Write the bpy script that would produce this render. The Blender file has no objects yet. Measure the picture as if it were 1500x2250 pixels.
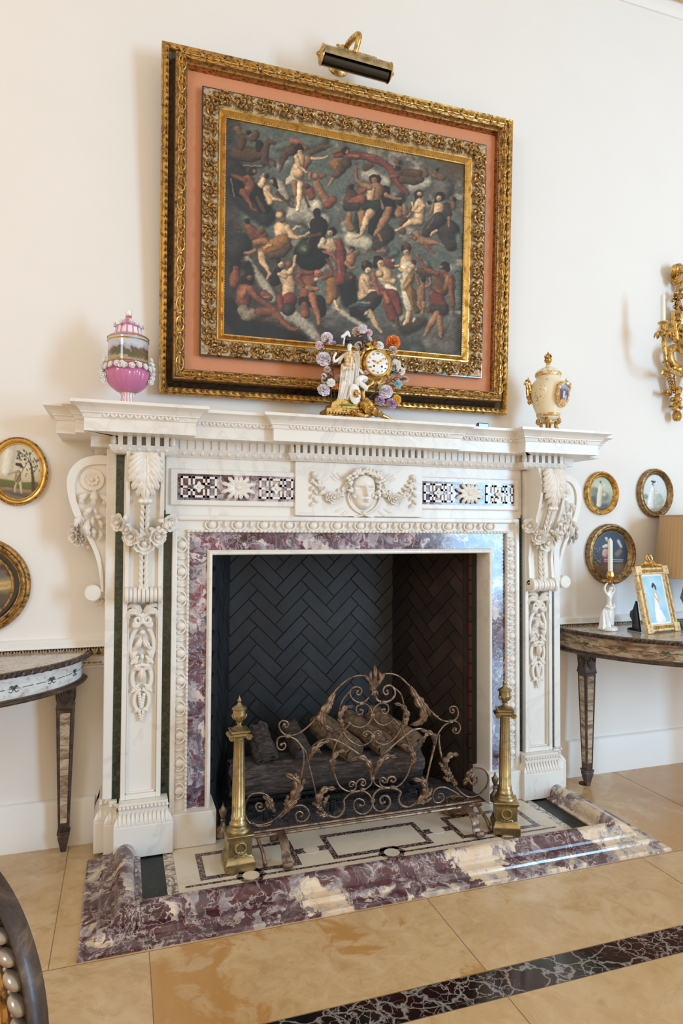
import bpy, math, random
import numpy as np
from mathutils import Vector, Matrix
PI = math.pi
SC = bpy.context.scene
COL = SC.collection
random.seed(7)

# ------------------------------------------------------------------ camera
CAM = np.array([-1.0608, -3.094, 1.36])
FPX = 1442.9                       # focal length in pixels of the 1500x2250 frame
RM = np.array([[0.94869380, -0.31615525, 0.00509187],
               [-0.01345634, -0.02427933, 0.99961465],
               [0.31590979, 0.94839674, 0.02728794]])   # rows: right, up, forward
cd = bpy.data.cameras.new('camera')
cam = bpy.data.objects.new('camera', cd)
COL.objects.link(cam)
cd.sensor_fit = 'VERTICAL'
cd.sensor_height = 36
cd.lens = FPX / 2250 * 36
cd.clip_start = 0.05
mw = Matrix(((RM[0][0], RM[1][0], -RM[2][0], CAM[0]), (RM[0][1], RM[1][1], -RM[2][1], CAM[1]),
             (RM[0][2], RM[1][2], -RM[2][2], CAM[2]), (0, 0, 0, 1)))
cam.matrix_world = mw
SC.camera = cam
SC.view_settings.view_transform = 'Standard'
SC.view_settings.look = 'None'
SC.view_settings.gamma = 1
SC.view_settings.use_curve_mapping = False
SC.view_settings.exposure = 0.0

# ------------------------------------------------------------------ light: warm room, cool daylight from windows behind
wd = bpy.data.worlds.new('world')
SC.world = wd
wd.use_nodes = True
bg = wd.node_tree.nodes['Background']
bg.inputs[0].default_value = (1.0, 0.76, 0.49, 1)
bg.inputs[1].default_value = 0.98

def area(name, loc, target, sx, sy, power, col):
    l = bpy.data.lights.new(name, 'AREA')
    l.shape = 'RECTANGLE'; l.size = sx; l.size_y = sy
    l.energy = power; l.color = col
    o = bpy.data.objects.new(name, l)
    COL.objects.link(o)
    o.location = loc
    d = Vector(target) - Vector(loc)
    o.rotation_euler = d.to_track_quat('-Z', 'Y').to_euler()
    return o
area('window_light', (4.0, -5.6, 1.85), (0.2, 0, 1.2), 1.2, 3.0, 270, (0.36, 0.68, 1.0))
area('window_light', (-3.8, -4.0, 3.2), (-0.6, 0, 1.5), 1.0, 1.6, 40, (0.7, 0.88, 1.0))

# ------------------------------------------------------------------ helpers
def W(px, py, Y):
    """pixel of the 1500x2250 frame -> point on the upright plane at depth Y"""
    r = np.array([(px - 750) / FPX, (1125 - py) / FPX, 1.0]) @ RM
    q = CAM + r * ((Y - CAM[1]) / r[1])
    return (float(q[0]), float(Y), float(q[2]))

def crop(x0, y0, s, Y):
    def f(u, v, dy=0):
        return W(x0 + u * s, y0 + v * s, Y + dy)
    return f

def cat(pts, n=8, closed=False):
    """Catmull-Rom through pts"""
    P = [np.array(p, float) for p in pts]
    if len(P) < 3:
        return [P[0] + (P[-1] - P[0]) * i / n for i in range(n + 1)]
    out = []
    m = len(P)
    segs = m if closed else m - 1
    for i in range(segs):
        if closed:
            a, b, c, d = P[(i - 1) % m], P[i], P[(i + 1) % m], P[(i + 2) % m]
        else:
            b, c = P[i], P[i + 1]
            a = P[i - 1] if i else 2 * b - c
            d = P[i + 2] if i + 2 < m else 2 * c - b
        for k in range(n):
            t = k / n
            out.append(0.5 * (2 * b + (c - a) * t + (2 * a - 5 * b + 4 * c - d) * t * t + (3 * b - a - 3 * c + d) * t ** 3))
    if not closed:
        out.append(P[-1])
    return out

def resample(P, n):
    P = np.array(P, float)
    d = np.r_[0, np.cumsum(np.linalg.norm(np.diff(P, axis=0), axis=1))]
    t = np.linspace(0, d[-1], n)
    return np.stack([np.interp(t, d, P[:, k]) for k in range(P.shape[1])], 1)

def spiral(c, r0, r1, a0, turns, n=26, Y=None):
    """flat spiral in x-z around c (x,y,z)"""
    out = []
    for i in range(n + 1):
        t = i / n
        r = r0 + (r1 - r0) * t
        a = a0 + turns * 2 * PI * t
        out.append((c[0] + r * math.cos(a), c[1], c[2] + r * math.sin(a)))
    return out

class MB:
    def __init__(s):
        s.v = []; s.f = []; s.m = []; s.cur = 0
    def add(s, vs, fs):
        o = len(s.v)
        s.v += [tuple(map(float, v)) for v in vs]
        for f in fs:
            s.f.append([i + o for i in f]); s.m.append(s.cur)
        return s
    def box(s, x0, x1, y0, y1, z0, z1):
        return s.add([(x0, y0, z0), (x1, y0, z0), (x1, y1, z0), (x0, y1, z0), (x0, y0, z1), (x1, y0, z1), (x1, y1, z1), (x0, y1, z1)],
                     [(0, 3, 2, 1), (4, 5, 6, 7), (0, 1, 5, 4), (1, 2, 6, 5), (2, 3, 7, 6), (3, 0, 4, 7)])
    def obox(s, c, ax, size):
        """oriented box: centre, three axes, sizes"""
        c = np.array(c, float); A = [np.array(a, float) for a in ax]
        vs = []
        for k in (-1, 1):
            for (i, j) in ((-1, -1), (1, -1), (1, 1), (-1, 1)):
                vs.append(c + A[0] * i * size[0] / 2 + A[1] * j * size[1] / 2 + A[2] * k * size[2] / 2)
        return s.add(vs, [(0, 3, 2, 1), (4, 5, 6, 7), (0, 1, 5, 4), (1, 2, 6, 5), (2, 3, 7, 6), (3, 0, 4, 7)])
    def lathe(s, prof, c=(0, 0, 0), n=24, ax=None, fl=None, sq=False):
        """prof [(r,z)], around z; fl(angle, r, z)->r"""
        vs = []
        A = ax
        for r, z in prof:
            for i in range(n):
                a = 2 * PI * i / n + (PI / 4 if sq else 0)
                rr = fl(a, r, z) if fl else r
                p = np.array([rr * math.cos(a), rr * math.sin(a), z])
                if A is not None:
                    p = np.array(A[0]) * p[0] + np.array(A[1]) * p[1] + np.array(A[2]) * p[2]
                vs.append((p[0] + c[0], p[1] + c[1], p[2] + c[2]))
        fs = []
        for k in range(len(prof) - 1):
            for i in range(n):
                j = (i + 1) % n
                fs.append((k * n + i, k * n + j, (k + 1) * n + j, (k + 1) * n + i))
        fs.append(tuple(range(n))[::-1])
        fs.append(tuple((len(prof) - 1) * n + i for i in range(n)))
        return s.add(vs, fs)
    def sph(s, c, r, nu=12, nv=8, ax=None):
        if not hasattr(r, '__len__'): r = (r, r, r)
        vs = []
        def P(p):
            if ax is not None:
                p = np.array(ax[0]) * p[0] + np.array(ax[1]) * p[1] + np.array(ax[2]) * p[2]
            return (p[0] + c[0], p[1] + c[1], p[2] + c[2])
        vs.append(P((0, 0, -r[2])))
        for k in range(1, nv):
            b = -PI / 2 + PI * k / nv
            for i in range(nu):
                a = 2 * PI * i / nu
                vs.append(P((r[0] * math.cos(b) * math.cos(a), r[1] * math.cos(b) * math.sin(a), r[2] * math.sin(b))))
        vs.append(P((0, 0, r[2])))
        fs = []
        for i in range(nu):
            j = (i + 1) % nu
            fs.append((0, 1 + j, 1 + i))
            for k in range(nv - 2):
                fs.append((1 + k * nu + i, 1 + k * nu + j, 1 + (k + 1) * nu + j, 1 + (k + 1) * nu + i))
            fs.append((1 + (nv - 2) * nu + i, 1 + (nv - 2) * nu + j, len(vs) - 1))
        return s.add(vs, fs)
    def tube(s, pts, r, n=8, closed=False, flat=None, nrm=None):
        """r: number or list; flat: (a,b) scale along side / normal"""
        P = np.array(pts, float)
        m = len(P)
        if not hasattr(r, '__len__'): r = [r] * m
        else: r = np.interp(np.linspace(0, 1, m), np.linspace(0, 1, len(r)), r)
        T = np.zeros_like(P)
        for i in range(m):
            a = P[(i - 1) % m] if (closed or i) else P[0]
            b = P[(i + 1) % m] if (closed or i < m - 1) else P[-1]
            d = b - a
            T[i] = d / (np.linalg.norm(d) + 1e-12)
        N = np.array(nrm, float) if nrm is not None else (np.array([0, 0, 1.]) if abs(T[0][2]) < .9 else np.array([0, 1., 0]))
        vs = []
        fl = flat or (1, 1)
        for i in range(m):
            B = np.cross(T[i], N)
            B /= np.linalg.norm(B) + 1e-12
            N2 = np.cross(B, T[i]); N2 /= np.linalg.norm(N2) + 1e-12
            if nrm is None: N = N2
            for k in range(n):
                a = 2 * PI * k / n
                vs.append(P[i] + (B * math.cos(a) * fl[0] + N2 * math.sin(a) * fl[1]) * r[i])
        fs = []
        for i in range(m if closed else m - 1):
            i2 = (i + 1) % m
            for k in range(n):
                k2 = (k + 1) % n
                fs.append((i * n + k, i * n + k2, i2 * n + k2, i2 * n + k))
        if not closed:
            fs.append(tuple(range(n))[::-1]); fs.append(tuple((m - 1) * n + k for k in range(n)))
        return s.add(vs, fs)
    def prism(s, outline, f, d0, d1):
        """outline [(u,v)], f(u,v,d)->point"""
        n = len(outline)
        vs = [f(u, v, d0) for u, v in outline] + [f(u, v, d1) for u, v in outline]
        fs = [tuple(range(n)), tuple(range(2 * n - 1, n - 1, -1))]
        for i in range(n):
            j = (i + 1) % n
            fs.append((i, i + n, j + n, j))
        return s.add(vs, fs)
    def sweep(s, plan, prof, closed=False):
        """plan [(x,y)] polyline, outward = right of travel; prof [(offset,z)], mitred"""
        P = [np.array(p, float) for p in plan]
        m = len(P)
        vs = []
        for i in range(m):
            d1 = P[i] - P[i - 1] if (i or closed) else P[1] - P[0]
            d2 = P[(i + 1) % m] - P[i] if (i < m - 1 or closed) else P[-1] - P[-2]
            d1 = d1 / np.linalg.norm(d1); d2 = d2 / np.linalg.norm(d2)
            n1 = np.array([d1[1], -d1[0]]); n2 = np.array([d2[1], -d2[0]])
            b = (n1 + n2) / (1 + n1 @ n2)
            for o, z in prof:
                vs.append((P[i][0] + b[0] * o, P[i][1] + b[1] * o, z))
        k = len(prof)
        fs = []
        for i in range(m if closed else m - 1):
            i2 = (i + 1) % m
            for j in range(k - 1):
                fs.append((i * k + j, i2 * k + j, i2 * k + j + 1, i * k + j + 1))
        if not closed:
            fs.append(tuple(range(k))[::-1]); fs.append(tuple((m - 1) * k + j for j in range(k)))
        return s.add(vs, fs)
    def grid(s, fn, nu, nv):
        vs = [fn(i / (nu - 1), j / (nv - 1)) for j in range(nv) for i in range(nu)]
        fs = [(j * nu + i, j * nu + i + 1, (j + 1) * nu + i + 1, (j + 1) * nu + i) for j in range(nv - 1) for i in range(nu - 1)]
        return s.add(vs, fs)
    def leaf(s, pts, w, nrm, lobes=5, bul=.3, serr=.4, curl=0., nu=26, nv=9, th=.12, env=None):
        """acanthus leaf: centre line pts, full width w, facing nrm"""
        P = resample(cat(pts, 8), nu)
        N0 = np.array(nrm, float); N0 /= np.linalg.norm(N0)
        top = []; bot = []
        for i in range(nu):
            sp = i / (nu - 1)
            T = P[min(i + 1, nu - 1)] - P[max(i - 1, 0)]
            T /= np.linalg.norm(T) + 1e-12
            S = np.cross(T, N0); S /= np.linalg.norm(S) + 1e-12
            Nn = np.cross(S, T)
            e = env(sp) if env else min(1, .45 + 1.6 * sp) * max(0.02, 1 - sp ** 2.2) ** .6
            lb = abs(math.sin(PI * lobes * sp + .3))
            for j in range(nv):
                t = -1 + 2 * j / (nv - 1)
                hw = w / 2 * e * (1 - serr * (1 - lb ** .7) * abs(t))
                h = w * (bul * (1 - t * t) * (.35 + .65 * e) - .10 * math.exp(-(t / .16) ** 2) + .07 * (lb - .5) * (abs(t) > .2)) + w * curl * sp ** 3
                p = P[i] + S * hw * t + Nn * h + T * w * .16 * abs(t) * lb
                top.append(p); bot.append(p - Nn * w * th)
        o = len(top)
        fs = []
        for i in range(nu - 1):
            for j in range(nv - 1):
                a = i * nv + j
                fs.append((a, a + 1, a + nv + 1, a + nv)); fs.append((a + o, a + nv + o, a + nv + 1 + o, a + 1 + o))
        rim = [i * nv for i in range(nu)] + [(nu - 1) * nv + j for j in range(1, nv)] + [i * nv + nv - 1 for i in range(nu - 2, -1, -1)] + list(range(nv - 2, 0, -1))
        for a, b in zip(rim, rim[1:] + rim[:1]):
            fs.append((a, a + o, b + o, b))
        return s.add(top + bot, fs)
    def petal(s, c, d, up, L, w, cup=.35, n=5):
        """one curled petal from c along d"""
        d = np.array(d, float); d /= np.linalg.norm(d); up = np.array(up, float)
        S = np.cross(d, up); S /= np.linalg.norm(S) + 1e-12
        U = np.cross(S, d)
        c = np.array(c, float)
        def fn(u, v):
            t = u * 2 - 1
            hw = w / 2 * math.sin(PI * (.12 + .78 * v)) ** .7
            return c + d * L * v + S * hw * t + U * (cup * L * (v ** 2 * .9 + .6 * t * t * .5) - (.0 if v < .9 else .12 * L))
        return s.grid(fn, n, n)
    def rose(s, c, nrm, r, rings=3, rnd=random):
        nrm = np.array(nrm, float); nrm /= np.linalg.norm(nrm)
        a = np.cross(nrm, (0, 0, 1.) if abs(nrm[2]) < .9 else (1., 0, 0)); a /= np.linalg.norm(a)
        b = np.cross(nrm, a)
        c = np.array(c, float)
        s.sph(c + nrm * r * .35, (r * .32, r * .32, r * .38), 8, 6, ax=(a, b, nrm))
        for k in range(rings):
            m = 4 + k
            ph = rnd.random() * 6
            tilt = .95 - .42 * k
            for i in range(m):
                an = ph + 2 * PI * i / m
                o = a * math.cos(an) + b * math.sin(an)
                d = o * math.cos(tilt) + nrm * math.sin(tilt)
                s.petal(c + o * r * .1 * k + nrm * r * (.12 - .04 * k), d, nrm - o * .2, r * (.6 + .18 * k), r * (.75 + .2 * k), cup=.32, n=5)
        return s
    def build(s, name, mats, parent=None, smooth=True, ang=.7, bevel=0, seg=2, sub=0, local=False):
        me = bpy.data.meshes.new(name)
        org = np.zeros(3)
        if parent is not None and not local:
            org = np.array(ORG.get(parent.name, (0, 0, 0)), float)
        vv = [(v[0] - org[0], v[1] - org[1], v[2] - org[2]) for v in s.v]
        me.from_pydata(vv, [], s.f)
        if not isinstance(mats, (list, tuple)): mats = [mats]
        for m in mats: me.materials.append(m)
        if len(mats) > 1: me.polygons.foreach_set('material_index', s.m)
        me.validate(); me.update()
        if smooth:
            me.shade_smooth(); me.set_sharp_from_angle(angle=ang)
        o = bpy.data.objects.new(name, me)
        COL.objects.link(o)
        if parent is not None:
            o.parent = parent
            ORG[o.name] = ORG.get(parent.name, (0, 0, 0))
        if bevel:
            b = o.modifiers.new('bevel', 'BEVEL'); b.width = bevel; b.segments = seg; b.limit_method = 'ANGLE'; b.angle_limit = .6
        if sub:
            b = o.modifiers.new('sub', 'SUBSURF'); b.levels = sub; b.render_levels = sub
        return o
ORG = {}

def thing(name, label, cat_, loc=(0, 0, 0), rz=0, group=None, local=False):
    o = bpy.data.objects.new(name, None)
    o.empty_display_size = .1
    COL.objects.link(o)
    o.location = loc; o.rotation_euler = (0, 0, rz)
    o['label'] = label; o['category'] = cat_
    if group: o['group'] = group
    ORG[o.name] = (0, 0, 0) if local else tuple(loc)
    return o
def tag(o, label, cat_, group=None):
    o['label'] = label; o['category'] = cat_
    if group: o['group'] = group
    return o
def struct(o):
    o['kind'] = 'structure'
    return o
def lab(o, t):
    o['label'] = t
    return o
def dup(root, loc, rz, label, group=None):
    r = root.copy(); COL.objects.link(r); r.location = loc; r.rotation_euler = (0, 0, rz)
    r['label'] = label
    if group: r['group'] = group
    for ch in list(root.children):
        c = ch.copy(); COL.objects.link(c); c.parent = r
        for g in ch.children:
            d = g.copy(); COL.objects.link(d); d.parent = c
    return r
def circ(c, r, n=32, ax=((1, 0, 0), (0, 0, 1)), ry=None):
    a0, a1 = np.array(ax[0], float), np.array(ax[1], float)
    return [np.array(c, float) + a0 * r * math.cos(2 * PI * i / n) + a1 * (ry or r) * math.sin(2 * PI * i / n) for i in range(n)]

# ------------------------------------------------------------------ materials
def srgb(r, g, b):
    f = lambda c: ((c / 255 + .055) / 1.055) ** 2.4 if c / 255 > .04045 else c / 255 / 12.92
    return (f(r), f(g), f(b), 1)
class NT:
    def __init__(s, name, rough=.5, metal=0, coat=0, spec=.5):
        s.mat = bpy.data.materials.new(name); s.mat.use_nodes = True
        s.nt = s.mat.node_tree; s.b = s.nt.nodes['Principled BSDF']
        s.b.inputs['Roughness'].default_value = rough; s.b.inputs['Metallic'].default_value = metal
        s.b.inputs['Coat Weight'].default_value = coat; s.b.inputs['Coat Roughness'].default_value = .08
        s.b.inputs['Specular IOR Level'].default_value = spec
        s.co = s.n('ShaderNodeTexCoord').outputs['Object']
    def n(s, t, **k):
        x = s.nt.nodes.new(t)
        for a, b in k.items(): setattr(x, a, b)
        return x
    def l(s, a, b): s.nt.links.new(a, b)
    def noise(s, scale, det=4, dist=0, rough=.55, vec=None, out='Fac'):
        x = s.n('ShaderNodeTexNoise'); x.inputs['Scale'].default_value = scale; x.inputs['Detail'].default_value = det
        x.inputs['Distortion'].default_value = dist; x.inputs['Roughness'].default_value = rough
        s.l(vec or s.co, x.inputs['Vector']); return x.outputs[out]
    def warp(s, scale, amt, vec=None):
        nn = s.noise(scale, 4, vec=vec, out='Color')
        m = s.n('ShaderNodeVectorMath', operation='SUBTRACT'); s.l(nn, m.inputs[0]); m.inputs[1].default_value = (.5, .5, .5)
        m2 = s.n('ShaderNodeVectorMath', operation='SCALE'); s.l(m.outputs[0], m2.inputs[0]); m2.inputs['Scale'].default_value = amt
        m3 = s.n('ShaderNodeVectorMath', operation='ADD'); s.l(vec or s.co, m3.inputs[0]); s.l(m2.outputs[0], m3.inputs[1]); return m3.outputs[0]
    def vor(s, scale, vec=None, feat='F1', out='Distance'):
        x = s.n('ShaderNodeTexVoronoi', feature=feat); x.inputs['Scale'].default_value = scale
        s.l(vec or s.co, x.inputs['Vector']); return x.outputs[out]
    def ramp(s, fac, stops, interp='LINEAR'):
        x = s.n('ShaderNodeValToRGB'); x.color_ramp.interpolation = interp
        e = x.color_ramp.elements
        while len(e) < len(stops): e.new(.5)
        for i, (p, c) in enumerate(stops):
            e[i].position = p
            e[i].color = c if hasattr(c, '__len__') else (c, c, c, 1)
        s.l(fac, x.inputs[0]); return x.outputs[0]
    def mix(s, f, a, b, mode='MIX'):
        x = s.n('ShaderNodeMix', data_type='RGBA', blend_type=mode)
        if hasattr(f, 'links') or hasattr(f, 'is_linked'): s.l(f, x.inputs[0])
        else: x.inputs[0].default_value = f
        for v, i in ((a, 6), (b, 7)):
            if hasattr(v, 'is_linked'): s.l(v, x.inputs[i])
            else: x.inputs[i].default_value = v
        return x.outputs[2]
    def col(s, c):
        if hasattr(c, 'is_linked'): s.l(c, s.b.inputs['Base Color'])
        else: s.b.inputs['Base Color'].default_value = c
        return s
    def rough(s, c): s.l(c, s.b.inputs['Roughness']); return s
    def bump(s, h, st=.3, d=.002):
        x = s.n('ShaderNodeBump'); x.inputs['Strength'].default_value = st; x.inputs['Distance'].default_value = d
        s.l(h, x.inputs['Height']); s.l(x.outputs[0], s.b.inputs['Normal']); return s
    def math(s, op, a, b=0.):
        x = s.n('ShaderNodeMath', operation=op)
        for v, i in ((a, 0), (b, 1)):
            if hasattr(v, 'is_linked'): s.l(v, x.inputs[i])
            else: x.inputs[i].default_value = v
        return x.outputs[0]
def plain(name, c, rough=.5, metal=0, coat=0, spec=.5, var=.12, sc=30, bump=0):
    m = NT(name, rough, metal, coat, spec)
    nz = m.noise(sc, 4)
    dk = tuple(x * (1 - var * 2) for x in c[:3]) + (1,); lt = tuple(min(1, x * (1 + var)) for x in c[:3]) + (1,)
    m.col(m.ramp(nz, [(.3, dk), (.7, lt)]))
    if bump: m.bump(nz, bump, .003)
    return m.mat
def marble(name, base, vein, scale=2.5, rough=.32, amount=.06, warmth=None):
    m = NT(name, rough, 0, 0, .5)
    v = m.warp(1.3, .8)
    n1 = m.noise(scale, 6, 1.2, .6, vec=v)
    a = m.ramp(n1, [(.42, base), (.5 - .02, tuple(b * .6 + c * .4 for b, c in zip(base, vein))), (.50, vein), (.53, base)])
    n2 = m.noise(scale * .5, 3, .5)
    c2 = tuple(x * .94 for x in base[:3]) + (1,)
    b = m.ramp(n2, [(.35, base), (.7, c2)])
    m.col(m.mix(amount * 5, b, a))
    return m.mat
def breccia(name, pal, vein, s1=14, s2=34, warp=.06, bias=0., rough=.16, grad=0, fs=24):
    """broken clasts of a palette (position, colour) with ragged pale veins"""
    m = NT(name, rough, 0, .2, .5)
    v = m.warp(5, warp); v2 = m.warp(28, warp * .5, vec=v)
    sep = m.n('ShaderNodeSeparateColor'); m.l(m.vor(s1, v2, out='Color'), sep.inputs[0])
    sep2 = m.n('ShaderNodeSeparateColor'); m.l(m.vor(s2, v2, out='Color'), sep2.inputs[0])
    big = m.noise(2.6, 5, 1.4, .6, vec=v)
    f = m.math('ADD', m.math('MULTIPLY', sep.outputs[0], .34), m.math('MULTIPLY', big, .80))
    f = m.math('ADD', f, m.math('MULTIPLY', sep2.outputs[1], .22))
    if grad:
        sx = m.n('ShaderNodeSeparateXYZ'); m.l(m.co, sx.inputs[0])
        f = m.math('ADD', f, m.math('MULTIPLY', sx.outputs[0], grad))
    f = m.math('ADD', f, bias)
    base = m.ramp(f, pal)
    fine = m.noise(fs, 7, 1.2, .68, vec=v)
    base = m.mix(m.ramp(fine, [(.52, 0.), (.76, .28)]), base, vein)
    base = m.mix(m.ramp(fine, [(.30, .55), (.44, 0.)]), base, pal[0][1])
    r1 = m.ramp(m.noise(s1 * 1.1, 6, 1.2, .6, vec=v), [(.478, 0.), (.497, .6), (.514, 0.)])
    e2 = m.ramp(m.vor(s2, v2, 'DISTANCE_TO_EDGE'), [(0, .7), (.05, 0.)])
    msk = m.ramp(m.noise(5, 3, vec=v), [(.50, 0.), (.62, 1.)])
    base = m.mix(r1, base, vein)
    base = m.mix(m.math('MULTIPLY', e2, msk), base, vein)
    m.col(base)
    return m.mat
M = {}
M['marble'] = marble('white_marble', srgb(236, 231, 224), srgb(196, 190, 186), 2.2, .34, .07)
M['carve'] = marble('carved_marble', srgb(236, 230, 221), srgb(215, 206, 196), 2.2, .42, .04)
M['slab'] = marble('cream_inlay_marble', srgb(226, 215, 198), srgb(196, 182, 160), 3, .2, .06)
g = NT('green_marble', .16, 0, .3)
v = g.warp(20, .03)
c = g.ramp(g.noise(38, 6, 1.5, .7, vec=v), [(.36, srgb(18, 24, 26)), (.5, srgb(42, 56, 48)), (.62, srgb(66, 84, 66)), (.74, srgb(20, 30, 30))])
sp = g.ramp(g.vor(42, v), [(.0, 1.), (.055, 1.), (.085, 0.)])
g.col(g.mix(g.math('MULTIPLY', sp, g.ramp(g.noise(14, 2), [(.55, 0.), (.62, .8)])), c, srgb(200, 208, 190)))
M['green'] = g.mat
g = NT('black_green_marble', .3, 0, 0, .25)
v = g.warp(20, .02)
c = g.ramp(g.noise(30, 5, 1, .7, vec=v), [(.4, srgb(14, 17, 18)), (.7, srgb(34, 42, 40))])
sp = g.ramp(g.vor(50, v), [(.0, 1.), (.06, 1.), (.1, 0.)])
g.col(g.mix(g.math('MULTIPLY', sp, g.ramp(g.noise(12, 2), [(.5, 0.), (.6, .8)])), c, srgb(170, 180, 175)))
M['black'] = g.mat
M['breccia'] = breccia('violet_breccia', [(.40, srgb(62, 26, 36)), (.50, srgb(96, 50, 66)), (.56, srgb(84, 88, 106)), (.64, srgb(112, 72, 88)), (.72, srgb(150, 144, 154)), (.80, srgb(214, 200, 194)), (.90, srgb(120, 60, 78))], srgb(206, 204, 210), 11, 34, .16, -.07)
M['curb'] = breccia('hearth_breccia', [(.40, srgb(58, 24, 32)), (.54, srgb(84, 42, 50)), (.62, srgb(96, 78, 82)), (.69, srgb(92, 50, 58)), (.77, srgb(150, 140, 142)), (.86, srgb(226, 206, 178)), (1.0, srgb(214, 184, 154))], srgb(220, 208, 200), 6, 15, .22, .01, .14, .085, 13)
g = NT('veined_cream_marble', .2, 0, .2)
v = g.warp(12, .08)
e = g.ramp(g.vor(17, v, 'DISTANCE_TO_EDGE'), [(0, 1.), (.035, .6), (.08, 0.)])
e2 = g.ramp(g.noise(22, 5, 2, .7), [(.48, 0.), (.53, .8), (.57, 0.)])
g.col(g.mix(g.math('MAXIMUM', e, e2), srgb(222, 208, 188), srgb(70, 50, 48)))
M['veined'] = g.mat
g = NT('dark_inlay_marble', .2, 0, .2)
e = g.ramp(g.vor(60, g.warp(20, .05), 'DISTANCE_TO_EDGE'), [(0, 1.), (.05, .3), (.1, 0.)])
g.col(g.mix(e, srgb(62, 42, 44), srgb(190, 175, 162)))
M['darkinlay'] = g.mat

def gold(name, hi, lo, rough=.3, sc=40, metal=1, bump=.15):
    m = NT(name, rough, metal)
    nz = m.noise(sc, 5, .4, .65)
    m.col(m.ramp(nz, [(.32, lo), (.55, hi)]))
    m.rough(m.ramp(nz, [(.3, rough + .25), (.6, rough)]))
    m.bump(nz, bump, .001)
    return m.mat
M['gold'] = gold('gilt_wood', srgb(216, 172, 98), srgb(112, 78, 40), .36)
M['goldbright'] = gold('bright_gilt', srgb(232, 192, 112), srgb(176, 130, 62), .26, 25)
M['golddark'] = gold('antique_gilt', srgb(190, 150, 96), srgb(66, 48, 32), .4, 60)
M['goldwash'] = gold('washed_gilt', srgb(196, 172, 134), srgb(118, 94, 70), .5, 70, .3)
M['ormolu'] = gold('gilt_bronze', srgb(220, 180, 108), srgb(96, 68, 34), .26, 60)
M['brass'] = gold('aged_brass', srgb(188, 168, 124), srgb(126, 108, 76), .3, 18, .95, .05)
M['bronze'] = gold('bronzed_iron', srgb(150, 126, 106), srgb(84, 68, 58), .42, 40, .85)
M['iron'] = gold('black_iron', srgb(48, 46, 46), srgb(20, 18, 18), .5, 40, .6)
M['lacquer'] = plain('black_lacquer', srgb(16, 16, 20), .12, 0, .6)
M['linen'] = NT('orange_linen', .85)
g = M['linen']
w1 = g.n('ShaderNodeTexWave', bands_direction='X'); w1.inputs['Scale'].default_value = 110; w1.inputs['Distortion'].default_value = 1.5; g.l(g.co, w1.inputs[0])
w2 = g.n('ShaderNodeTexWave', bands_direction='Z'); w2.inputs['Scale'].default_value = 110; w2.inputs['Distortion'].default_value = 1.5; g.l(g.co, w2.inputs[0])
x = g.math('ADD', w1.outputs[1], w2.outputs[1])
g.col(g.ramp(g.math('MULTIPLY', x, .5), [(.2, srgb(206, 134, 96)), (.8, srgb(226, 156, 116))])); g.bump(x, .25, .001)
M['linen'] = g.mat
M['porcelain'] = plain('white_porcelain', srgb(238, 236, 234), .12, 0, .5, var=.02)
M['paint'] = plain('wall_paint', srgb(236, 231, 226), .75, spec=.25, var=.008, sc=3)
M['trimpaint'] = plain('trim_paint', srgb(238, 235, 231), .4, var=.008, sc=4)
M['candle'] = plain('candle_wax', srgb(240, 238, 226), .35, var=.02)
M['goldbrown'] = gold('brown_gilt', srgb(166, 134, 92), srgb(62, 48, 36), .4, 50, .9)
M['creamgilt'] = gold('cream_gilt', srgb(236, 218, 176), srgb(186, 138, 70), .35, 50, .45)

# ------------------------------------------------------------------ room shell
FIREBOX = (-.66, .66, -.06, 1.30)
mb = MB()
# wall behind the chimneypiece, left open where the firebox goes in
T_ = .18
xs = [-4.6, -.70, .70, 5.4]
mb.box(-4.6, -.72, 0, T_, 0, 4.53); mb.box(.72, 5.4, 0, T_, 0, 4.53); mb.box(-.72, .72, 0, T_, 1.30, 4.53)
struct(mb.build('wall_back', M['paint'], smooth=False))

g = NT('travertine', .2, 0, .15)
tone = g.n('ShaderNodeVertexColor', layer_name='tone').outputs[0]
sc_ = g.n('ShaderNodeMapping'); g.l(g.co, sc_.inputs[0])
n1 = g.noise(1.6, 6, .8, .6); n2 = g.noise(9, 8, .6, .72, vec=g.warp(3, .25)); n3 = g.noise(34, 5, .3, .7)
base = g.ramp(n2, [(.32, srgb(180, 146, 106)), (.5, srgb(206, 178, 140)), (.68, srgb(222, 200, 170))])
och = g.ramp(g.math('ADD', g.math('MULTIPLY', n1, .75), g.math('MULTIPLY', n2, .4)), [(.555, 0.), (.60, .9)])
sep = g.n('ShaderNodeSeparateColor'); g.l(tone, sep.inputs[0])
base = g.mix(g.math('MULTIPLY', och, sep.outputs[0]), base, srgb(176, 120, 54))
base = g.mix(g.ramp(n3, [(.66, 0.), (.74, .5)]), base, srgb(142, 106, 70))
base = g.mix(.35, base, tone2 := g.mix(sep.outputs[1], srgb(206, 178, 140), srgb(214, 172, 104)), 'MULTIPLY') if False else base
warm = g.mix(sep.outputs[1], base, g.mix(.55, base, srgb(206, 166, 106)))
g.col(warm)
M['travertine'] = g.mat
g = NT('dark_band_marble', .1, 0, .4)
v = g.warp(8, .12)
e = g.ramp(g.vor(11, v, 'DISTANCE_TO_EDGE'), [(0, 1.), (.02, .6), (.045, 0.)])
e2 = g.ramp(g.vor(30, g.warp(20, .06), 'DISTANCE_TO_EDGE'), [(0, .8), (.05, 0.)])
msk = g.ramp(g.noise(5, 3), [(.46, 0.), (.6, 1.)])
bc = g.ramp(g.noise(3.5, 3), [(.42, srgb(46, 20, 20)), (.56, srgb(24, 24, 24)), (.7, srgb(46, 50, 48))])
g.col(g.mix(g.math('MAXIMUM', g.math('MULTIPLY', e, .6), g.math('MULTIPLY', e2, msk)), bc, srgb(190, 182, 172)))
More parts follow.
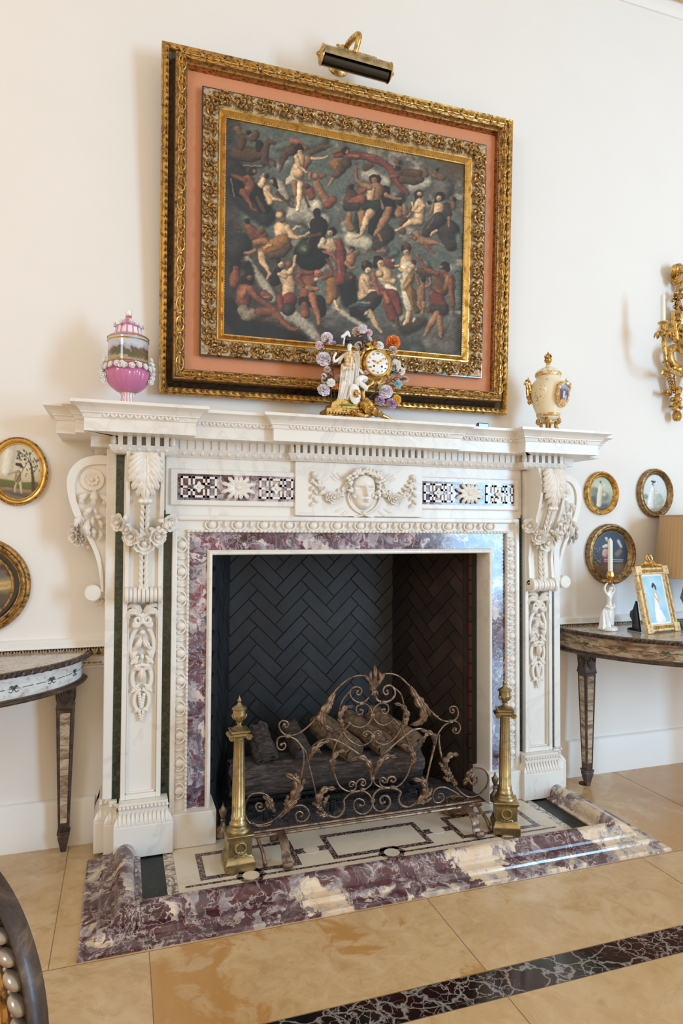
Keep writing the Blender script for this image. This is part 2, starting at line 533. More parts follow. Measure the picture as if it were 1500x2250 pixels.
M['band'] = g.mat
M['joint'] = plain('floor_grout', srgb(170, 140, 104), .6)
mb = MB()
tones = []
J = .0015
def ftile(x0, x1, y0, y1, tone, m=0):
    mb.cur = m
    mb.add([(x0 + J, y0 + J, 0), (x1 - J, y0 + J, 0), (x1 - J, y1 - J, 0), (x0 + J, y1 - J, 0)], [(0, 1, 2, 3)])
    tones.append(tone)
XJ = [-4.6, -2.93, -1.945, -.961, .024, 1.009, 1.994, 2.98, 5.4]
rowsA = [(-.858, .0, [-4.6, -3.4, -2.3, -1.26, .3, 1.590, 2.6, 5.4]), (-1.278, -.858, XJ), (-2.5, -1.394, XJ), (-3.6, -2.5, [-4.6, -2.4, -1.45, -.47, .5, 1.5, 2.5, 5.4]), (-5.5, -3.6, XJ)]
k = 0
for (y0, y1, X) in rowsA:
    for a, b in zip(X[:-1], X[1:]):
        k += 1
        oc = 1.0 if (abs(a + .961) < .01 and abs(y1 + .858) < .01) else (.75 if a > 1.5 or (y0 > -.9 and a > 0) else .25)
        ftile(a, b, y0, y1, (oc, .25 + .5 * ((k * 37) % 10) / 10 + (.25 if y1 < -1.3 else 0), 0, 1), 0)
XB = [-4.6, -2.35, -.875, .594, 2.07, 3.5, 5.4]
for a, b in zip(XB[:-1], XB[1:]):
    ftile(a, b, -1.394, -1.278, (0, 0, 0, 1), 1)
mb.cur = 2
mb.box(-4.6, 5.4, -5.5, 0.0, -.1, -.0012)
tones += [(0, 0, 0, 1)] * 6
fl_ = struct(mb.build('floor', [M['travertine'], M['band'], M['joint']], smooth=False))
ca = fl_.data.color_attributes.new('tone', 'FLOAT_COLOR', 'CORNER')
buf = []
for p, t in zip(fl_.data.polygons, tones):
    for _ in range(p.loop_total): buf += list(t)
ca.data.foreach_set('color', buf)

for nm, x0, x1 in (('baseboard_left', -4.6, -1.16), ('baseboard_right', 1.16, 5.4)):
    mb = MB()
    mb.sweep([(x0, 0), (x1, 0)], [(0, 0), (.022, 0), (.022, .186), (.018, .195), (.010, .199), (0, .2)])
    struct(mb.build(nm, M['trimpaint']))
# dado rail: white cap, gilded leaf band, thin gilt bead below
for k, (x0, x1) in enumerate(((-4.6, -1.112), (1.112, 5.4))):
    mb = MB()
    mb.sweep([(x0, 0), (x1, 0)], [(0, .885), (.018, .884), (.030, .876), (.030, .852), (.034, .850), (.034, .846), (0, .846)])
    r = struct(mb.build('trim_%d' % (k + 1), M['trimpaint']))
    mb = MB()
    mb.sweep([(x0, 0), (x1, 0)], [(0, .846), (.020, .846), (.014, .830), (.006, .812), (.006, .806), (0, .806)])
    mb.build('dark_ground', M['bronze'], r)
    mb = MB()
    mb.tube([(x0, -.012, .808), (x1, -.012, .808)], .003, 6)
    lo = max(x0, -1.9); hi = min(x1, 2.6)
    n = int((hi - lo) / .034)
    for i in range(n):
        x = lo + .017 + i * .034
        for sgn in (-1, 0, 1):
            mb.leaf([(x, -.013, .810), (x + sgn * .006, -.026, .826), (x + sgn * .013, -.027, .843)], .012, (0, -1, .2), 1, .25, .1, nu=5, nv=3)
    lab(mb.build('gilt_leaf_moulding', M['goldwash'], r), 'gilded carved leaf moulding')
    mb = MB()
    mb.sweep([(x0, 0), (x1, 0)], [(0, .786), (.008, .784), (.010, .776), (.008, .766), (0, .764)])
    mb.sweep([(x0, 0), (x1, 0)], [(0, .762), (.008, .76), (.008, .752), (0, .750)])
    mb.build('white_fillet', M['trimpaint'], r)
    mb = MB()
    n = int((hi - lo) / .045)
    for i in range(n):
        x = lo + i * .045
        mb.sph((x + .012, -.011, .775), (.013, .004, .0045), 8, 6)
        mb.sph((x + .031, -.011, .775), (.004, .004, .0055), 6, 6); mb.sph((x + .039, -.011, .775), (.003, .004, .0055), 6, 6)
    mb.build('gilt_bead_moulding', M['golddark'], r)
# ceiling with a cove cornice and a gilt bead
mb = MB(); mb.box(-4.6, 5.4, -5.5, .18, 4.66, 4.8)
struct(mb.build('ceiling', M['trimpaint'], smooth=False))
mb = MB()
pr = [(0, 4.50), (.012, 4.50), (.016, 4.508), (.016, 4.514)] + [(.02 + .11 * (1 - math.cos(a)), 4.52 + .10 * math.sin(a)) for a in np.linspace(0, PI / 2, 8)] + [(.15, 4.625), (.15, 4.66), (0, 4.66)]
mb.sweep([(-4.6, 0), (5.4, 0)], pr)
r = struct(mb.build('trim_3', M['trimpaint']))
mb = MB()
for i in range(70):
    x = 1.2 + i * .022
    mb.sph((x, -.062, 4.575), (.010, .006, .010), 6, 5)
mb.tube([(1.2, -.058, 4.564), (2.75, -.058, 4.564)], .004, 6); mb.tube([(1.2, -.070, 4.588), (2.75, -.070, 4.588)], .004, 6)
mb.build('gilt_bead_moulding', M['gold'], r)

# ------------------------------------------------------------------ chimneypiece
FP = thing('fireplace', 'large carved white marble fireplace with purple breccia and green marble inlays', 'fireplace', (0, 0, 0))
YB, YF = -.165, -.20            # body plane, shaft / frame face
PX0, PX1 = .894, 1.056          # pilaster shaft
def both(fn, *a, **k):
    for sx in (-1, 1): fn(sx, *a, **k)
def bx(mb, sx, x0, x1, y0, y1, z0, z1):
    a, b = sorted((sx * x0, sx * x1)); return mb.box(a, b, y0, y1, z0, z1)

# body: white marble backing with side returns
mb = MB()
mb.box(-.69, .69, YB + .01, 0, 1.262, 1.72)
for sx in (-1, 1):
    bx(mb, sx, .69, 1.115, YB, 0, .02, 1.72)
body = mb.build('body', M['marble'], FP, smooth=False)
# cream strip and side slab
for sx in (-1, 1):
    mb = MB()
    bx(mb, sx, 1.088, 1.127, YB - .006, 0, .235, 1.70)
    mb.build('edge_strip', M['marble'], FP, bevel=.004)
    mb = MB()
    bx(mb, sx, 1.05, 1.091, YB - .003, YB + .01, .205, 1.675)
    bx(mb, sx, .845, .90, YB - .003, YB + .01, .16, 1.44)
    lab(mb.build('green_marble_strip', M['green'], FP, smooth=False), 'dark green marble strip')
# plinths, stepping back towards the wall
def plinth(sx):
    mb = MB()
    bx(mb, sx, .845, 1.080, -.26, 0, .02, .148)
    bx(mb, sx, 1.07, 1.118, -.215, 0, .02, .148)
    bx(mb, sx, 1.11, 1.158, -.175, 0, .02, .148)
    p = mb.build('plinth', M['marble'], FP, bevel=.003)
    mb = MB()
    for (xa, xb, y) in ((.862, 1.064, -.243), (1.064, 1.102, -.198), (1.102, 1.142, -.158)):
        plan = [(xa, 0), (xa, y), (xb, y), (xb, 0)]
        pr = [(.014, .148), (.016, .156), (.010, .170), (0, .186), (-.010, .200), (-.010, .206), (-.006, .208), (-.006, .232), (-.010, .234)]
        if sx < 0: plan = [(-x, yy) for x, yy in plan][::-1]
        bx(mb, sx, xa + .004, xb - .004, y + .004, 0, .146, .2335)
        mb.sweep(plan, pr)
        n = max(2, int((xb - xa) / .0155))
        for i in range(n):
            x = xa + (xb - xa) * (i + .5) / n
            mb.sph((sx * x, y - .008, .221), .0072, 8, 6)
        m2 = max(1, int((xb - xa) / .016))
        for i in range(m2):
            x = xa + (xb - xa) * (i + .5) / m2
            mb.leaf([(sx * x, y - .017, .150), (sx * x, y - .012, .172), (sx * x, y + .004, .200)], .018, (0, -1, .3), 2, .16, .4, nu=7, nv=5)
        if xa > 1: continue
        for i in range(2):
            mb.sph((sx * xb, y + .02 + i * .016, .221), .0072, 8, 6)
    mb.build('bead_and_leaf_moulding', M['carve'], p)
both(plinth)
for sx in (-1, 1):
    mb = MB(); bx(mb, sx, .664, .848, -.235, 0, .02, .162)
    mb.build('inner_plinth', M['marble'], FP, bevel=.003)

# pilaster shaft with a sunk moulded panel
def shaft(sx):
    mb = MB()
    bx(mb, sx, PX0, PX1, YF + .022, 0, .234, 1.67)
    for (a, b, c, d) in ((PX0, PX0 + .020, .234, 1.67), (PX1 - .020, PX1, .234, 1.67)):
        bx(mb, sx, a, b, YF, YF + .03, c, d)
    bx(mb, sx, PX0 + .020, PX1 - .020, YF, YF + .03, .234, .255)
    for (a, b) in ((PX0 + .020, PX0 + .027), (PX1 - .027, PX1 - .020)):
        bx(mb, sx, a, b, YF + .009, YF + .03, .255, 1.67)
    bx(mb, sx, PX0 + .02, PX1 - .02, YF + .009, YF + .03, .255, .262)
    return mb.build('pilaster', M['marble'], FP, bevel=.0025)
# console bracket standing out from the top of the shaft
def prof_console(z):
    """front face offset beyond YF at height z"""
    P = [(1.06, .022), (1.10, .030), (1.14, .026), (1.22, .018), (1.30, .030), (1.38, .062), (1.46, .100), (1.54, .124), (1.60, .128), (1.65, .112), (1.68, .10)]
    zz = [p[0] for p in P]; yy = [p[1] for p in P]
    return float(np.interp(z, zz, yy))
def console(sx, xa=.901, xb=1.049):
    xc = sx * (xa + xb) / 2; w = xb - xa
    zs = resample([(z, prof_console(z)) for z in np.linspace(1.085, 1.675, 40)], 40)
    mb = MB()
    # bands across the face: raised fillets and a broad hollow
    bands = [(-.5, 0), (-.40, 0), (-.40, -.016), (-.14, -.016), (-.14, -.004), (.14, -.004), (.14, -.016), (.40, -.016), (.40, 0), (.5, 0)]
    vs = []
    for z, o in zs:
        row = [(xc + bands[0][0] * w, YF, z)]
        for b, d in bands: row.append((xc + b * w, YF - o - d, z))
        row.append((xc + bands[-1][0] * w, YF, z))
        vs += row
    k = len(bands) + 2
    fs = [(i * k + j, i * k + j + 1, (i + 1) * k + j + 1, (i + 1) * k + j) for i in range(len(zs) - 1) for j in range(k - 1)]
    fs.append(tuple((len(zs) - 1) * k + j for j in range(k))); fs.append(tuple(range(k))[::-1])
    mb.add(vs, fs)
    co = mb.build('console_bracket', M['carve'], FP, ang=.6)
    # rolled volute at the foot
    mb = MB()
    for i in range(9):
        x0 = xc - w / 2 + w * i / 9
        r = .036 if i in (0, 8) else (.030 if i % 2 else .033)
        mb.lathe([(r * .8, 0), (r, w / 60), (r, w / 9 - w / 60), (r * .8, w / 9)], (x0, YF - .030, 1.085), 20, ax=((0, 1, 0), (0, 0, 1), (1, 0, 0)))
    for s2 in (-1, 1):
        c = (xc + s2 * (w / 2 + .001), YF - .030, 1.085)
        pts = [(c[0], c[1] + r * math.cos(a), c[2] + r * math.sin(a)) for r, a in zip(np.linspace(.031, .004, 30), np.linspace(0, 4 * PI, 30))]
        mb.tube(pts, .0025, 6)
    mb.build('volute', M['carve'], co)
    # twin twisted ropes down the middle
    mb = MB()
    for s2 in (-1, 1):
        for ph in (0, PI):
            pts = []
            for z in np.linspace(1.075, 1.50, 90):
                a = ph + (z - 1.07) / .026 * PI * s2
                pts.append((xc + s2 * .0095 + .0042 * math.cos(a), YF - prof_console(z) - .007 + .0042 * math.sin(a), z))
            mb.tube(pts, .0058, 6)
    mb.build('rope_moulding', M['carve'], co)
    # acanthus leaf over the brow
    mb = MB()
    F = lambda u, z, h: (xc + u, YF - prof_console(z) - h, z)
    mb.leaf([F(0, 1.668, .012), F(0, 1.60, .016), F(0, 1.53, .018), F(0, 1.478, .022)], .05, (0, -1, 0), 4, .2, .3, nu=24, env=lambda s: .5 + .5 * math.sin(PI * min(1, s * 1.05)))
    for s2 in (-1, 1):
        for (z0, z1, u1, ww) in ((1.664, 1.636, .060, .040), (1.655, 1.606, .064, .044), (1.64, 1.576, .064, .046), (1.62, 1.550, .062, .048), (1.60, 1.520, .050, .044), (1.565, 1.494, .032, .036)):
            mb.leaf([F(s2 * .005, z0, .010), F(s2 * u1 * .5, (z0 + z1) / 2 + .008, .020), F(s2 * u1, z1, .012)], ww, (0, -1, .2), 3, .28, .35, nu=14, nv=7)
    for s2 in (-1, 0, 1):
        mb.sph(F(s2 * .016, 1.472, .016), (.014, .013, .012), 10, 8)
    mb.build('acanthus_leaf', M['carve'], co)
    # flower garland slung across, wrapping both sides
    rnd = random.Random(3)
    mb = MB()
    for i in range(13):
        t = -1 + 2 * i / 12
        u = t * .098
        z = 1.302 + .085 * abs(t) ** 1.6
        y = YF - prof_console(z) - (.030 if abs(t) < .8 else .004)
        if i in (0, 3, 6, 9, 12):
            mb.rose((xc + u, y, z), (t * .9, -1, -.15), .040 if i == 6 else .034, 3, rnd)
        elif i in (4, 8, 10):
            for q in range(7):
                mb.sph((xc + u + rnd.uniform(-.016, .016), y - .006 + rnd.uniform(-.010, .010), z + rnd.uniform(-.018, .018)), rnd.uniform(.008, .012), 10, 7)
        else:
            mb.rose((xc + u, y, z + .006), (t, -1, .3), .027, 2, rnd)
    for i in range(40):
        t = rnd.uniform(-1, 1); u = t * .096
        z = 1.302 + .085 * abs(t) ** 1.6 + rnd.uniform(-.03, .03)
        mb.sph((xc + u, YF - prof_console(z) - rnd.uniform(.006, .026) * (1 if abs(t) < .8 else .4), z), rnd.uniform(.007, .011), 8, 6)
    for i in range(34):
        t = rnd.uniform(-1, 1); u = t * .092
        z = 1.302 + .085 * abs(t) ** 1.6 + rnd.choice((-1, 1)) * .016
        y = YF - prof_console(z) - .012
        a = rnd.uniform(0, 2 * PI)
        mb.leaf([(xc + u, y, z), (xc + u + .018 * math.cos(a), y - .012, z + .018 * math.sin(a)), (xc + u + .034 * math.cos(a), y - .004, z + .034 * math.sin(a))], .024, (0, -1, 0), 2, .3, .2, nu=8, nv=5)
    mb.build('flower_garland', M['carve'], co)
def drop(sx):
    """carved pendant below the console"""
    xc = sx * (PX0 + PX1) / 2
    y = YF + .020
    mb = MB()
    L = lambda pts, w, lo=2, b=.3, se=.3: mb.leaf([(xc + u, y - h, z) for u, z, h in pts], w, (0, -1, 0), lo, b, se, nu=12, nv=7)
    for s in (-1, 1):
        L([(s * .004, 1.012, .016), (s * .026, 1.034, .028), (s * .046, 1.040, .022), (s * .060, 1.028, .014)], .030)
        L([(s * .004, .988, .010), (s * .030, 1.012, .026), (s * .056, 1.006, .020), (s * .062, .972, .010)], .034, 3)
        L([(s * .006, .965, .016), (s * .030, .952, .030), (s * .034, .975, .02)], .026)
        mb.tube(spiral((xc + s * .018, y - .020, .978), .022, .004, PI / 2, s * 1.4, 24), [.009, .005], 8)
        L([(s * .006, .905, .008), (s * .014, .880, .026), (s * .030, .858, .018), (s * .042, .845, .010)], .028, 3)
        L([(s * .020, .850, .006), (s * .034, .832, .016), (s * .030, .808, .008)], .028, 2)
        # oval strap rings
        for (zc, rz, rx, a0, a1) in ((.868, .082, .046, .15, .85), (.732, .058, .038, .1, .9)):
            pts = [(xc + s * rx * math.sin(PI * t), y - .008, zc + rz * math.cos(PI * t)) for t in np.linspace(a0, a1, 16)]
            mb.tube(pts, .0095, 6, flat=(1, .7), nrm=(0, -1, 0))
        for (z0, u0) in ((.806, .040), (.688, .036)):
            for q in range(9):
                mb.sph((xc + s * (u0 - .022 + .008 * (q % 3) + .004 * (q // 3)), y - .012, z0 + .016 - .009 * (q // 3) - .004 * (q % 3)), .0065, 8, 6)
        L([(s * .004, .762, .008), (s * .020, .778, .020), (s * .030, .762, .012)], .024)
        pts = [(xc + s * .030 * math.sin(PI * t), y - .009, .640 + .046 * math.cos(PI * t)) for t in np.linspace(.02, .98, 16)]
        mb.tube(pts, .0085, 6, flat=(1, .7), nrm=(0, -1, 0))
    mb.sph((xc, y - .016, 1.000), .010, 8, 6); mb.sph((xc, y - .014, .925), (.013, .012, .012), 8, 6); mb.sph((xc, y - .012, .822), (.008, .008, .014), 8, 6)
    for q in range(5): mb.sph((xc + .012 * (q - 2), y - .018, .790 - .003 * abs(q - 2)), .009, 8, 6)
    mb.leaf([(xc, y - .006, .775), (xc, y - .022, .750), (xc, y - .008, .715)], .034, (0, -1, 0), 1, .5, .1, nu=10, nv=7)
    for (zt, k, s_) in ((.668, 11, 1), (.592, 7, .8)):
        for q in range(k):
            mb.sph((xc + (.010 if q % 2 else -.010) * (1 - q / k) * s_, y - .014, zt - q * .0055), .0085 * s_, 8, 6)
    for s in (-1, 1):
        L([(0, .606, .006), (s * .018, .600, .014), (s * .030, .588, .008)], .018)
    return mb
for sx in (-1, 1):
    p = shaft(sx)
    console(sx)
    drop(sx).build('carved_pendant', M['carve'], p)

# side console: scroll bracket standing out sideways from the chimneypiece
def side_console(sx):
    C = crop(130, 970, 1 / 5.23, -.15)
    def q(pts): return [(sx * abs(C(u, v)[0]), C(u, v)[2]) for u, v in pts]
    outer = cat(q([(600, 165), (420, 160), (260, 200), (150, 290), (95, 400), (88, 520), (115, 680), (165, 830), (230, 960), (310, 1090), (380, 1230), (430, 1370), (460, 1510), (470, 1640), (468, 1720)]), 6)
    inner = cat(q([(545, 1730), (545, 1600), (545, 1400), (545, 1000), (570, 600), (600, 400)]), 3)
    y0, y1 = -.15, -.055
    mb = MB()
    ol = [tuple(p) for p in outer] + [tuple(p) for p in inner]
    mb.prism(ol if sx < 0 else ol[::-1], lambda u, v, d: (u, d, v), y0 + .012, y1)
    # raised band along the scroll edge
    band = q([(600, 165), (420, 160), (260, 200), (150, 290), (95, 400), (88, 520), (115, 680), (165, 830), (230, 960), (310, 1090), (380, 1230), (430, 1370), (460, 1510), (475, 1640), (478, 1720)])
    B2 = q([(600, 265), (430, 262), (310, 285), (230, 350), (190, 440), (180, 540), (200, 680), (250, 820), (310, 950), (370, 1080), (430, 1210), (475, 1350), (500, 1500), (508, 1640), (508, 1740)])
    a = cat(band, 5); b = cat(B2, 5)
    n = len(a)
    vs = []
    for i in range(n):
        vs += [(a[i][0], y1, a[i][1]), (a[i][0], y0, a[i][1]), (b[i][0], y0, b[i][1]), (b[i][0], y0 + .014, b[i][1])]
    fs = []
    for i in range(n - 1):
        for j in range(3):
            f = (i * 4 + j, i * 4 + j + 1, (i + 1) * 4 + j + 1, (i + 1) * 4 + j)
            fs.append(f if sx < 0 else f[::-1])
    mb.add(vs, fs)
    cx, cz = q([(385, 1745)])[0]
    mb.lathe([(.004, -.155), (.030, -.154), (.034, -.150), (.034, -.055)], (cx, 0, cz), 28, ax=((1, 0, 0), (0, 0, 1), (0, 1, 0)))
    vx, vz = q([(380, 440)])[0]
    mb.lathe([(.004, -.150), (.046, -.150), (.048, -.147), (.048, -.12)], (vx, 0, vz), 32, ax=((1, 0, 0), (0, 0, 1), (0, 1, 0)))
    o = mb.build('side_console', M['carve'], FP, ang=.6)
    mb = MB()
    rnd = random.Random(11)
    for k_ in range(8):
        an = 2 * PI * k_ / 8
        mb.petal((vx, -.152, vz), (math.cos(an), -.15, math.sin(an)), (0, -1, 0), .026, .020, .2)
    mb.sph((vx, -.158, vz), .009, 10, 8)
    F = lambda u, v, h: (lambda p: (sx * abs(p[0]), -.15 - h, p[2]))(C(u, v))
    for (pts, w) in (([(410, 560, .004), (400, 640, .02), (395, 745, .012)], .034), ([(330, 600, 0), (270, 640, .012), (250, 720, .008)], .030), ([(470, 620, 0), (530, 660, .012), (510, 740, .006)], .030),
                     ([(380, 760, 0), (330, 800, .014), (290, 860, .006)], .028), ([(400, 760, 0), (420, 810, .014), (425, 850, .006)], .014), ([(385, 870, 0), (385, 930, .02), (395, 985, .01)], .018),
                     ([(420, 850, 0), (460, 870, .01), (490, 850, .004)], .024), ([(340, 900, 0), (320, 1000, .03), (350, 1090, .02)], .034), ([(385, 990, 0), (400, 1040, .02), (400, 1110, .01)], .022),
                     ([(450, 900, 0), (480, 950, .01), (485, 1010, .004)], .022), ([(460, 1020, 0), (480, 1070, .012), (450, 1150, .006)], .020), ([(250, 860, 0), (200, 930, .015), (190, 985, .01)], .030)):
        mb.leaf([F(*p) for p in pts], w, (0, -1, 0), 3, .3, .3, nu=12, nv=7)
    for (u, v, r) in ((240, 935, .024), (175, 1000, .022), (165, 1080, .026), (230, 1060, .020), (215, 1145, .020), (280, 1120, .018)):
        p = F(u, v, .0)
        mb.rose((p[0], -.13, p[2]), (sx, -1, -.1), r, 3, rnd)
        mb.rose((p[0] + sx * .004, -.085, p[2]), (sx, -.3, -.1), r, 2, rnd)
    for (u, v) in ((300, 1170), (330, 1215), (260, 1190), (440, 1840), (470, 1870), (430, 1880), (490, 1840)):
        p = F(u, v, 0); mb.sph((p[0], -.11, p[2]), .011, 8, 6)
    mb.build('flower_garland', M['carve'], o)
both(side_console)

# frieze
mb = MB()
mb.box(-.885, .885, YB - .008, 0, 1.425, 1.70)
mb.box(-.868, .868, YB - .010, 0, 1.415, 1.428)
fr = mb.build('frieze', M['marble'], FP, smooth=False)
for sx in (-1, 1):
    mb = MB()
    # framed panel
    X0, X1, Z0, Z1 = .300, .868, 1.463, 1.622
    bx(mb, sx, X0, X1, YB - .022, YB, Z0, Z1)
    pn = mb.build('framed_panel', M['marble'], fr, bevel=.005)
    mb = MB()
    x0, x1, z0, z1 = .315, .838, 1.487, 1.600
    bx(mb, sx, x0, x1, YB - .0235, YB - .01, z0, z1)
    lab(mb.build('inlay_ground', M['breccia'], pn, smooth=False), 'violet breccia inlay')
    mb = MB()
    yb0, yb1 = YB - .030, YB - .020
    def key(cx, w, h):
        zc = (z0 + z1) / 2
        t = .0095
        def bar(u0, v0, u1, v1):
            a, b = sorted((cx + u0 * w / 2, cx + u1 * w / 2)); c_, d_ = sorted((zc + v0 * h / 2, zc + v1 * h / 2))
            mb.box(a - t / 2, b + t / 2, yb0, yb1, c_ - t / 2, d_ + t / 2)
        for s in (-1, 1):
            bar(s, -1, s, 1); bar(s, 1, s * .56, 1); bar(s, -1, s * .56, -1)
            bar(s * .56, 1, s * .56, .30); bar(s * .56, -1, s * .56, -.30)
            bar(s * .30, .36, s * .30, 1) ; bar(s * .30, -.36, s * .30, -1)
            bar(s * .30, .36 * s, s * .56, .36 * s); bar(s, 0, s * .74, 0)
            bar(-.30, s, .30, s)
        for k_ in range(4):
            an = PI / 2 * k_
            mb.petal((cx, yb0 + .002, zc), (math.cos(an), -.1, math.sin(an)), (0, -1, 0), .024, .017, .15)
            an += PI / 4
            mb.petal((cx, yb0 + .002, zc), (math.cos(an), -.1, math.sin(an)), (0, -1, 0), .015, .008, .15)
        mb.sph((cx, yb0 - .002, zc), .005, 8, 6)
    for c_ in (.405, .748): key(sx * c_, .145, .082)
    mb.build('fretwork', M['marble'], pn, smooth=True, ang=.4)
    mb = MB()
    cx, zc = sx * .577, (z0 + z1) / 2
    for k_ in range(12):
        an = 2 * PI * (k_ + .5) / 12
        el = .047 + .033 * abs(math.cos(an)) ** 2
        mb.leaf([(cx, yb0, zc), (cx + .6 * el * math.cos(an), yb0 - .012, zc + .5 * el * math.sin(an) * 1.15), (cx + el * math.cos(an), yb0 - .004, zc + el * math.sin(an) * 1.05)], .030, (0, -1, 0), 3, .22, .35, nu=12, nv=5)
    mb.sph((cx, yb0 - .008, zc), (.016, .010, .012), 12, 8)
    mb.build('leaf_rosette', M['carve'], pn)

# central tablet with a wreathed mask
TY = -.197
mb = MB(); mb.box(-.318, .318, TY, 0, 1.424, 1.672)
tb = mb.build('tablet', M['marble'], fr, bevel=.002)
tb.parent = FP
C = crop(640, 1000, .2, TY)
def facefn(u, v):
    # u across -1..1, v up -1..1
    X = (u - .5) * 2; Z = (v - .5) * 2
    w = .86 - .34 * max(0, -Z) ** 1.7 - .10 * max(0, Z) ** 2
    r = 1 - (X / w) ** 2 - (Z * .98) ** 4
    h = .034 * max(0, r) ** .42
    G = lambda x, z, a, b: math.exp(-((X - x) / a) ** 2 - ((Z - z) / b) ** 2)
    h *= .92; h += .020 * G(0, -.06, .11, .20) + .010 * G(0, .20, .09, .22) + .010 * G(0, -.17, .17, .07)   # nose
    for s in (-1, 1):
        h += -.019 * G(s * .36, .20, .19, .10) + .011 * G(s * .36, .18, .13, .06) + .008 * G(s * .36, .34, .26, .05) - .004 * G(s * .36, .16, .15, .018)
        h += .004 * G(s * .42, -.22, .22, .2)
    h += .013 * G(0, -.42, .20, .045) + .013 * G(0, -.53, .16, .05) - .009 * G(0, -.475, .24, .02) - .008 * G(0, -.63, .2, .05) + .009 * G(0, -.80, .22, .12)
    return X, Z, h
cx0, _, cz0 = C(792, 408)
mb = MB()
def fg(u, v):
    X, Z, h = facefn(u, v)
    return (cx0 + X * .068, TY - h - .001, cz0 + Z * .082)
mb.grid(fg, 61, 77)
mb.build('carved_face', M['carve'], tb, ang=1.5)
mb = MB()
rnd = random.Random(5)
for i in range(46):           # hair and leaf crown
    t = rnd.uniform(-.25, 1.25)
    an = PI * t
    rr = rnd.uniform(.058, .088)
    px_, pz_ = cx0 + rr * math.cos(an), cz0 + .034 + rr * .85 * math.sin(an)
    a2 = an + rnd.choice((-1, 1)) * rnd.uniform(.8, 1.6)
    Lf = rnd.uniform(.022, .036)
    mb.leaf([(px_, TY - .010, pz_), (px_ + Lf * .5 * math.cos(a2), TY - .036, pz_ + Lf * .5 * math.sin(a2)), (px_ + Lf * math.cos(a2), TY - .020, pz_ + Lf * math.sin(a2))], .017, (0, -1, 0), 1, .35, .1, nu=7, nv=5)
for i in range(14):
    an = rnd.uniform(.1, .9) * PI
    mb.sph((cx0 + .072 * math.cos(an), TY - .030, cz0 + .036 + .06 * math.sin(an)), .008, 8, 6)
for s in (-1, 1):
    pts = [(cx0 + s * .066, TY - .004, cz0 + .02), (cx0 + s * .078, TY - .008, cz0 - .03), (cx0 + s * .055, TY - .008, cz0 - .075), (cx0 + s * .01, TY - .008, cz0 - .102), (cx0 - s * .05, TY - .004, cz0 - .118)]
    mb.tube(cat(pts, 6), [.006, .005, .004], 6)
mb.sph((cx0, TY - .010, cz0 - .100), .011, 8, 6)
mb.build('leaf_crown', M['carve'], tb)
mb = MB()
for s in (-1, 1):
    xe = cx0 + s * .252 if s > 0 else cx0 - .244
    ze = cz0 + .078
    for i in range(12):
        t = i / 11
        x = cx0 + s * .075 + (xe - cx0 - s * .075) * t
        z = cz0 + .045 - .10 * math.sin(PI * min(1, t * .95)) * .9 + (.03 * t)
        big = 1 - abs(t - .45) * 1.3
        if i in (4, 5, 6): mb.rose((x, TY - .012, z), (0, -1, 0), .026 if i == 5 else .020, 3, rnd)
        elif i % 2: mb.rose((x, TY - .008, z), (0, -1, .2), .016, 2, rnd)
        else:
            for q_ in range(3): mb.sph((x + rnd.uniform(-.01, .01), TY - .010, z + rnd.uniform(-.01, .01)), .009, 8, 6)
        a2 = rnd.uniform(0, 6.28)
        for q_ in range(2):
            a2 += 2.2
            mb.leaf([(x, TY - .004, z), (x + .014 * math.cos(a2), TY - .014, z + .014 * math.sin(a2)), (x + .028 * math.cos(a2), TY - .004, z + .028 * math.sin(a2))], .016, (0, -1, 0), 1, .3, .1, nu=6, nv=5)
    mb.sph((xe, TY - .010, ze), .013, 10, 8)
    for i in range(7):
        z = ze - .02 - i * .018
        a2 = -PI / 2 + (.7 if i % 2 else -.7)
        mb.leaf([(xe, TY - .003, z), (xe + .014 * math.cos(a2), TY - .014, z + .014 * math.sin(a2)), (xe + .030 * math.cos(a2), TY - .003, z + .030 * math.sin(a2))], .017 - .001 * i, (0, -1, 0), 1, .3, .1, nu=7, nv=5)
    for (dx, dz, L_) in ((.115, .055, .05), (.10, .06, .045), (.13, .05, .04), (.075, -.085, .05), (.10, -.075, .05)):
        an = math.atan2(dz, s * dx) + s * .2
        p = (cx0 + s * dx, cz0 + dz)
        mb.leaf([(p[0], TY, p[1]), (p[0] + L_ * .5 * math.cos(an), TY - .003, p[1] + L_ * .5 * math.sin(an)), (p[0] + L_ * math.cos(an), TY - .001, p[1] + L_ * math.sin(an))], .014, (0, -1, 0), 2, .12, .2, nu=8, nv=5)
mb.build('fruit_garland', M['carve'], tb)

# entablature: mitred breaks over side consoles, pilasters and tablet
def plan(xs_, ys_, xm, ym, xf0, xf1, yf, yb_, xt, yt):
    L = [(-xs_, 0), (-xs_, -ys_), (-xm, -ys_), (-xm, -ym), (-xf1, -ym), (-xf1, -yf), (-xf0, -yf), (-xf0, -yb_), (-xt, -yb_), (-xt, -yt)]
    return L + [(-x, y) for x, y in L[::-1]]
PC = plan(1.19, .125, 1.118, .175, .908, 1.082, .245, .172, .325, .212)
mb = MB()
mb.sweep(PC, [(-.12, 1.742), (.126, 1.742), (.126, 1.792), (.130, 1.794), (.134, 1.808), (.140, 1.812), (.140, 1.816), (.146, 1.824), (.156, 1.836), (.170, 1.842), (.174, 1.844), (.174, 1.856), (-.11, 1.858)])
mb.box(-1.19, 1.19, -.20, 0, 1.70, 1.8575)
co = mb.build('cornice', M['marble'], FP, ang=.5)
mb = MB()          # leaf band under the cyma
P2 = [np.array(p) for p in PC]
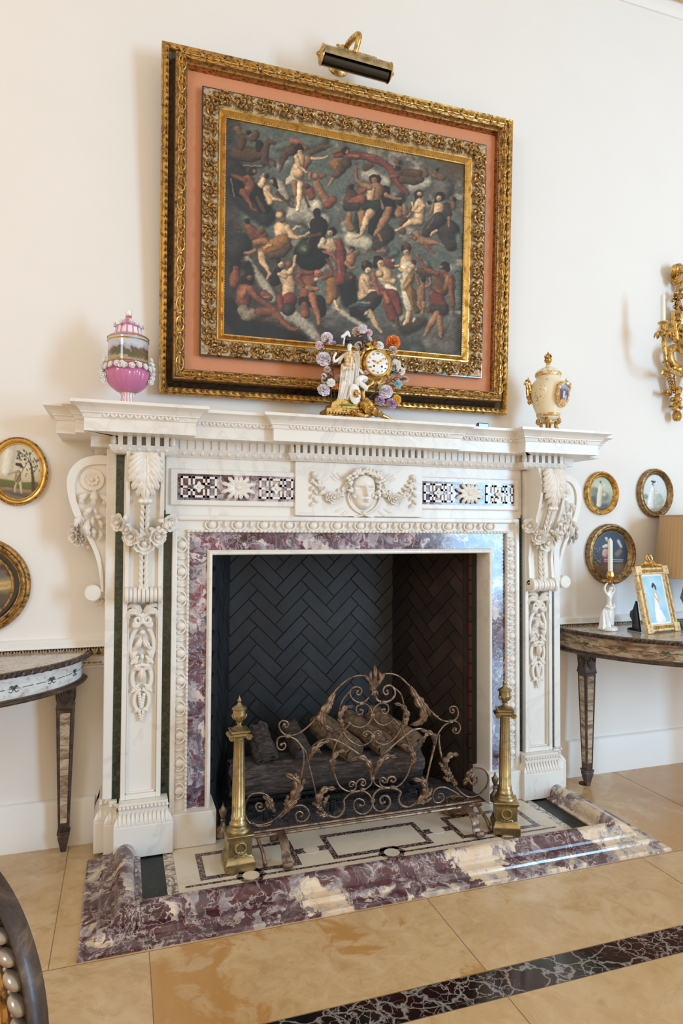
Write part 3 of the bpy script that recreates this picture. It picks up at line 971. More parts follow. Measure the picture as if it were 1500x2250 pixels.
for a, b, pa, pb in zip(PC[1:-2], PC[2:-1], PC[:-3], PC[3:]):
    a = np.array(a); b = np.array(b)
    d = b - a; Ln = np.linalg.norm(d); d /= Ln
    nr = np.array([d[1], -d[0]])
    n = int((Ln + .13) / .030)
    if n < 2: continue
    mb = MB()
    for i in range(n):
        t = -.06 + (Ln + .12) * (i + .5) / n
        c_ = a + d * t + nr * .133
        for s in (-1, 1):
            e_ = c_ + d * s * .012
            mb.leaf([(c_[0], c_[1], 1.796), (c_[0] + d[0] * s * .006 + nr[0] * .005, c_[1] + d[1] * s * .006 + nr[1] * .005, 1.803), (e_[0] + nr[0] * .002, e_[1] + nr[1] * .002, 1.811)], .011, (nr[0], nr[1], .1), 1, .25, .1, nu=5, nv=3)
    mb.build('leaf_band', M['carve'], co)

PD = plan(1.155, .095, 1.10, .150, .872, 1.092, .232, .178, .332, .208)
mb = MB()
mb.sweep(PD, [(-.1, 1.672), (.004, 1.672), (.008, 1.676), (.012, 1.680), (.020, 1.690), (.026, 1.700), (.028, 1.706), (-.02, 1.706), (-.02, 1.744), (-.1, 1.744)])
ed = mb.build('egg_moulding', M['marble'], FP, ang=.5)
mp = MB()
def pinecone(x, y):
    mp.lathe([(.004, 1.700), (.010, 1.704), (.014, 1.714), (.013, 1.728), (.010, 1.742)], (x, y, 0), 12, fl=lambda a, r, z: r * (1 + .12 * math.sin(a * 6 + z * 900)))
for a, b in zip(PD[:-1], PD[1:]):
    a = np.array(a); b = np.array(b)
    d = b - a; Ln = np.linalg.norm(d); d = d / Ln
    nr = np.array([d[1], -d[0]])
    if Ln < .045: continue
    me_ = MB(); md = MB()
    m_ = max(1, round(Ln / .040))
    for i in range(m_):
        t = Ln * (i + .5) / m_
        c_ = a + d * t + nr * .004
        me_.sph((c_[0] + nr[0] * .008, c_[1] + nr[1] * .008, 1.6925), (.0125, .0125, .0145), 10, 8)
        for s in (-1, 1):
            e_ = a + d * (t + s * .018) + nr * .018
            me_.tube([(e_[0], e_[1], 1.706), (e_[0] - d[0] * s * .001, e_[1] - d[1] * s * .001, 1.690), (e_[0] - d[0] * s * .006 - nr[0] * .008, e_[1] - d[1] * s * .006 - nr[1] * .008, 1.678)], .0028, 5)
    m_ = max(1, round((Ln - .02) / .0325))
    for i in range(m_):
        t = (Ln) * (i + .5) / m_
        if Ln > .4 and Ln < .6 and i in (m_ // 2,):
            c_ = a + d * t + nr * .012; pinecone(c_[0], c_[1]); continue
        c_ = a + d * t + nr * .006
        md.obox((c_[0], c_[1], 1.724), ((d[0], d[1], 0), (nr[0], nr[1], 0), (0, 0, 1)), (.0195, .044, .037))
    me_.build('eggs_and_darts', M['carve'], ed); md.build('dentil_course', M['carve'], ed, smooth=False)
for i in (1, 3, 5, 6, 9, 10, 13, 14, 16, 18):
    x, y = PD[i]
    pinecone(x + (.008 if x > 0 else -.008) * (1 if i in (1, 3, 5, 9, 10, 14, 16, 18) else -1), y - .008)
mp.build('pinecone_drops', M['carve'], ed)

# surround: egg-and-dart frame, breccia slip, white inner edge
def fpath(x, zt, zb=.155):       # open path up the left, across, down the right ; offset = outward away from opening
    return x, zt
mb = MB()
def uframe(mb, prof, zb):
    """prof [(d,y)] d measured outward from opening edge x=.686,z=1.247"""
    k = len(prof)
    vs = []
    for (sx, zt) in ((-1, zb), (-1, None), (1, None), (1, zb)):
        for d, y in prof:
            vs.append((sx * (.686 + d), y, (1.247 + d) if zt is None else zt))
    fs = [(i * k + j, i * k + j + 1, (i + 1) * k + j + 1, (i + 1) * k + j) for i in range(3) for j in range(k - 1)]
    mb.add(vs, fs)
uframe(mb, [(.100, YB), (.100, YF + .005), (.106, YF), (.110, YF + .006), (.112, YF + .013), (.148, YF + .010), (.152, YF - .002), (.156, YF - .004), (.170, YF - .004), (.172, YF - .001), (.172, 0)], .16)
fm = mb.build('surround_frame', M['marble'], FP, ang=.4)
mb = MB()
def egg(x, z, ax_):
    # ax_: unit along, (ux,uz)
    ux, uz = ax_
    mb.sph((x, YF + .006, z), (.0185 + .006 * abs(ux) * 0, .014, .0185), 14, 10, ax=((ux, 0, uz), (0, 1, 0), (-uz, 0, ux)))
    c = []
    for t in np.linspace(-.62, .62, 11):
        an = t * PI
        # horseshoe rim opening away from outer edge
        c.append((x + ux * .030 * math.sin(an) * 1.0 + uz * 0 + (-uz) * (-.024) * math.cos(an) * -1 * 0, 0, 0))
for i in range(13):
    x = -.747 + 1.494 * (i + .5) / 13
    egg(x, 1.378, (1, 0))
    mb.tube([(x + .030 * math.sin(t), YF + .004, 1.381 - .024 * math.cos(t)) for t in np.linspace(-2.1, 2.1, 13)], .0042, 6)
    for s in (-1,):
        xx = x + .0575
        if i < 12:
            mb.leaf([(xx, YF + .006, 1.396), (xx, YF - .004, 1.380), (xx, YF + .006, 1.361)], .016, (0, -1, 0), 1, .3, .1, nu=7, nv=5)
for sx in (-1, 1):
    for i in range(10):
        z = 1.352 - 1.165 * (i + .5) / 10
        x = sx * .817
        egg(x, z, (0, 1))
        mb.tube([(sx * (.820 - .024 * math.cos(t)), YF + .004, z + .032 * math.sin(t)) for t in np.linspace(-2.1, 2.1, 13)], .0042, 6)
        if i < 9:
            zz = z - .058
            mb.leaf([(sx * .835, YF + .006, zz), (sx * .818, YF - .004, zz), (sx * .800, YF + .006, zz)], .016, (0, -1, 0), 1, .3, .1, nu=7, nv=5)
mb.build('egg_and_dart_carving', M['carve'], fm)
mb = MB()
n = 86
for i in range(n):
    x = -.79 + 1.58 * i / (n - 1)
    mb.sph((x, YF + .001, 1.3515), (.0085, .006, .006), 8, 5)
for sx in (-1, 1):
    for i in range(64):
        z = 1.333 - 1.17 * i / 63
        mb.sph((sx * .7905, YF + .001, z), (.006, .006, .0085), 6, 5)
mb.build('bead_moulding', M['carve'], fm)
mb = MB()
mb.box(-.79, .79, YB - .016, 0, 1.270, 1.348)
for sx in (-1, 1): bx(mb, sx, .708, .79, YB - .0161, 0, .16, 1.270)
lab(mb.build('breccia_slip', M['breccia'], FP, smooth=False), 'purple and cream breccia marble slip')
mb = MB()
uframe(mb, [(.0, -.07), (.0, YF + .008), (.003, YF + .002), (.008, YF), (.014, YF + .002), (.018, YF + .008), (.021, YF + .010), (.023, YF + .02), (.023, 0)], .16)
mb.build('inner_edge_moulding', M['marble'], FP, ang=.5)

# ------------------------------------------------------------------ firebox lining
FB = thing('firebox', 'sooty herringbone brick firebox inside the marble fireplace', 'firebox', (0, .2, 0))
g = NT('sooty_brick', .62, 0, .12, .4)
tone = g.n('ShaderNodeVertexColor', layer_name='tone').outputs[0]
nz = g.noise(5, 5, .5, .6)
g.col(g.mix(g.ramp(nz, [(.35, .75), (.65, .25)]), tone, srgb(16, 15, 16))); g.bump(g.noise(60, 4), .3, .002)
M['brick'] = g.mat
M['mortar'] = plain('sooty_mortar', srgb(44, 40, 38), .8, bump=.3)
def clip(poly, x0, x1, z0, z1):
    def cl(P, f, inter):
        out = []
        for i in range(len(P)):
            a, b = P[i], P[(i + 1) % len(P)]
            if f(a): out.append(a)
            if f(a) != f(b): out.append(inter(a, b))
        return out
    for ax_, val, sg in ((0, x0, 1), (0, x1, -1), (1, z0, 1), (1, z1, -1)):
        f = lambda p: (p[ax_] - val) * sg >= 0
        def inter(a, b):
            t = (val - a[ax_]) / (b[ax_] - a[ax_]); return (a[0] + (b[0] - a[0]) * t, a[1] + (b[1] - a[1]) * t)
        if not poly: return []
        poly = cl(poly, f, inter)
    return poly
def herring(name, A, B, z0, z1, cols, rnd, parent, side=1):
    """brick panel from plan point A to B, bricks proud towards the camera side"""
    A = np.array(A); B = np.array(B); L = np.linalg.norm(B - A); d = (B - A) / L
    nr = np.array([d[1], -d[0]]) * side
    bl, bw, gp = .205, .068, .006
    mb = MB(); tl = []
    def emit(P):
        P = clip(P, .0, L, 0, z1 - z0)
        if len(P) < 3: return
        ar = abs(sum(P[i][0] * P[(i + 1) % len(P)][1] - P[(i + 1) % len(P)][0] * P[i][1] for i in range(len(P)))) / 2
        if ar < 2e-4: return
        c = cols(sum(p[0] for p in P) / len(P) / L, sum(p[1] for p in P) / len(P), rnd)
        j = rnd.uniform(.005, .009)
        n0 = len(mb.f)
        mb.prism(P, lambda u, v, dd: (A[0] + d[0] * u + nr[0] * dd, A[1] + d[1] * u + nr[1] * dd, z0 + v), -.002, j)
        tl.extend([c] * (len(mb.f) - n0))
    s2 = math.sqrt(.5)
    unit = bl / 3
    # herringbone lattice (3:1) rotated 45 deg
    for i in range(-24, 26):
        for j in range(-24, 26):
            bxs = (i + j * 3, i - j * 3)
            ox, oz = bxs[0] * unit, bxs[1] * unit
            for (x, z, w, h) in ((ox, oz, bl, unit), (ox, oz + unit, unit, bl)):
                # rotate
                q = [(x + gp / 2, z + gp / 2), (x + w - gp / 2, z + gp / 2), (x + w - gp / 2, z + h - gp / 2), (x + gp / 2, z + h - gp / 2)]
                q = [((a - b) * s2 + .3, (a + b) * s2) for a, b in q]
                if max(p[0] for p in q) < 0 or min(p[0] for p in q) > L or max(p[1] for p in q) < 0 or min(p[1] for p in q) > z1 - z0: continue
                emit(q)
    o = mb.build(name, M['brick'], parent, smooth=False)
    ca = o.data.color_attributes.new('tone', 'FLOAT_COLOR', 'CORNER')
    buf = []
    for p, t in zip(o.data.polygons, tl):
        for _ in range(p.loop_total): buf += list(t)
    ca.data.foreach_set('color', buf)
    return o
rnd = random.Random(2)
def cback(u, z, r):
    k = r.uniform(.8, 1.2); return (.030 * k, .036 * k, .044 * k, 1)
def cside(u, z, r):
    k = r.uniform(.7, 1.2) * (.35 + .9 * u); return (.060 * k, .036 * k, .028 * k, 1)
mb = MB()
mb.box(-.60, .52, .43, .50, .0, 1.4)
for (a, b) in (((.43, .43), (.662, -.07)), ((-.52, .43), (-.672, -.07))):
    a = np.array(a); b = np.array(b); d = (b - a); L = np.linalg.norm(d); d /= L; nr = np.array([d[1], -d[0]]) * (-1 if a[0] > 0 else 1)
    o_ = nr * (.04 if a[0] > 0 else -.04) * (1 if a[0] > 0 else 1)
    cx = (a + b) / 2
    out = np.array([1, 0]) if a[0] > 0 else np.array([-1, 0])
    mb.obox((cx[0] + out[0] * .034, cx[1], .66), ((d[0], d[1], 0), (-d[1], d[0], 0), (0, 0, 1)), (L, .06, 1.32))
mb.box(-.66, .66, -.07, .46, 1.33, 1.40)
mb.build('mortar_backing', M['mortar'], FB, smooth=False)
herring('back_panel', (-.52, .43), (.43, .43), .02, 1.32, cback, rnd, FB)
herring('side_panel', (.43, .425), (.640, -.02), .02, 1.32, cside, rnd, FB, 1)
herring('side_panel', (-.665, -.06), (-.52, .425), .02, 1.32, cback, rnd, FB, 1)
# straight brick edge beside the right jamb
mb = MB(); tl = []
for i in range(18):
    z = .03 + i * .072
    c = (.12 * rnd.uniform(.6, 1.2), .040, .026, 1)
    n0 = len(mb.f)
    mb.box(.646 + rnd.uniform(-.002, .002), .70, -.068, -.02, z, z + .062)
    tl += [c] * (len(mb.f) - n0)
o = mb.build('brick_edge', M['brick'], FB, smooth=False)
ca = o.data.color_attributes.new('tone', 'FLOAT_COLOR', 'CORNER'); buf = []
for p, t in zip(o.data.polygons, tl):
    for _ in range(p.loop_total): buf += list(t)
ca.data.foreach_set('color', buf)
g = NT('ashy_firebrick', .6); e = g.ramp(g.noise(12, 6, 1, .7), [(.35, srgb(40, 40, 46)), (.6, srgb(92, 90, 96)), (.75, srgb(128, 126, 130))]); g.col(e); g.bump(g.noise(30, 4), .3)
M['ash'] = g.mat
mb = MB(); tl = []
mb.box(-.70, .69, -.20, .46, -.02, .018)
for i in range(12):
    for j in range(6):
        x = -.66 + i * .112 + (.056 if j % 2 else 0); y = -.19 + j * .1
        if abs(x + .05) < .6: mb.box(x, x + .108, y, y + .096, .0, .0215)
mb.build('firebrick_floor', M['ash'], FB, smooth=False, bevel=.002)

# ------------------------------------------------------------------ hearth
HE = thing('hearth', 'low inlaid marble hearth with a moulded purple breccia kerb', 'hearth', (0, -.5, 0))
mb = MB(); mb.box(-.98, .98, -.650, -.16, -.01, .016)
mb.build('black_border', M['black'], HE, smooth=False)
mb = MB(); mb.box(-.885, .885, -.602, -.20, .012, .018)
mb.build('veined_border', M['veined'], HE, smooth=False)
mb = MB(); mb.box(-.845, .845, -.575, -.20, .014, .0192)
mb.build('cream_slab', M['slab'], HE, smooth=False)
mb = MB()
zt = .0202
def ring(x0, x1, y0, y1, t):
    mb.box(x0, x1, y0, y0 + t, .016, zt); mb.box(x0, x1, y1 - t, y1, .016, zt); mb.box(x0, x0 + t, y0 + t, y1 - t, .016, zt); mb.box(x1 - t, x1, y0 + t, y1 - t, .016, zt)
t = .024
for (a, b) in ((-.76, -.36), (-.225, .225), (.36, .76)): ring(a, b, -.515, -.30, t)
mb.box(-.82, .82, -.550, -.538, .016, zt)
for xa in (-.36, .225):
    mb.box(xa + .0, xa + .135, -.428, -.388, .016, zt)
for x in (-.57, 0.02, .57):
    mb.cur = 0
    mb.lathe([(.060, .016), (.060, zt)], (x, -.535, 0), 6)
mb.cur = 1
for x, y in ((-.57, -.535), (.02, -.535), (.57, -.535), (-.292, -.408), (.292, -.408), (-.80, -.50), (.80, -.50)):
    mb.lathe([(.033, .017), (.033, zt + .0006)], (x, y, 0), 24)
mb.build('inlay_pattern', [M['darkinlay'], M['slab']], HE, smooth=False)
mb = MB()
KP = [(-.978, -.20), (-.978, -.648), (.978, -.648), (.978, -.20)]
pr = [(-.004, 0), (-.004, .022), (.006, .028), (.016, .028), (.018, .036)]
pr += [(.055 - .036 * math.cos(a), .042 + .040 * math.sin(a)) for a in np.linspace(0.1, PI * .86, 10)]
pr += [(.094, .050), (.102, .046), (.104, .036), (.122, .031), (.138, .031), (.146, .026), (.150, .018), (.176, .014), (.194, .013), (.200, .009), (.200, 0)]
mb.sweep(KP, pr)
lab(mb.build('kerb', M['curb'], HE, ang=.4), 'moulded purple and cream breccia kerb')

# ------------------------------------------------------------------ fire screen
SY = -.40
FS = thing('fire_screen', 'bronze wrought iron fire screen of scrolls and acanthus leaves standing before the logs', 'fire screen', (0, SY, .02))
C4 = crop(560, 1440, .266667, SY); C3 = crop(950, 1440, .186667, SY); C2 = crop(460, 1520, .186667, SY)
def rod(name, curves, r=.0052, flat=(1, .8)):
    for C, pts, *rr in curves:
        mb = MB()
        P = resample(cat([C(*p) for p in pts], 8), max(12, len(pts) * 7))
        mb.tube(P, rr[0] if rr else [r * .9, r, r * .8], 8, flat=flat)
        e = P[-1]
        mb.sph(e, r * 1.35, 8, 6)
        mb.build(name, M['bronze'], FS)
rod('scroll_bar', [
    (C4, [(975, 200), (930, 180), (860, 165), (780, 190), (700, 250), (640, 320), (570, 420), (500, 520), (420, 600), (350, 645), (270, 660), (215, 625), (198, 575), (220, 540), (262, 545), (275, 578), (250, 592), (240, 570)]),
    (C4, [(985, 200), (1030, 165), (1100, 150), (1180, 170), (1260, 240), (1350, 340), (1440, 450), (1500, 505)]),
    (C3, [(0, 685), (60, 735), (130, 770), (215, 775), (280, 740), (300, 680), (285, 620), (240, 598), (203, 620), (205, 660), (235, 680), (255, 655), (238, 640)]),
    (C4, [(270, 662), (200, 675), (180, 720), (190, 765), (225, 778), (252, 750), (240, 722), (215, 735)]),
    (C3, [(215, 775), (270, 775), (310, 810), (325, 860), (300, 910), (260, 915), (235, 885), (250, 855), (280, 865), (268, 880)]),
    (C4, [(275, 665), (330, 690), (375, 740), (398, 800), (400, 880), (380, 1000), (350, 1080)]),
    (C3, [(210, 785), (140, 820), (90, 880), (50, 950), (20, 1030), (5, 1130)]),
    (C3, [(80, 930), (75, 1000), (90, 1120), (120, 1230), (170, 1320)]),
    (C4, [(375, 740), (420, 800), (435, 870), (460, 970), (485, 1070), (505, 1150)]),
    (C4, [(1500, 660), (1470, 780), (1440, 900), (1405, 1060)]),
    (C4, [(940, 340), (910, 375), (865, 390), (815, 370), (785, 330), (785, 290), (815, 262), (860, 265), (878, 295), (860, 325), (835, 315), (845, 295)]),
    (C4, [(990, 330), (1010, 370), (1060, 385), (1115, 370), (1150, 330), (1150, 285), (1120, 250), (1075, 255), (1055, 290), (1070, 320), (1095, 315), (1088, 292)]),
    (C4, [(880, 400), (840, 420), (832, 455), (850, 485), (880, 480), (888, 455), (865, 447)]),
    (C4, [(870, 395), (920, 405), (955, 450), (960, 510), (930, 560), (880, 590), (820, 585), (775, 555)]),
    (C4, [(1050, 390), (1090, 410), (1098, 450), (1075, 480), (1045, 470), (1045, 445), (1065, 445)]),
    (C4, [(1060, 388), (1010, 405), (972, 450), (968, 500), (1000, 550), (1050, 575), (1100, 560), (1140, 525)]),
    (C4, [(800, 280), (750, 330), (712, 390), (695, 470), (700, 560), (730, 640), (780, 700), (850, 740), (910, 735), (955, 700), (968, 660), (935, 625), (900, 630), (890, 655), (912, 668), (915, 650)]),
    (C4, [(1150, 270), (1200, 320), (1222, 400), (1225, 500), (1200, 600), (1150, 680), (1080, 730), (1010, 720), (970, 670), (985, 630), (1020, 622), (1038, 645), (1020, 662), (1012, 645)]),
    (C4, [(785, 560), (730, 620), (680, 700), (645, 790), (640, 900), (660, 1000), (700, 1080), (770, 1120), (850, 1120), (910, 1100), (955, 1060), (965, 1010)]),
    (C4, [(1140, 525), (1190, 580), (1240, 660), (1275, 760), (1285, 860), (1260, 970), (1210, 1050), (1140, 1090), (1050, 1090), (990, 1060), (968, 1010)]),
    (C4, [(430, 860), (470, 760), (540, 705), (620, 690), (700, 715), (790, 770), (870, 830), (930, 920), (962, 1010)]),
    (C4, [(1480, 740), (1450, 660), (1380, 610), (1300, 615), (1230, 665), (1140, 740), (1060, 815), (1000, 900), (970, 1010)]),
    (C4, [(805, 1120), (830, 1090), (820, 1050), (790, 1040), (775, 1070), (795, 1082), (805, 1065)]),
    (C4, [(830, 1065), (850, 1030), (885, 1018), (910, 1045), (895, 1072), (872, 1062), (885, 1045)]),
    (C4, [(1060, 1090), (1030, 1060), (1028, 1025), (1050, 1005), (1078, 1025), (1065, 1050), (1048, 1035)]),
    (C4, [(1085, 1050), (1100, 1010), (1135, 1000), (1158, 1022), (1140, 1045), (1122, 1035)]),
    (C4, [(730, 1190), (780, 1140), (850, 1115), (910, 1125), (955, 1170), (962, 1240), (920, 1295), (865, 1305), (820, 1270), (815, 1210), (850, 1180), (895, 1200), (895, 1235), (865, 1235)]),
    (C4, [(730, 1190), (735, 1260), (700, 1320), (650, 1335), (590, 1310), (530, 1260), (480, 1220)]),
    (C4, [(965, 1200), (985, 1140), (1040, 1095), (1110, 1090), (1170, 1105), (1200, 1130), (1185, 1180), (1200, 1230), (1260, 1250), (1320, 1220), (1370, 1150)]),
    (C4, [(968, 1200), (975, 1250), (1020, 1285), (1080, 1270), (1112, 1220), (1100, 1170), (1060, 1155), (1030, 1185), (1040, 1220), (1065, 1210)]),
    (C4, [(340, 1100), (280, 1210), (210, 1310), (130, 1370), (40, 1395), (-20, 1385)]),
    (C2, [(720, 1560), (620, 1580), (510, 1565), (440, 1500), (415, 1400), (430, 1290), (490, 1210), (570, 1190), (650, 1200), (710, 1250), (745, 1320)]),
    (C2, [(660, 1370), (610, 1400), (565, 1395), (545, 1350), (570, 1310), (615, 1320), (615, 1355), (590, 1355)]),
    (C4, [(200, 1340), (260, 1290), (320, 1245), (390, 1235), (440, 1280), (440, 1330), (400, 1365), (350, 1360), (335, 1310), (365, 1285), (395, 1305), (380, 1328)]),
    (C3, [(120, 1290), (180, 1400), (250, 1520), (330, 1610), (420, 1665), (520, 1650), (610, 1580), (655, 1480), (640, 1390), (580, 1335), (490, 1325), (410, 1380), (375, 1470)]),
    (C3, [(430, 1440), (440, 1490), (480, 1520), (520, 1490), (520, 1440), (490, 1430), (480, 1460)]),
    (C3, [(310, 1640), (230, 1590), (130, 1550), (40, 1570), (0, 1640), (20, 1720), (80, 1730), (130, 1690), (115, 1630), (65, 1630), (70, 1670)]),
])
def lf(C, pts, w, lo=3, name='acanthus_leaf', **k):
    mb = MB()
    P = [C(u, v) for u, v in pts]
    P = [(p[0], p[1] - .010 - .010 * math.sin(PI * i / (len(P) - 1)), p[2]) for i, p in enumerate(P)]
    mb.leaf(P, w * .92, (0, -1, 0), lo + 1, .30, .62, nu=36, nv=11, th=.12, **k)
    mb.build(name, M['bronze'], FS)
for C, pts, w in (
    (C4, [(650, 300), (600, 390), (550, 480), (560, 560), (650, 630)], .050), (C4, [(640, 330), (600, 430), (600, 470)], .030), (C4, [(560, 430), (520, 520), (560, 640)], .030),
    (C4, [(1270, 250), (1330, 370), (1370, 460), (1340, 540), (1270, 570)], .048), (C4, [(1290, 290), (1380, 400), (1440, 500)], .034), (C4, [(1370, 440), (1390, 500), (1350, 570)], .030),
    (C4, [(695, 560), (690, 490), (735, 420), (810, 415)], .034), (C4, [(720, 620), (700, 530), (690, 480)], .026),
    (C4, [(1215, 560), (1240, 480), (1200, 410), (1135, 390)], .034), (C4, [(1200, 600), (1235, 530), (1250, 460)], .026),
    (C4, [(960, 980), (930, 890), (870, 830), (770, 860)], .036), (C4, [(940, 900), (900, 850), (870, 820)], .024), (C4, [(975, 980), (1010, 880), (1080, 820), (1165, 835)], .036), (C4, [(1000, 900), (1040, 840), (1100, 800)], .024),
    (C4, [(645, 960), (625, 870), (670, 790), (745, 775)], .034), (C4, [(650, 900), (640, 840), (640, 800)], .022), (C4, [(1285, 900), (1290, 810), (1250, 740), (1185, 735)], .034), (C4, [(1270, 900), (1300, 850), (1310, 800)], .022),
    (C4, [(440, 855), (470, 780), (530, 720), (620, 690)], .032), (C4, [(450, 800), (500, 770), (540, 800)], .026), (C4, [(1475, 740), (1460, 660), (1410, 620), (1350, 610)], .032), (C4, [(1440, 640), (1390, 650), (1375, 720)], .024),
    (C4, [(240, 1260), (320, 1130), (330, 1020), (235, 965)], .050), (C4, [(290, 1200), (350, 1110), (410, 1000)], .034), (C4, [(230, 1290), (300, 1210), (375, 1140)], .030), (C4, [(250, 1260), (250, 1190), (270, 1140)], .026), (C4, [(330, 1060), (340, 1000), (320, 960)], .026),
    (C4, [(530, 1260), (520, 1160), (570, 1090), (660, 1090)], .042), (C4, [(540, 1250), (510, 1180), (500, 1140)], .026), (C4, [(560, 1280), (510, 1230), (470, 1200)], .026), (C4, [(600, 1310), (540, 1300), (490, 1270)], .026), (C4, [(560, 1240), (570, 1180), (610, 1140)], .026),
    (C4, [(1330, 1200), (1390, 1110), (1370, 1030), (1285, 1010)], .042), (C4, [(1350, 1180), (1420, 1130), (1450, 1080)], .026), (C4, [(1320, 1210), (1390, 1190), (1450, 1160)], .026), (C4, [(1380, 1100), (1390, 1040), (1360, 990)], .028),
    (C4, [(60, 1150), (110, 1180), (130, 1240), (170, 1285)], .034), (C4, [(90, 1160), (95, 1220), (110, 1260)], .024),
    (C3, [(150, 1340), (130, 1240), (190, 1160), (295, 1160)], .040), (C3, [(140, 1330), (90, 1280), (60, 1250)], .026), (C3, [(180, 1420), (130, 1350), (85, 1320)], .026), (C3, [(200, 1470), (150, 1440), (110, 1420)], .026), (C3, [(230, 1480), (190, 1400), (170, 1300)], .030), (C3, [(260, 1540), (240, 1480), (235, 1440)], .026),
    (C3, [(470, 1330), (410, 1370), (385, 1450), (350, 1520)], .034), (C3, [(460, 1350), (440, 1410), (460, 1440)], .022)):
    lf(C, pts, w)
for pts, w in (([(975, 270), (978, 160), (980, 65)], .028), ([(970, 265), (940, 180), (950, 110)], .020), ([(985, 265), (1020, 180), (1010, 115)], .020), ([(965, 260), (920, 190), (890, 145)], .020),
               ([(990, 260), (1030, 190), (1065, 140)], .020), ([(975, 270), (975, 320), (973, 355)], .018), ([(970, 275), (955, 310), (950, 330)], .014), ([(980, 275), (995, 305), (1000, 330)], .014)):
    lf(C4, pts, w, 1, 'palmette_leaf')
mb = MB(); c = C4(968, 268)
for k_ in (-1, 0, 1): mb.tube(circ((c[0], c[1] - .004, c[2] + k_ * .006), .012, 14, ((1, 0, 0), (0, 1, 0))), .0036, 6, closed=True)
mb.build('palmette_collar', M['bronze'], FS)
for (C, u, v) in ((C4, 270, 662), (C3, 212, 775), (C4, 875, 393), (C4, 1057, 385), (C4, 965, 490), (C4, 968, 665), (C4, 965, 1010), (C4, 798, 1118), (C4, 882, 1105), (C4, 1050, 1088), (C4, 1132, 1085), (C4, 968, 1195)):
    c = C(u, v); mb = MB(); mb.box(c[0] - .010, c[0] + .010, c[1] - .008, c[1] + .008, c[2] - .007, c[2] + .007)
    mb.build('collar', M['bronze'], FS, bevel=.002)
mb = MB()
mb.tube([(-.535, SY, .122), (.515, SY, .122)], .010, 8, flat=(1.1, .7)); mb.tube([(-.535, SY - .012, .108), (.515, SY - .012, .108)], .007, 8)
mb.build('base_bar', M['bronze'], FS)
def strap(name, pts, w, t=.008):
    mb = MB(); mb.tube(resample(cat(pts, 10), 44), .5, 4, flat=(w / .72, t / .72), nrm=(1, 0, 0))
    mb.build(name, M['bronze'], FS, ang=.5, bevel=0)
def ribbon(name, pts, x0, w, t=.006):
    P = resample(cat([(x0, y, z) for y, z in pts], 10), 44)
    mb = MB(); vs = []
    for i, p in enumerate(P):
        T = P[min(i + 1, 43)] - P[max(i - 1, 0)]; T /= np.linalg.norm(T)
        n_ = np.array([0, -T[2], T[1]]) * t / 2
        for sx_, s_ in ((-1, -1), (1, -1), (1, 1), (-1, 1)): vs.append(p + np.array([sx_ * w / 2, 0, 0]) + n_ * s_)
    fs = [(i * 4 + j, i * 4 + (j + 1) % 4, (i + 1) * 4 + (j + 1) % 4, (i + 1) * 4 + j) for i in range(43) for j in range(4)] + [(3, 2, 1, 0), (172, 173, 174, 175)]
    mb.add(vs, fs); mb.build(name, M['bronze'], FS, bevel=.0015, ang=.4)
for x0 in (-.425, .43):
    ribbon('foot', [(SY, .112), (SY - .03, .110), (SY - .075, .100), (SY - .105, .075), (SY - .110, .050), (SY - .122, .032), (SY - .140, .028), (SY - .152, .038), (SY - .144, .050), (SY - .134, .044)], x0, .036)
    ribbon('foot', [(SY, .112), (SY + .03, .108), (SY + .07, .090), (SY + .085, .055), (SY + .09, .034), (SY + .105, .028), (SY + .118, .036), (SY + .110, .048)], x0, .036)
for s, xx in ((-1, -.52), (1, .50)):
    mb = MB()
    P = cat([(xx, SY, .105), (xx + .004, SY - .02, .085), (xx + .012, SY - .055, .062), (xx + .014, SY - .075, .040), (xx + .012, SY - .090, .030), (xx + .012, SY - .105, .036), (xx + .012, SY - .100, .050)], 6)
    mb.tube(P, .008, 8); mb.build('scroll_foot', M['bronze'], FS)

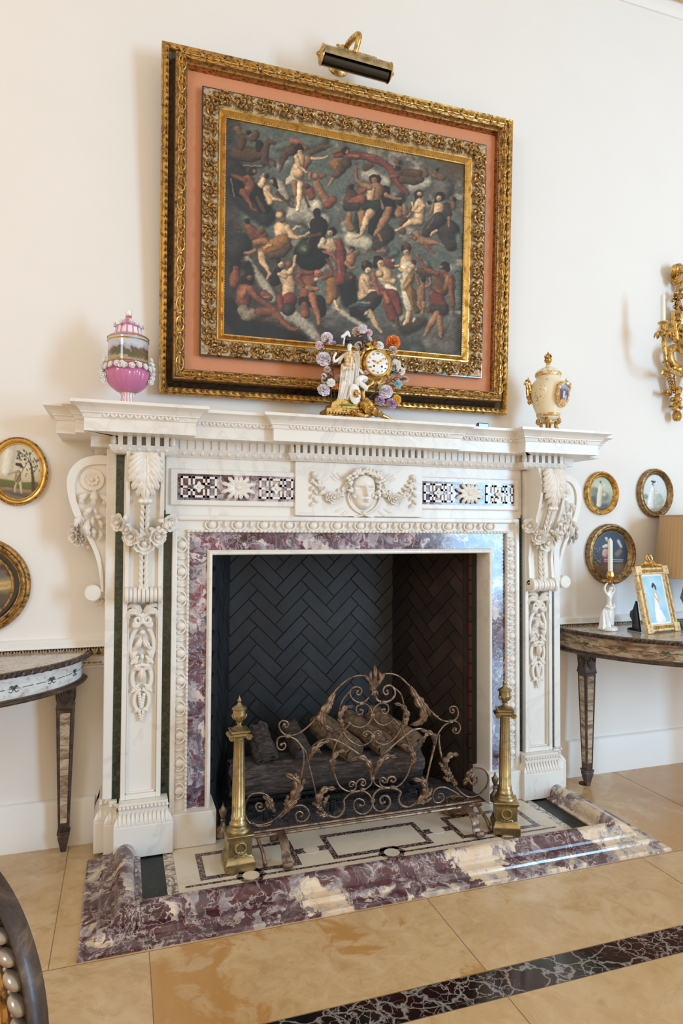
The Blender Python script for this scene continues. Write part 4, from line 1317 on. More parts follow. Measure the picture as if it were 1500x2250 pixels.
# ------------------------------------------------------------------ andirons
def andiron(loc, rz, label):
    A = thing('andiron', label, 'andiron', loc, rz, 'pair of brass column andirons', local=True)
    q = math.sqrt(.5) * 2
    def sqp(mb, prof): mb.lathe([(r * q * .5 * 1.0, z) for r, z in prof], n=4, sq=True)
    mb = MB()
    sqp(mb, [(.118, 0), (.118, .030), (.114, .036), (.108, .040), (.103, .052), (.102, .054), (.094, .056), (.094, .120), (.100, .124), (.106, .128), (.110, .132), (.110, .138), (.090, .142), (.0, .142)][:-1])
    b = mb.build('pedestal', M['brass'], A, local=True, smooth=True, ang=.5, bevel=.0015)
    mb = MB()
    mb.tube(circ((0, -.0485, .090), .021, 36), .0045, 8, closed=True)
    for i in range(22):
        an = 2 * PI * i / 22
        mb.sph((.021 * math.cos(an), -.053, .090 + .021 * math.sin(an)), .0042, 6, 5)
    for s in (-1, 1):
        mb.tube(cat([(0, -.050, .070), (s * .010, -.052, .064), (s * .020, -.051, .066), (s * .026, -.050, .060)], 5), .0025, 6)
        mb.sph((s * .006, -.051, .074), (.006, .003, .004), 8, 5)
    mb.build('laurel_wreath', M['brass'], b, local=True)
    mb = MB()
    mb.lathe([(.046, .138), (.047, .146), (.044, .152), (.036, .156), (.033, .162), (.036, .168), (.033, .175), (.030, .180), (.0295, .188)], n=32)
    mb.lathe([(.0295, .186), (.0290, .199), (.0288, .201), (.027, .32), (.024, .42), (.0218, .498), (.0216, .502), (.0225, .506), (.022, .512)], n=80, fl=lambda a, r, z: r * (1 - (.13 if .2 < z < .5 else 0) * abs(math.cos(a * 8)) ** .6))
    mb.build('fluted_column', M['brass'], A, local=True, ang=1.0)
    mb = MB()
    sqp(mb, [(.050, .510), (.062, .520), (.062, .528), (.074, .534), (.074, .541), (.040, .545)])
    for sx in (-1, 1):
        for sy in (-1, 1):
            for r_, k_ in ((.012, 0),):
                pts = [(sx * (.034 + (.012 - .010 * t) * math.cos(t * 9)), sy * .034, .514 + (.012 - .010 * t) * math.sin(t * 9)) for t in np.linspace(0, 1, 18)]
                mb.tube(pts, .0028, 6)
        mb.lathe([(.010, -.032), (.012, -.030), (.008, 0), (.012, .030), (.010, .032)], (sx * .034, 0, .514), 14, ax=((1, 0, 0), (0, 0, 1), (0, 1, 0)))
    mb.build('ionic_capital', M['brass'], A, local=True, ang=.5)
    mb = MB()
    mb.lathe([(r, .543 + (z - .543) * .70) for r, z in [(.030, .543), (.031, .547), (.022, .552), (.012, .558), (.008, .566), (.008, .574), (.014, .577), (.014, .580), (.010, .583), (.016, .592), (.025, .606), (.028, .616), (.025, .618), (.025, .650), (.030, .653), (.031, .658), (.026, .664), (.016, .672), (.010, .680), (.005, .692), (.008, .698), (.009, .704), (.005, .712), (.002, .722), (.0005, .730)]], n=32)
    for i in range(10):
        an = 2 * PI * i / 10
        d = (math.cos(an), math.sin(an))
        mb.leaf([(d[0] * .014, d[1] * .014, .576), (d[0] * .026, d[1] * .026, .587), (d[0] * .031, d[1] * .031, .598)], .012, (d[0], d[1], 0), 1, .2, .1, nu=7, nv=5)
    mb.build('urn_finial', M['brass'], A, local=True, ang=.6)
    # log rest running back with its small guard urn
    mb = MB()
    mb.box(-.010, .010, .045, .40, .075, .092)
    mb.box(-.010, .010, .380, .400, .0, .092)
    mb.build('log_bar', M['iron'], A, local=True, bevel=.002)
    return A
andiron((-.606, -.446, .0195), .03, 'brass column andiron with urn finial on the left of the hearth')
andiron((.583, -.500, .0195), -.42, 'brass column andiron with urn finial on the right, turned towards the screen')
def small_urn(loc, label):
    o = MB()
    o.lathe([(.024, 0), (.024, .03), (.016, .04), (.010, .05), (.008, .062), (.012, .068), (.007, .074), (.012, .088), (.016, .102), (.017, .110), (.013, .113), (.008, .120), (.004, .130), (.002, .140)], loc, 18)
    t = o.build('andiron_guard_urn', M['bronze']); return tag(t, label, 'ornament')
small_urn((-.640, -.26, .06), 'small tarnished urn behind the left andiron')
small_urn((.655, -.30, .06), 'small dark urn behind the right andiron')

# ------------------------------------------------------------------ logs on their grate
g = NT('charred_bark', .7, 0, 0, .5)
v = g.n('ShaderNodeMapping'); v.inputs['Scale'].default_value = (7, 34, 34); g.l(g.co, v.inputs[0])
nz = g.noise(1.6, 7, 1.2, .7, vec=v.outputs[0])
g.col(g.ramp(nz, [(.32, srgb(22, 20, 22)), (.5, srgb(66, 56, 52)), (.7, srgb(120, 104, 96))])); g.bump(nz, .9, .012)
M['bark'] = g.mat
g = NT('charred_end', .55); g.col(g.mix(g.ramp(g.vor(42, g.warp(10, .03), 'DISTANCE_TO_EDGE'), [(0, 1.), (.06, 0.)]), srgb(78, 76, 82), srgb(20, 18, 20))); M['endgrain'] = g.mat
g = NT('tan_bark', .8); nz = g.noise(28, 7, 1.5, .7); g.col(g.ramp(nz, [(.36, srgb(48, 36, 28)), (.6, srgb(138, 112, 86))])); g.bump(nz, 1., .012); M['tanbark'] = g.mat
def log(name, a, b, r, label, m='bark', seed=1, hollow=False, n=30):
    rnd = random.Random(seed)
    a = np.array(a, float); b = np.array(b, float); d = b - a; L = np.linalg.norm(d); d /= L
    u = np.cross(d, (0, 0, 1.) if abs(d[2]) < .8 else (0, 1., 0)); u /= np.linalg.norm(u); w = np.cross(d, u)
    root = thing(name, label, 'log', tuple((a + b) / 2), 0, 'ceramic logs in the firebox')
    ph = [rnd.uniform(0, 6) for _ in range(6)]
    def rad(an, t):
        return r * (1 + .06 * math.sin(2 * an + ph[0]) + .05 * math.sin(3 * an + ph[1] + t * 4) + .03 * math.sin(7 * an + ph[2] + t * 3) + .018 * math.sin(13 * an + ph[3] + 6 * t) + .05 * math.sin(t * 7 + ph[4]) + .02 * math.sin(t * 23 + an * 2) + .012 * math.sin(19 * an + 11 * math.sin(t * 9)))
    mb = MB(); nu, nv = 56, 26
    mb.cur = 0
    vs = []
    for j in range(nv):
        t = j / (nv - 1)
        for i in range(nu):
            an = 2 * PI * i / nu
            rr = rad(an, t) * (1 - .10 * (abs(2 * t - 1) ** 14))
            vs.append(a + d * (L * t + .006 * math.sin(5 * an + ph[5]) * (1 if t in (0, 1) else 0)) + u * rr * math.cos(an) + w * rr * math.sin(an))
    mb.add(vs, [(j * nu + i, j * nu + (i + 1) % nu, (j + 1) * nu + (i + 1) % nu, (j + 1) * nu + i) for j in range(nv - 1) for i in range(nu)])
    mb.build('bark', M[m], root, ang=1.2)
    for e, t in ((a, 0), (b, 1)):
        mb = MB()
        s = -1 if t == 0 else 1
        rings = [1, .75, .55, .3, .0] if not hollow else [1, .78, .62, .58, .5, 0]
        dep = [0, .004, .004, .006, .006] if not hollow else [0, .004, .002, -.03, -.07, -.075]
        vs = []
        for k_, dp in zip(rings, dep):
            for i in range(nu):
                an = 2 * PI * i / nu; rr = rad(an, t) * .9 * k_
                vs.append(e + d * s * dp + u * rr * math.cos(an) + w * rr * math.sin(an))
        mb.add(vs, [(j * nu + i, j * nu + (i + 1) % nu, (j + 1) * nu + (i + 1) % nu, (j + 1) * nu + i) for j in range(len(rings) - 1) for i in range(nu)])
        mb.build('cut_end', M['endgrain'] if m == 'bark' else M[m], root, ang=1.2)
log('firewood_log', (-.575, .03, .185), (.40, .03, .175), .088, 'long charred log lying across the grate', seed=4)
log('firewood_log', (-.50, .16, .13), (.34, .20, .13), .06, 'dark log lying behind the long charred log', seed=9)
log('firewood_log', (-.395, -.01, .26), (-.43, .10, .40), .052, 'short hollow upright log stub at the left end of the pile', seed=12, hollow=True)
log('firewood_log', (-.22, -.005, .28), (-.265, .13, .38), .050, 'charred stub leaning on the pile under the left shoulder of the screen', seed=15)
log('firewood_log', (.03, -.05, .27), (-.10, .17, .38), .062, 'brown log with pale cut end left of the screen centre', 'tanbark', 18)
log('firewood_log', (.20, -.04, .28), (.07, .19, .37), .055, 'brown log leaning across the pile behind the screen centre', 'tanbark', 21)
log('firewood_log', (.37, -.03, .26), (.20, .20, .38), .058, 'brown log with dark cut end on the right of the pile', 'tanbark', 27)
G = thing('fire_grate', 'black iron fire grate under the charred logs', 'grate', (0, 0, .02))
mb = MB()
for y in (-.07, .02, .11, .20): mb.box(-.50, .42, y - .007, y + .007, .075, .092)
mb.build('grate_bars', M['iron'], G, smooth=False, bevel=.002)
for x in (-.42, -.10, .18, .36):
    mb = MB(); mb.box(x - .009, x + .009, -.095, .23, .062, .076); mb.build('cross_bar', M['iron'], G, smooth=False, bevel=.002)
    for y in (-.085, .21):
        mb = MB(); mb.box(x - .009, x + .009, y - .009, y + .009, .0215, .062); mb.build('leg', M['iron'], G, smooth=False, bevel=.002)
rnd = random.Random(8)
mb = MB()
for i in range(900):
    x, y = rnd.uniform(-.5, .46), rnd.uniform(-.17, .2)
    mb.sph((x, y, .024), (rnd.uniform(.002, .008), rnd.uniform(.002, .008), rnd.uniform(.002, .005)), 5, 4)
o = tag(mb.build('cinders', M['endgrain']), 'loose dark cinders scattered on the firebrick under the grate', 'cinders'); o['kind'] = 'stuff'
# coiled chain of the damper lying behind the screen on the right
mb = MB(); P = []
for i in range(5):
    for k_ in range(30):
        an = 2 * PI * k_ / 30
        P.append((.47 + (.075 - .006 * i) * math.cos(an), -.26 + (.055 - .004 * i) * math.sin(an), .028 + .010 * i + .010 * k_ / 30))
for s in (0, 1):
    mb.tube([(p[0] + .005 * math.cos(i * .9 + s * PI), p[1], p[2] + .005 * math.sin(i * .9 + s * PI)) for i, p in enumerate(P)], .0055, 6)
tag(mb.build('coiled_cord', M['bronze']), 'coil of dark braided cord on the hearth behind the right foot of the screen', 'cord')

# ------------------------------------------------------------------ framed painting
TH = math.radians(3.0)
OZ, OY = 1.974, -.05
PN = np.array([0, -math.cos(TH), -math.sin(TH)]); PV = np.array([0, -math.sin(TH), math.cos(TH)])
PT = thing('framed_painting', 'large dark baroque figure painting in a wide gilt frame with an orange linen mat', 'painting', (0, OY, OZ))
UC = -.018
def pf(u, v, d): 
    u, v = u - .006 * v, v + .006 * u
    p = np.array([UC + u, OY, OZ]) + PV * v + PN * d
    return tuple(p)
def rect_sweep(mb, hw, v0, v1, prof):
    """prof [(inset from the outer rect, height d)]"""
    k = len(prof); vs = []
    for (su, sv) in ((-1, 0), (1, 0), (1, 1), (-1, 1)):
        for o, d in prof:
            vs.append(pf(su * (hw - o), (v1 - o) if sv else (v0 + o), d))
    mb.add(vs, [(i * k + j, ((i + 1) % 4) * k + j, ((i + 1) % 4) * k + j + 1, i * k + j + 1) for i in range(4) for j in range(k - 1)])
mb = MB()
rect_sweep(mb, .897, 0, 1.556, [(0, -.03), (0, .006), (.004, .012), (.010, .008), (.018, .010), (.024, .008), (.030, .012), (.034, .004), (.034, -.01)])
o1 = mb.build('outer_gilt_moulding', M['gold'], PT, ang=.5)
def edges(hw, v0, v1):
    """(origin, direction, length) of the four sides, anticlockwise from the front"""
    return [((-hw, v0), (1, 0), 2 * hw), ((hw, v0), (0, 1), v1 - v0), ((hw, v1), (-1, 0), 2 * hw), ((-hw, v1), (0, -1), v1 - v0)]
mb = MB()
for (o, d, L) in edges(.874, .021, 1.533):
    n = int(L / .030)
    for i in range(n):
        t = (i + .5) * L / n
        for s in (-1, 1):
            p0 = (o[0] + d[0] * (t - .010), o[1] + d[1] * (t - .010)); p1 = (o[0] + d[0] * (t + .010) - d[1] * s * .007, o[1] + d[1] * (t + .010) + d[0] * s * .007)
            mb.tube([pf(*p0, .010), pf((p0[0] + p1[0]) / 2, (p0[1] + p1[1]) / 2, .014), pf(*p1, .010)], [.002, .004, .001], 5)
mb.build('leaf_carving', M['golddark'], o1)
mb = MB()
rect_sweep(mb, .864, .032, 1.524, [(0, -.03), (0, -.002), (.008, -.006), (.028, -.010), (.040, 0), (.044, .02), (.044, -.03)])
lab(mb.build('black_cove', M['lacquer'], PT, ang=.5), 'glossy black lacquer cove')
mb = MB()
rect_sweep(mb, .840, .062, 1.502, [(0, -.02), (0, .040), (.004, .048), (.010, .050), (.014, .062), (.024, .068), (.034, .062), (.038, .052), (.044, .046), (.047, .044), (.050, .036), (.052, .024), (.052, .0)])
o2 = mb.build('raised_gilt_moulding', M['golddark'], PT, ang=.5)
mb = MB(); bd = MB()
for (o, d, L) in edges(.812, .086, 1.484):
    n = int(L / .085)
    for i in range(n):
        t = (i + .5) * L / n
        Q = lambda a, b, h: pf(o[0] + d[0] * (t + a) - d[1] * b, o[1] + d[1] * (t + a) + d[0] * b, h)
        for s in (-1, 1):      # crossed ribbon ties and laurel loops
            mb.tube([Q(-.036, 0, .064), Q(-.020, s * .013, .070), Q(0, s * .016, .066), Q(.020, s * .013, .070), Q(.036, 0, .064)], .0028, 5)
            mb.tube([Q(-.004 + s * .002, -.014, .062), Q(s * .001 + .004, 0, .076), Q(.012 + s * .002, .014, .062)], .0034, 5)
        mb.tube([Q(-.034, 0, .068), Q(.034, 0, .068)], .0045, 6)
        mb.sph(Q(.0425, 0, .072), (.008, .008, .008), 8, 6)
for (o, d, L) in edges(.788, .110, 1.460):
    n = int(L / .0085)
    for i in range(n):
        t = (i + .5) * L / n
        bd.sph(pf(o[0] + d[0] * t, o[1] + d[1] * t, .040), .0032, 5, 4)
mb.build('ribbon_and_laurel_carving', M['gold'], o2); bd.build('bead_row', M['goldwash'], o2)
mb = MB()
a, b, c, d = pf(-.79, .105, .008), pf(.79, .105, .008), pf(.79, 1.46, .008), pf(-.79, 1.46, .008)
mb.add([a, b, c, d] + [pf(-.79, .105, .0), pf(.79, .105, .0), pf(.79, 1.46, .0), pf(-.79, 1.46, .0)], [(0, 1, 2, 3), (7, 6, 5, 4), (0, 4, 5, 1), (1, 5, 6, 2), (2, 6, 7, 3), (3, 7, 4, 0)])
lab(mb.build('linen_mat', M['linen'], PT, smooth=False), 'orange linen mat')
mb = MB()
rect_sweep(mb, .719, .182, 1.374, [(0, .016), (0, .034), (.003, .040), (.010, .041), (.030, .040), (.055, .032), (.068, .026), (.074, .025)])
o3 = mb.build('ornate_frame', M['goldwash'], PT, ang=.5)
mb = MB(); rect_sweep(mb, .723, .178, 1.378, [(0, .014), (0, .036), (.005, .036)]); lab(mb.build('dark_back_edge', M['lacquer'], o3, smooth=False), 'dark wooden back edge')
mb = MB()
rs = random.Random(4)
for (o, d, L) in edges(.684, .217, 1.339):
    n = int(L / .098)
    n += n % 2
    Q = lambda a, b, h: pf(o[0] + d[0] * a - d[1] * b, o[1] + d[1] * a + d[0] * b, h)
    step = L / n
    vine = [Q(t, .020 * math.sin(PI * t / step), .040) for t in np.linspace(0, L, n * 12)]
    mb.tube(vine, .0042, 6)
    for i in range(n):
        t0 = (i + .5) * step; sg = 1 if i % 2 == 0 else -1
        pts = []
        for q_ in range(20):
            an = PI * .5 + q_ / 19 * 1.35 * 2 * PI; r_ = .023 * (1 - q_ / 23)
            pts.append(Q(t0 + r_ * math.cos(an), sg * (r_ * math.sin(an) - .004), .041 + .010 * q_ / 19))
        mb.tube(pts, [.0035, .0055, .0045], 6); mb.sph(Q(t0, -sg * .004, .052), .0055, 7, 5)
        for (aa, r0, L_, ww) in ((.2, .012, .030, .018), (1.1, .014, .028, .016), (2.0, .014, .030, .017), (2.9, .012, .032, .018), (3.8, .014, .026, .015), (4.6, .012, .030, .017), (5.5, .014, .030, .017)):
            an = aa + rs.uniform(-.2, .2)
            b0 = sg * (r0 * math.sin(an)); b1 = sg * ((r0 + L_ * .5) * math.sin(an)); b2 = sg * ((r0 + L_) * math.sin(an + .5)) * .9
            mb.leaf([Q(t0 + r0 * math.cos(an), b0, .038), Q(t0 + (r0 + L_ * .5) * math.cos(an), max(-.031, min(.031, b1)), .050), Q(t0 + (r0 + L_) * math.cos(an + .5), max(-.033, min(.033, b2)), .038)], ww, PN, 2, .35, .3, nu=9, nv=5)
        for s_ in (-1, 1):
            mb.leaf([Q(i * step, s_ * .004, .038), Q(i * step + .014, s_ * .020, .047), Q(i * step + .006 * s_, s_ * .032, .038)], .016, PN, 2, .3, .3, nu=8, nv=5)
mb.build('scrolling_leaf_carving', M['golddark'], o3)
mb = MB()
rect_sweep(mb, .645, .256, 1.300, [(0, .020), (0, .032), (.006, .032), (.020, .016), (.026, .012), (.028, .018), (.032, .018), (.034, .010), (.034, .0)])
o4 = mb.build('inner_gilt_slip', M['goldbright'], PT, ang=.4)
mb = MB()
for (o, d, L) in edges(.614, .283, 1.277):
    n = int(L / .011)
    for i in range(n):
        t = (i + .5) * L / n
        mb.sph(pf(o[0] + d[0] * t, o[1] + d[1] * t, .018), (.0045, .0035, .0035), 5, 4)
mb.build('pearl_row', M['goldwash'], o4)
# the painted canvas: colours brushed onto a fine mesh as strokes
CP = {'s': (198, 166, 130), 'm': (156, 114, 82), 'r': (138, 82, 58), 'd': (66, 54, 47), 'k': (40, 37, 37), 'w': (158, 156, 146), 'g': (102, 101, 98), 't': (94, 108, 106),
      'o': (152, 108, 58), 'R': (132, 66, 56), 'G': (50, 64, 52), 'W': (192, 184, 168), 'b': (96, 72, 54), 'h': (48, 38, 33), 'l': (176, 172, 158), 'B': (74, 84, 92), 'n': (120, 92, 62), 'p': (150, 90, 84),
      'u': (58, 56, 60), 'S': (222, 190, 152), 'v': (70, 62, 58)}
CR = {'A': (480, 240, .213333), 'B': (760, 290, .2), 'C': (480, 480, .186667), 'D': (740, 540, .186667)}
def smooth(x): x = np.clip(x, 0, 1); return x * x * (3 - 2 * x)
def brush(P, col, base, chains, crops, soft=1.2, shade=.34):
    for row in chains:
        cr, c, pts = row[:3]
        sf = row[3] if len(row) > 3 else soft
        x0, y0, s = crops[cr]
        q = np.array([(x0 + p[0] * s, y0 + p[1] * s, p[2] * s) for p in pts], float)
        if len(q) == 1: q = np.vstack([q, q + [.01, 0, 0]])
        mr = q[:, 2].max() + sf * 2
        sel = np.where((P[:, 0] > q[:, 0].min() - mr) & (P[:, 0] < q[:, 0].max() + mr) & (P[:, 1] > q[:, 1].min() - mr) & (P[:, 1] < q[:, 1].max() + mr))[0]
        if not len(sel): continue
        X = P[sel]
        best = np.full(len(sel), 1e9); rel = np.zeros(len(sel)); dx = np.zeros(len(sel)); dy = np.zeros(len(sel))
        for a, b in zip(q[:-1], q[1:]):
            d = b[:2] - a[:2]; L2 = d @ d + 1e-9
            t = np.clip(((X - a[:2]) @ d) / L2, 0, 1)
            r = a[2] + (b[2] - a[2]) * t
            v = X - (a[:2] + t[:, None] * d)
            ds = np.hypot(v[:, 0], v[:, 1]); sd = ds - r
            m = sd < best
            best[m] = sd[m]; rel[m] = (ds / np.maximum(r, .1))[m]; dx[m] = (v[:, 0] / np.maximum(r, .1))[m]; dy[m] = (v[:, 1] / np.maximum(r, .1))[m]
        al = smooth(.5 - best / sf / 1.6)
        lum = 1 + shade * (-.55 * dx - .45 * dy) - shade * .75 * np.clip(rel, 0, 1) ** 3
        cc = np.array(CP[c] if isinstance(c, str) else c, float)[None] * np.clip(lum, .4, 1.5)[:, None]
        col[sel] = col[sel] * (1 - al[:, None]) + cc * al[:, None]
    return col
def vnoise(x, y, seed):
    r = np.random.RandomState(seed); T = r.rand(64, 64)
    xi = np.floor(x).astype(int); yi = np.floor(y).astype(int); fx = smooth(x - xi); fy = smooth(y - yi)
    g = lambda i, j: T[i % 64, j % 64]
    return (g(xi, yi) * (1 - fx) + g(xi + 1, yi) * fx) * (1 - fy) + (g(xi, yi + 1) * (1 - fx) + g(xi + 1, yi + 1) * fx) * fy
def fbm(x, y, seed, o=4):
    s = 0; a = .5
    for i in range(o): s = s + a * vnoise(x * 2 ** i, y * 2 ** i, seed + i); a *= .5
    return s
def fill_attr(o, col, name='paint'):
    me = o.data
    c = np.clip(col / 255, 0, 1)
    lin = np.where(c > .04045, ((c + .055) / 1.055) ** 2.4, c / 12.92)
    ca = me.color_attributes.new(name, 'FLOAT_COLOR', 'POINT')
    buf = np.ones((len(me.vertices), 4), np.float32); buf[:, :3] = lin
    ca.data.foreach_set('color', buf.ravel())
g = NT('oil_canvas', .42, 0, .08, .5)
g.col(g.n('ShaderNodeVertexColor', layer_name='paint').outputs[0])
w1 = g.n('ShaderNodeTexWave', bands_direction='X'); w1.inputs['Scale'].default_value = 130; w1.inputs['Distortion'].default_value = 2; g.l(g.co, w1.inputs[0])
w2 = g.n('ShaderNodeTexWave', bands_direction='Z'); w2.inputs['Scale'].default_value = 130; w2.inputs['Distortion'].default_value = 2; g.l(g.co, w2.inputs[0])
g.bump(g.math('ADD', w1.outputs[1], w2.outputs[1]), .35, .0012)
M['canvas'] = g.mat
g = NT('painted_miniature', .35, 0, .3); g.col(g.n('ShaderNodeVertexColor', layer_name='paint').outputs[0]); M['mini'] = g.mat
NUc, NVc = 420, 370
V = []
for j in range(NVc):
    for i in range(NUc):
        V.append(pf(-.612 + 1.224 * i / (NUc - 1), .285 + .990 * j / (NVc - 1), .010))
V = np.array(V)
q = (V - CAM) @ RM.T
PX = np.stack([750 + FPX * q[:, 0] / q[:, 2], 1125 - FPX * q[:, 1] / q[:, 2]], 1)
x, y = PX[:, 0], PX[:, 1]
QX = PX + 5.0 * np.stack([fbm(x / 7, y / 7, 40, 3) - .45, fbm(x / 7, y / 7, 50, 3) - .45], 1)
n1 = fbm(x / 60, y / 45, 1); n2 = fbm(x / 18, y / 14, 9); n3 = fbm(x / 5, y / 4, 20, 3)
topy = 262 + (x - 495) * .205
f = (y - topy) / 480
def C_(k): return np.array(CP[k], float)[None]
def mixc(a, b, t): return a * (1 - t[:, None]) + b * t[:, None]
col = mixc(C_('t') * np.ones((len(x), 1)), C_('g'), smooth((n1 - .38) * 4))
col = mixc(col, C_('w'), smooth((n2 * .5 + n1 * .6 - .56) * 7) * .7)
col = mixc(col, C_('n') * .8, smooth((x - 900) / 110) * smooth((430 - y) / 60) * .85)
col = mixc(col, C_('u'), smooth((545 - x) / 40) * .8)
col = mixc(col, C_('u'), smooth((f - .74) * 5.) * .92)
col = mixc(col, C_('d'), smooth((f - .45) * 6) * smooth((700 - x) / 120) * .75)
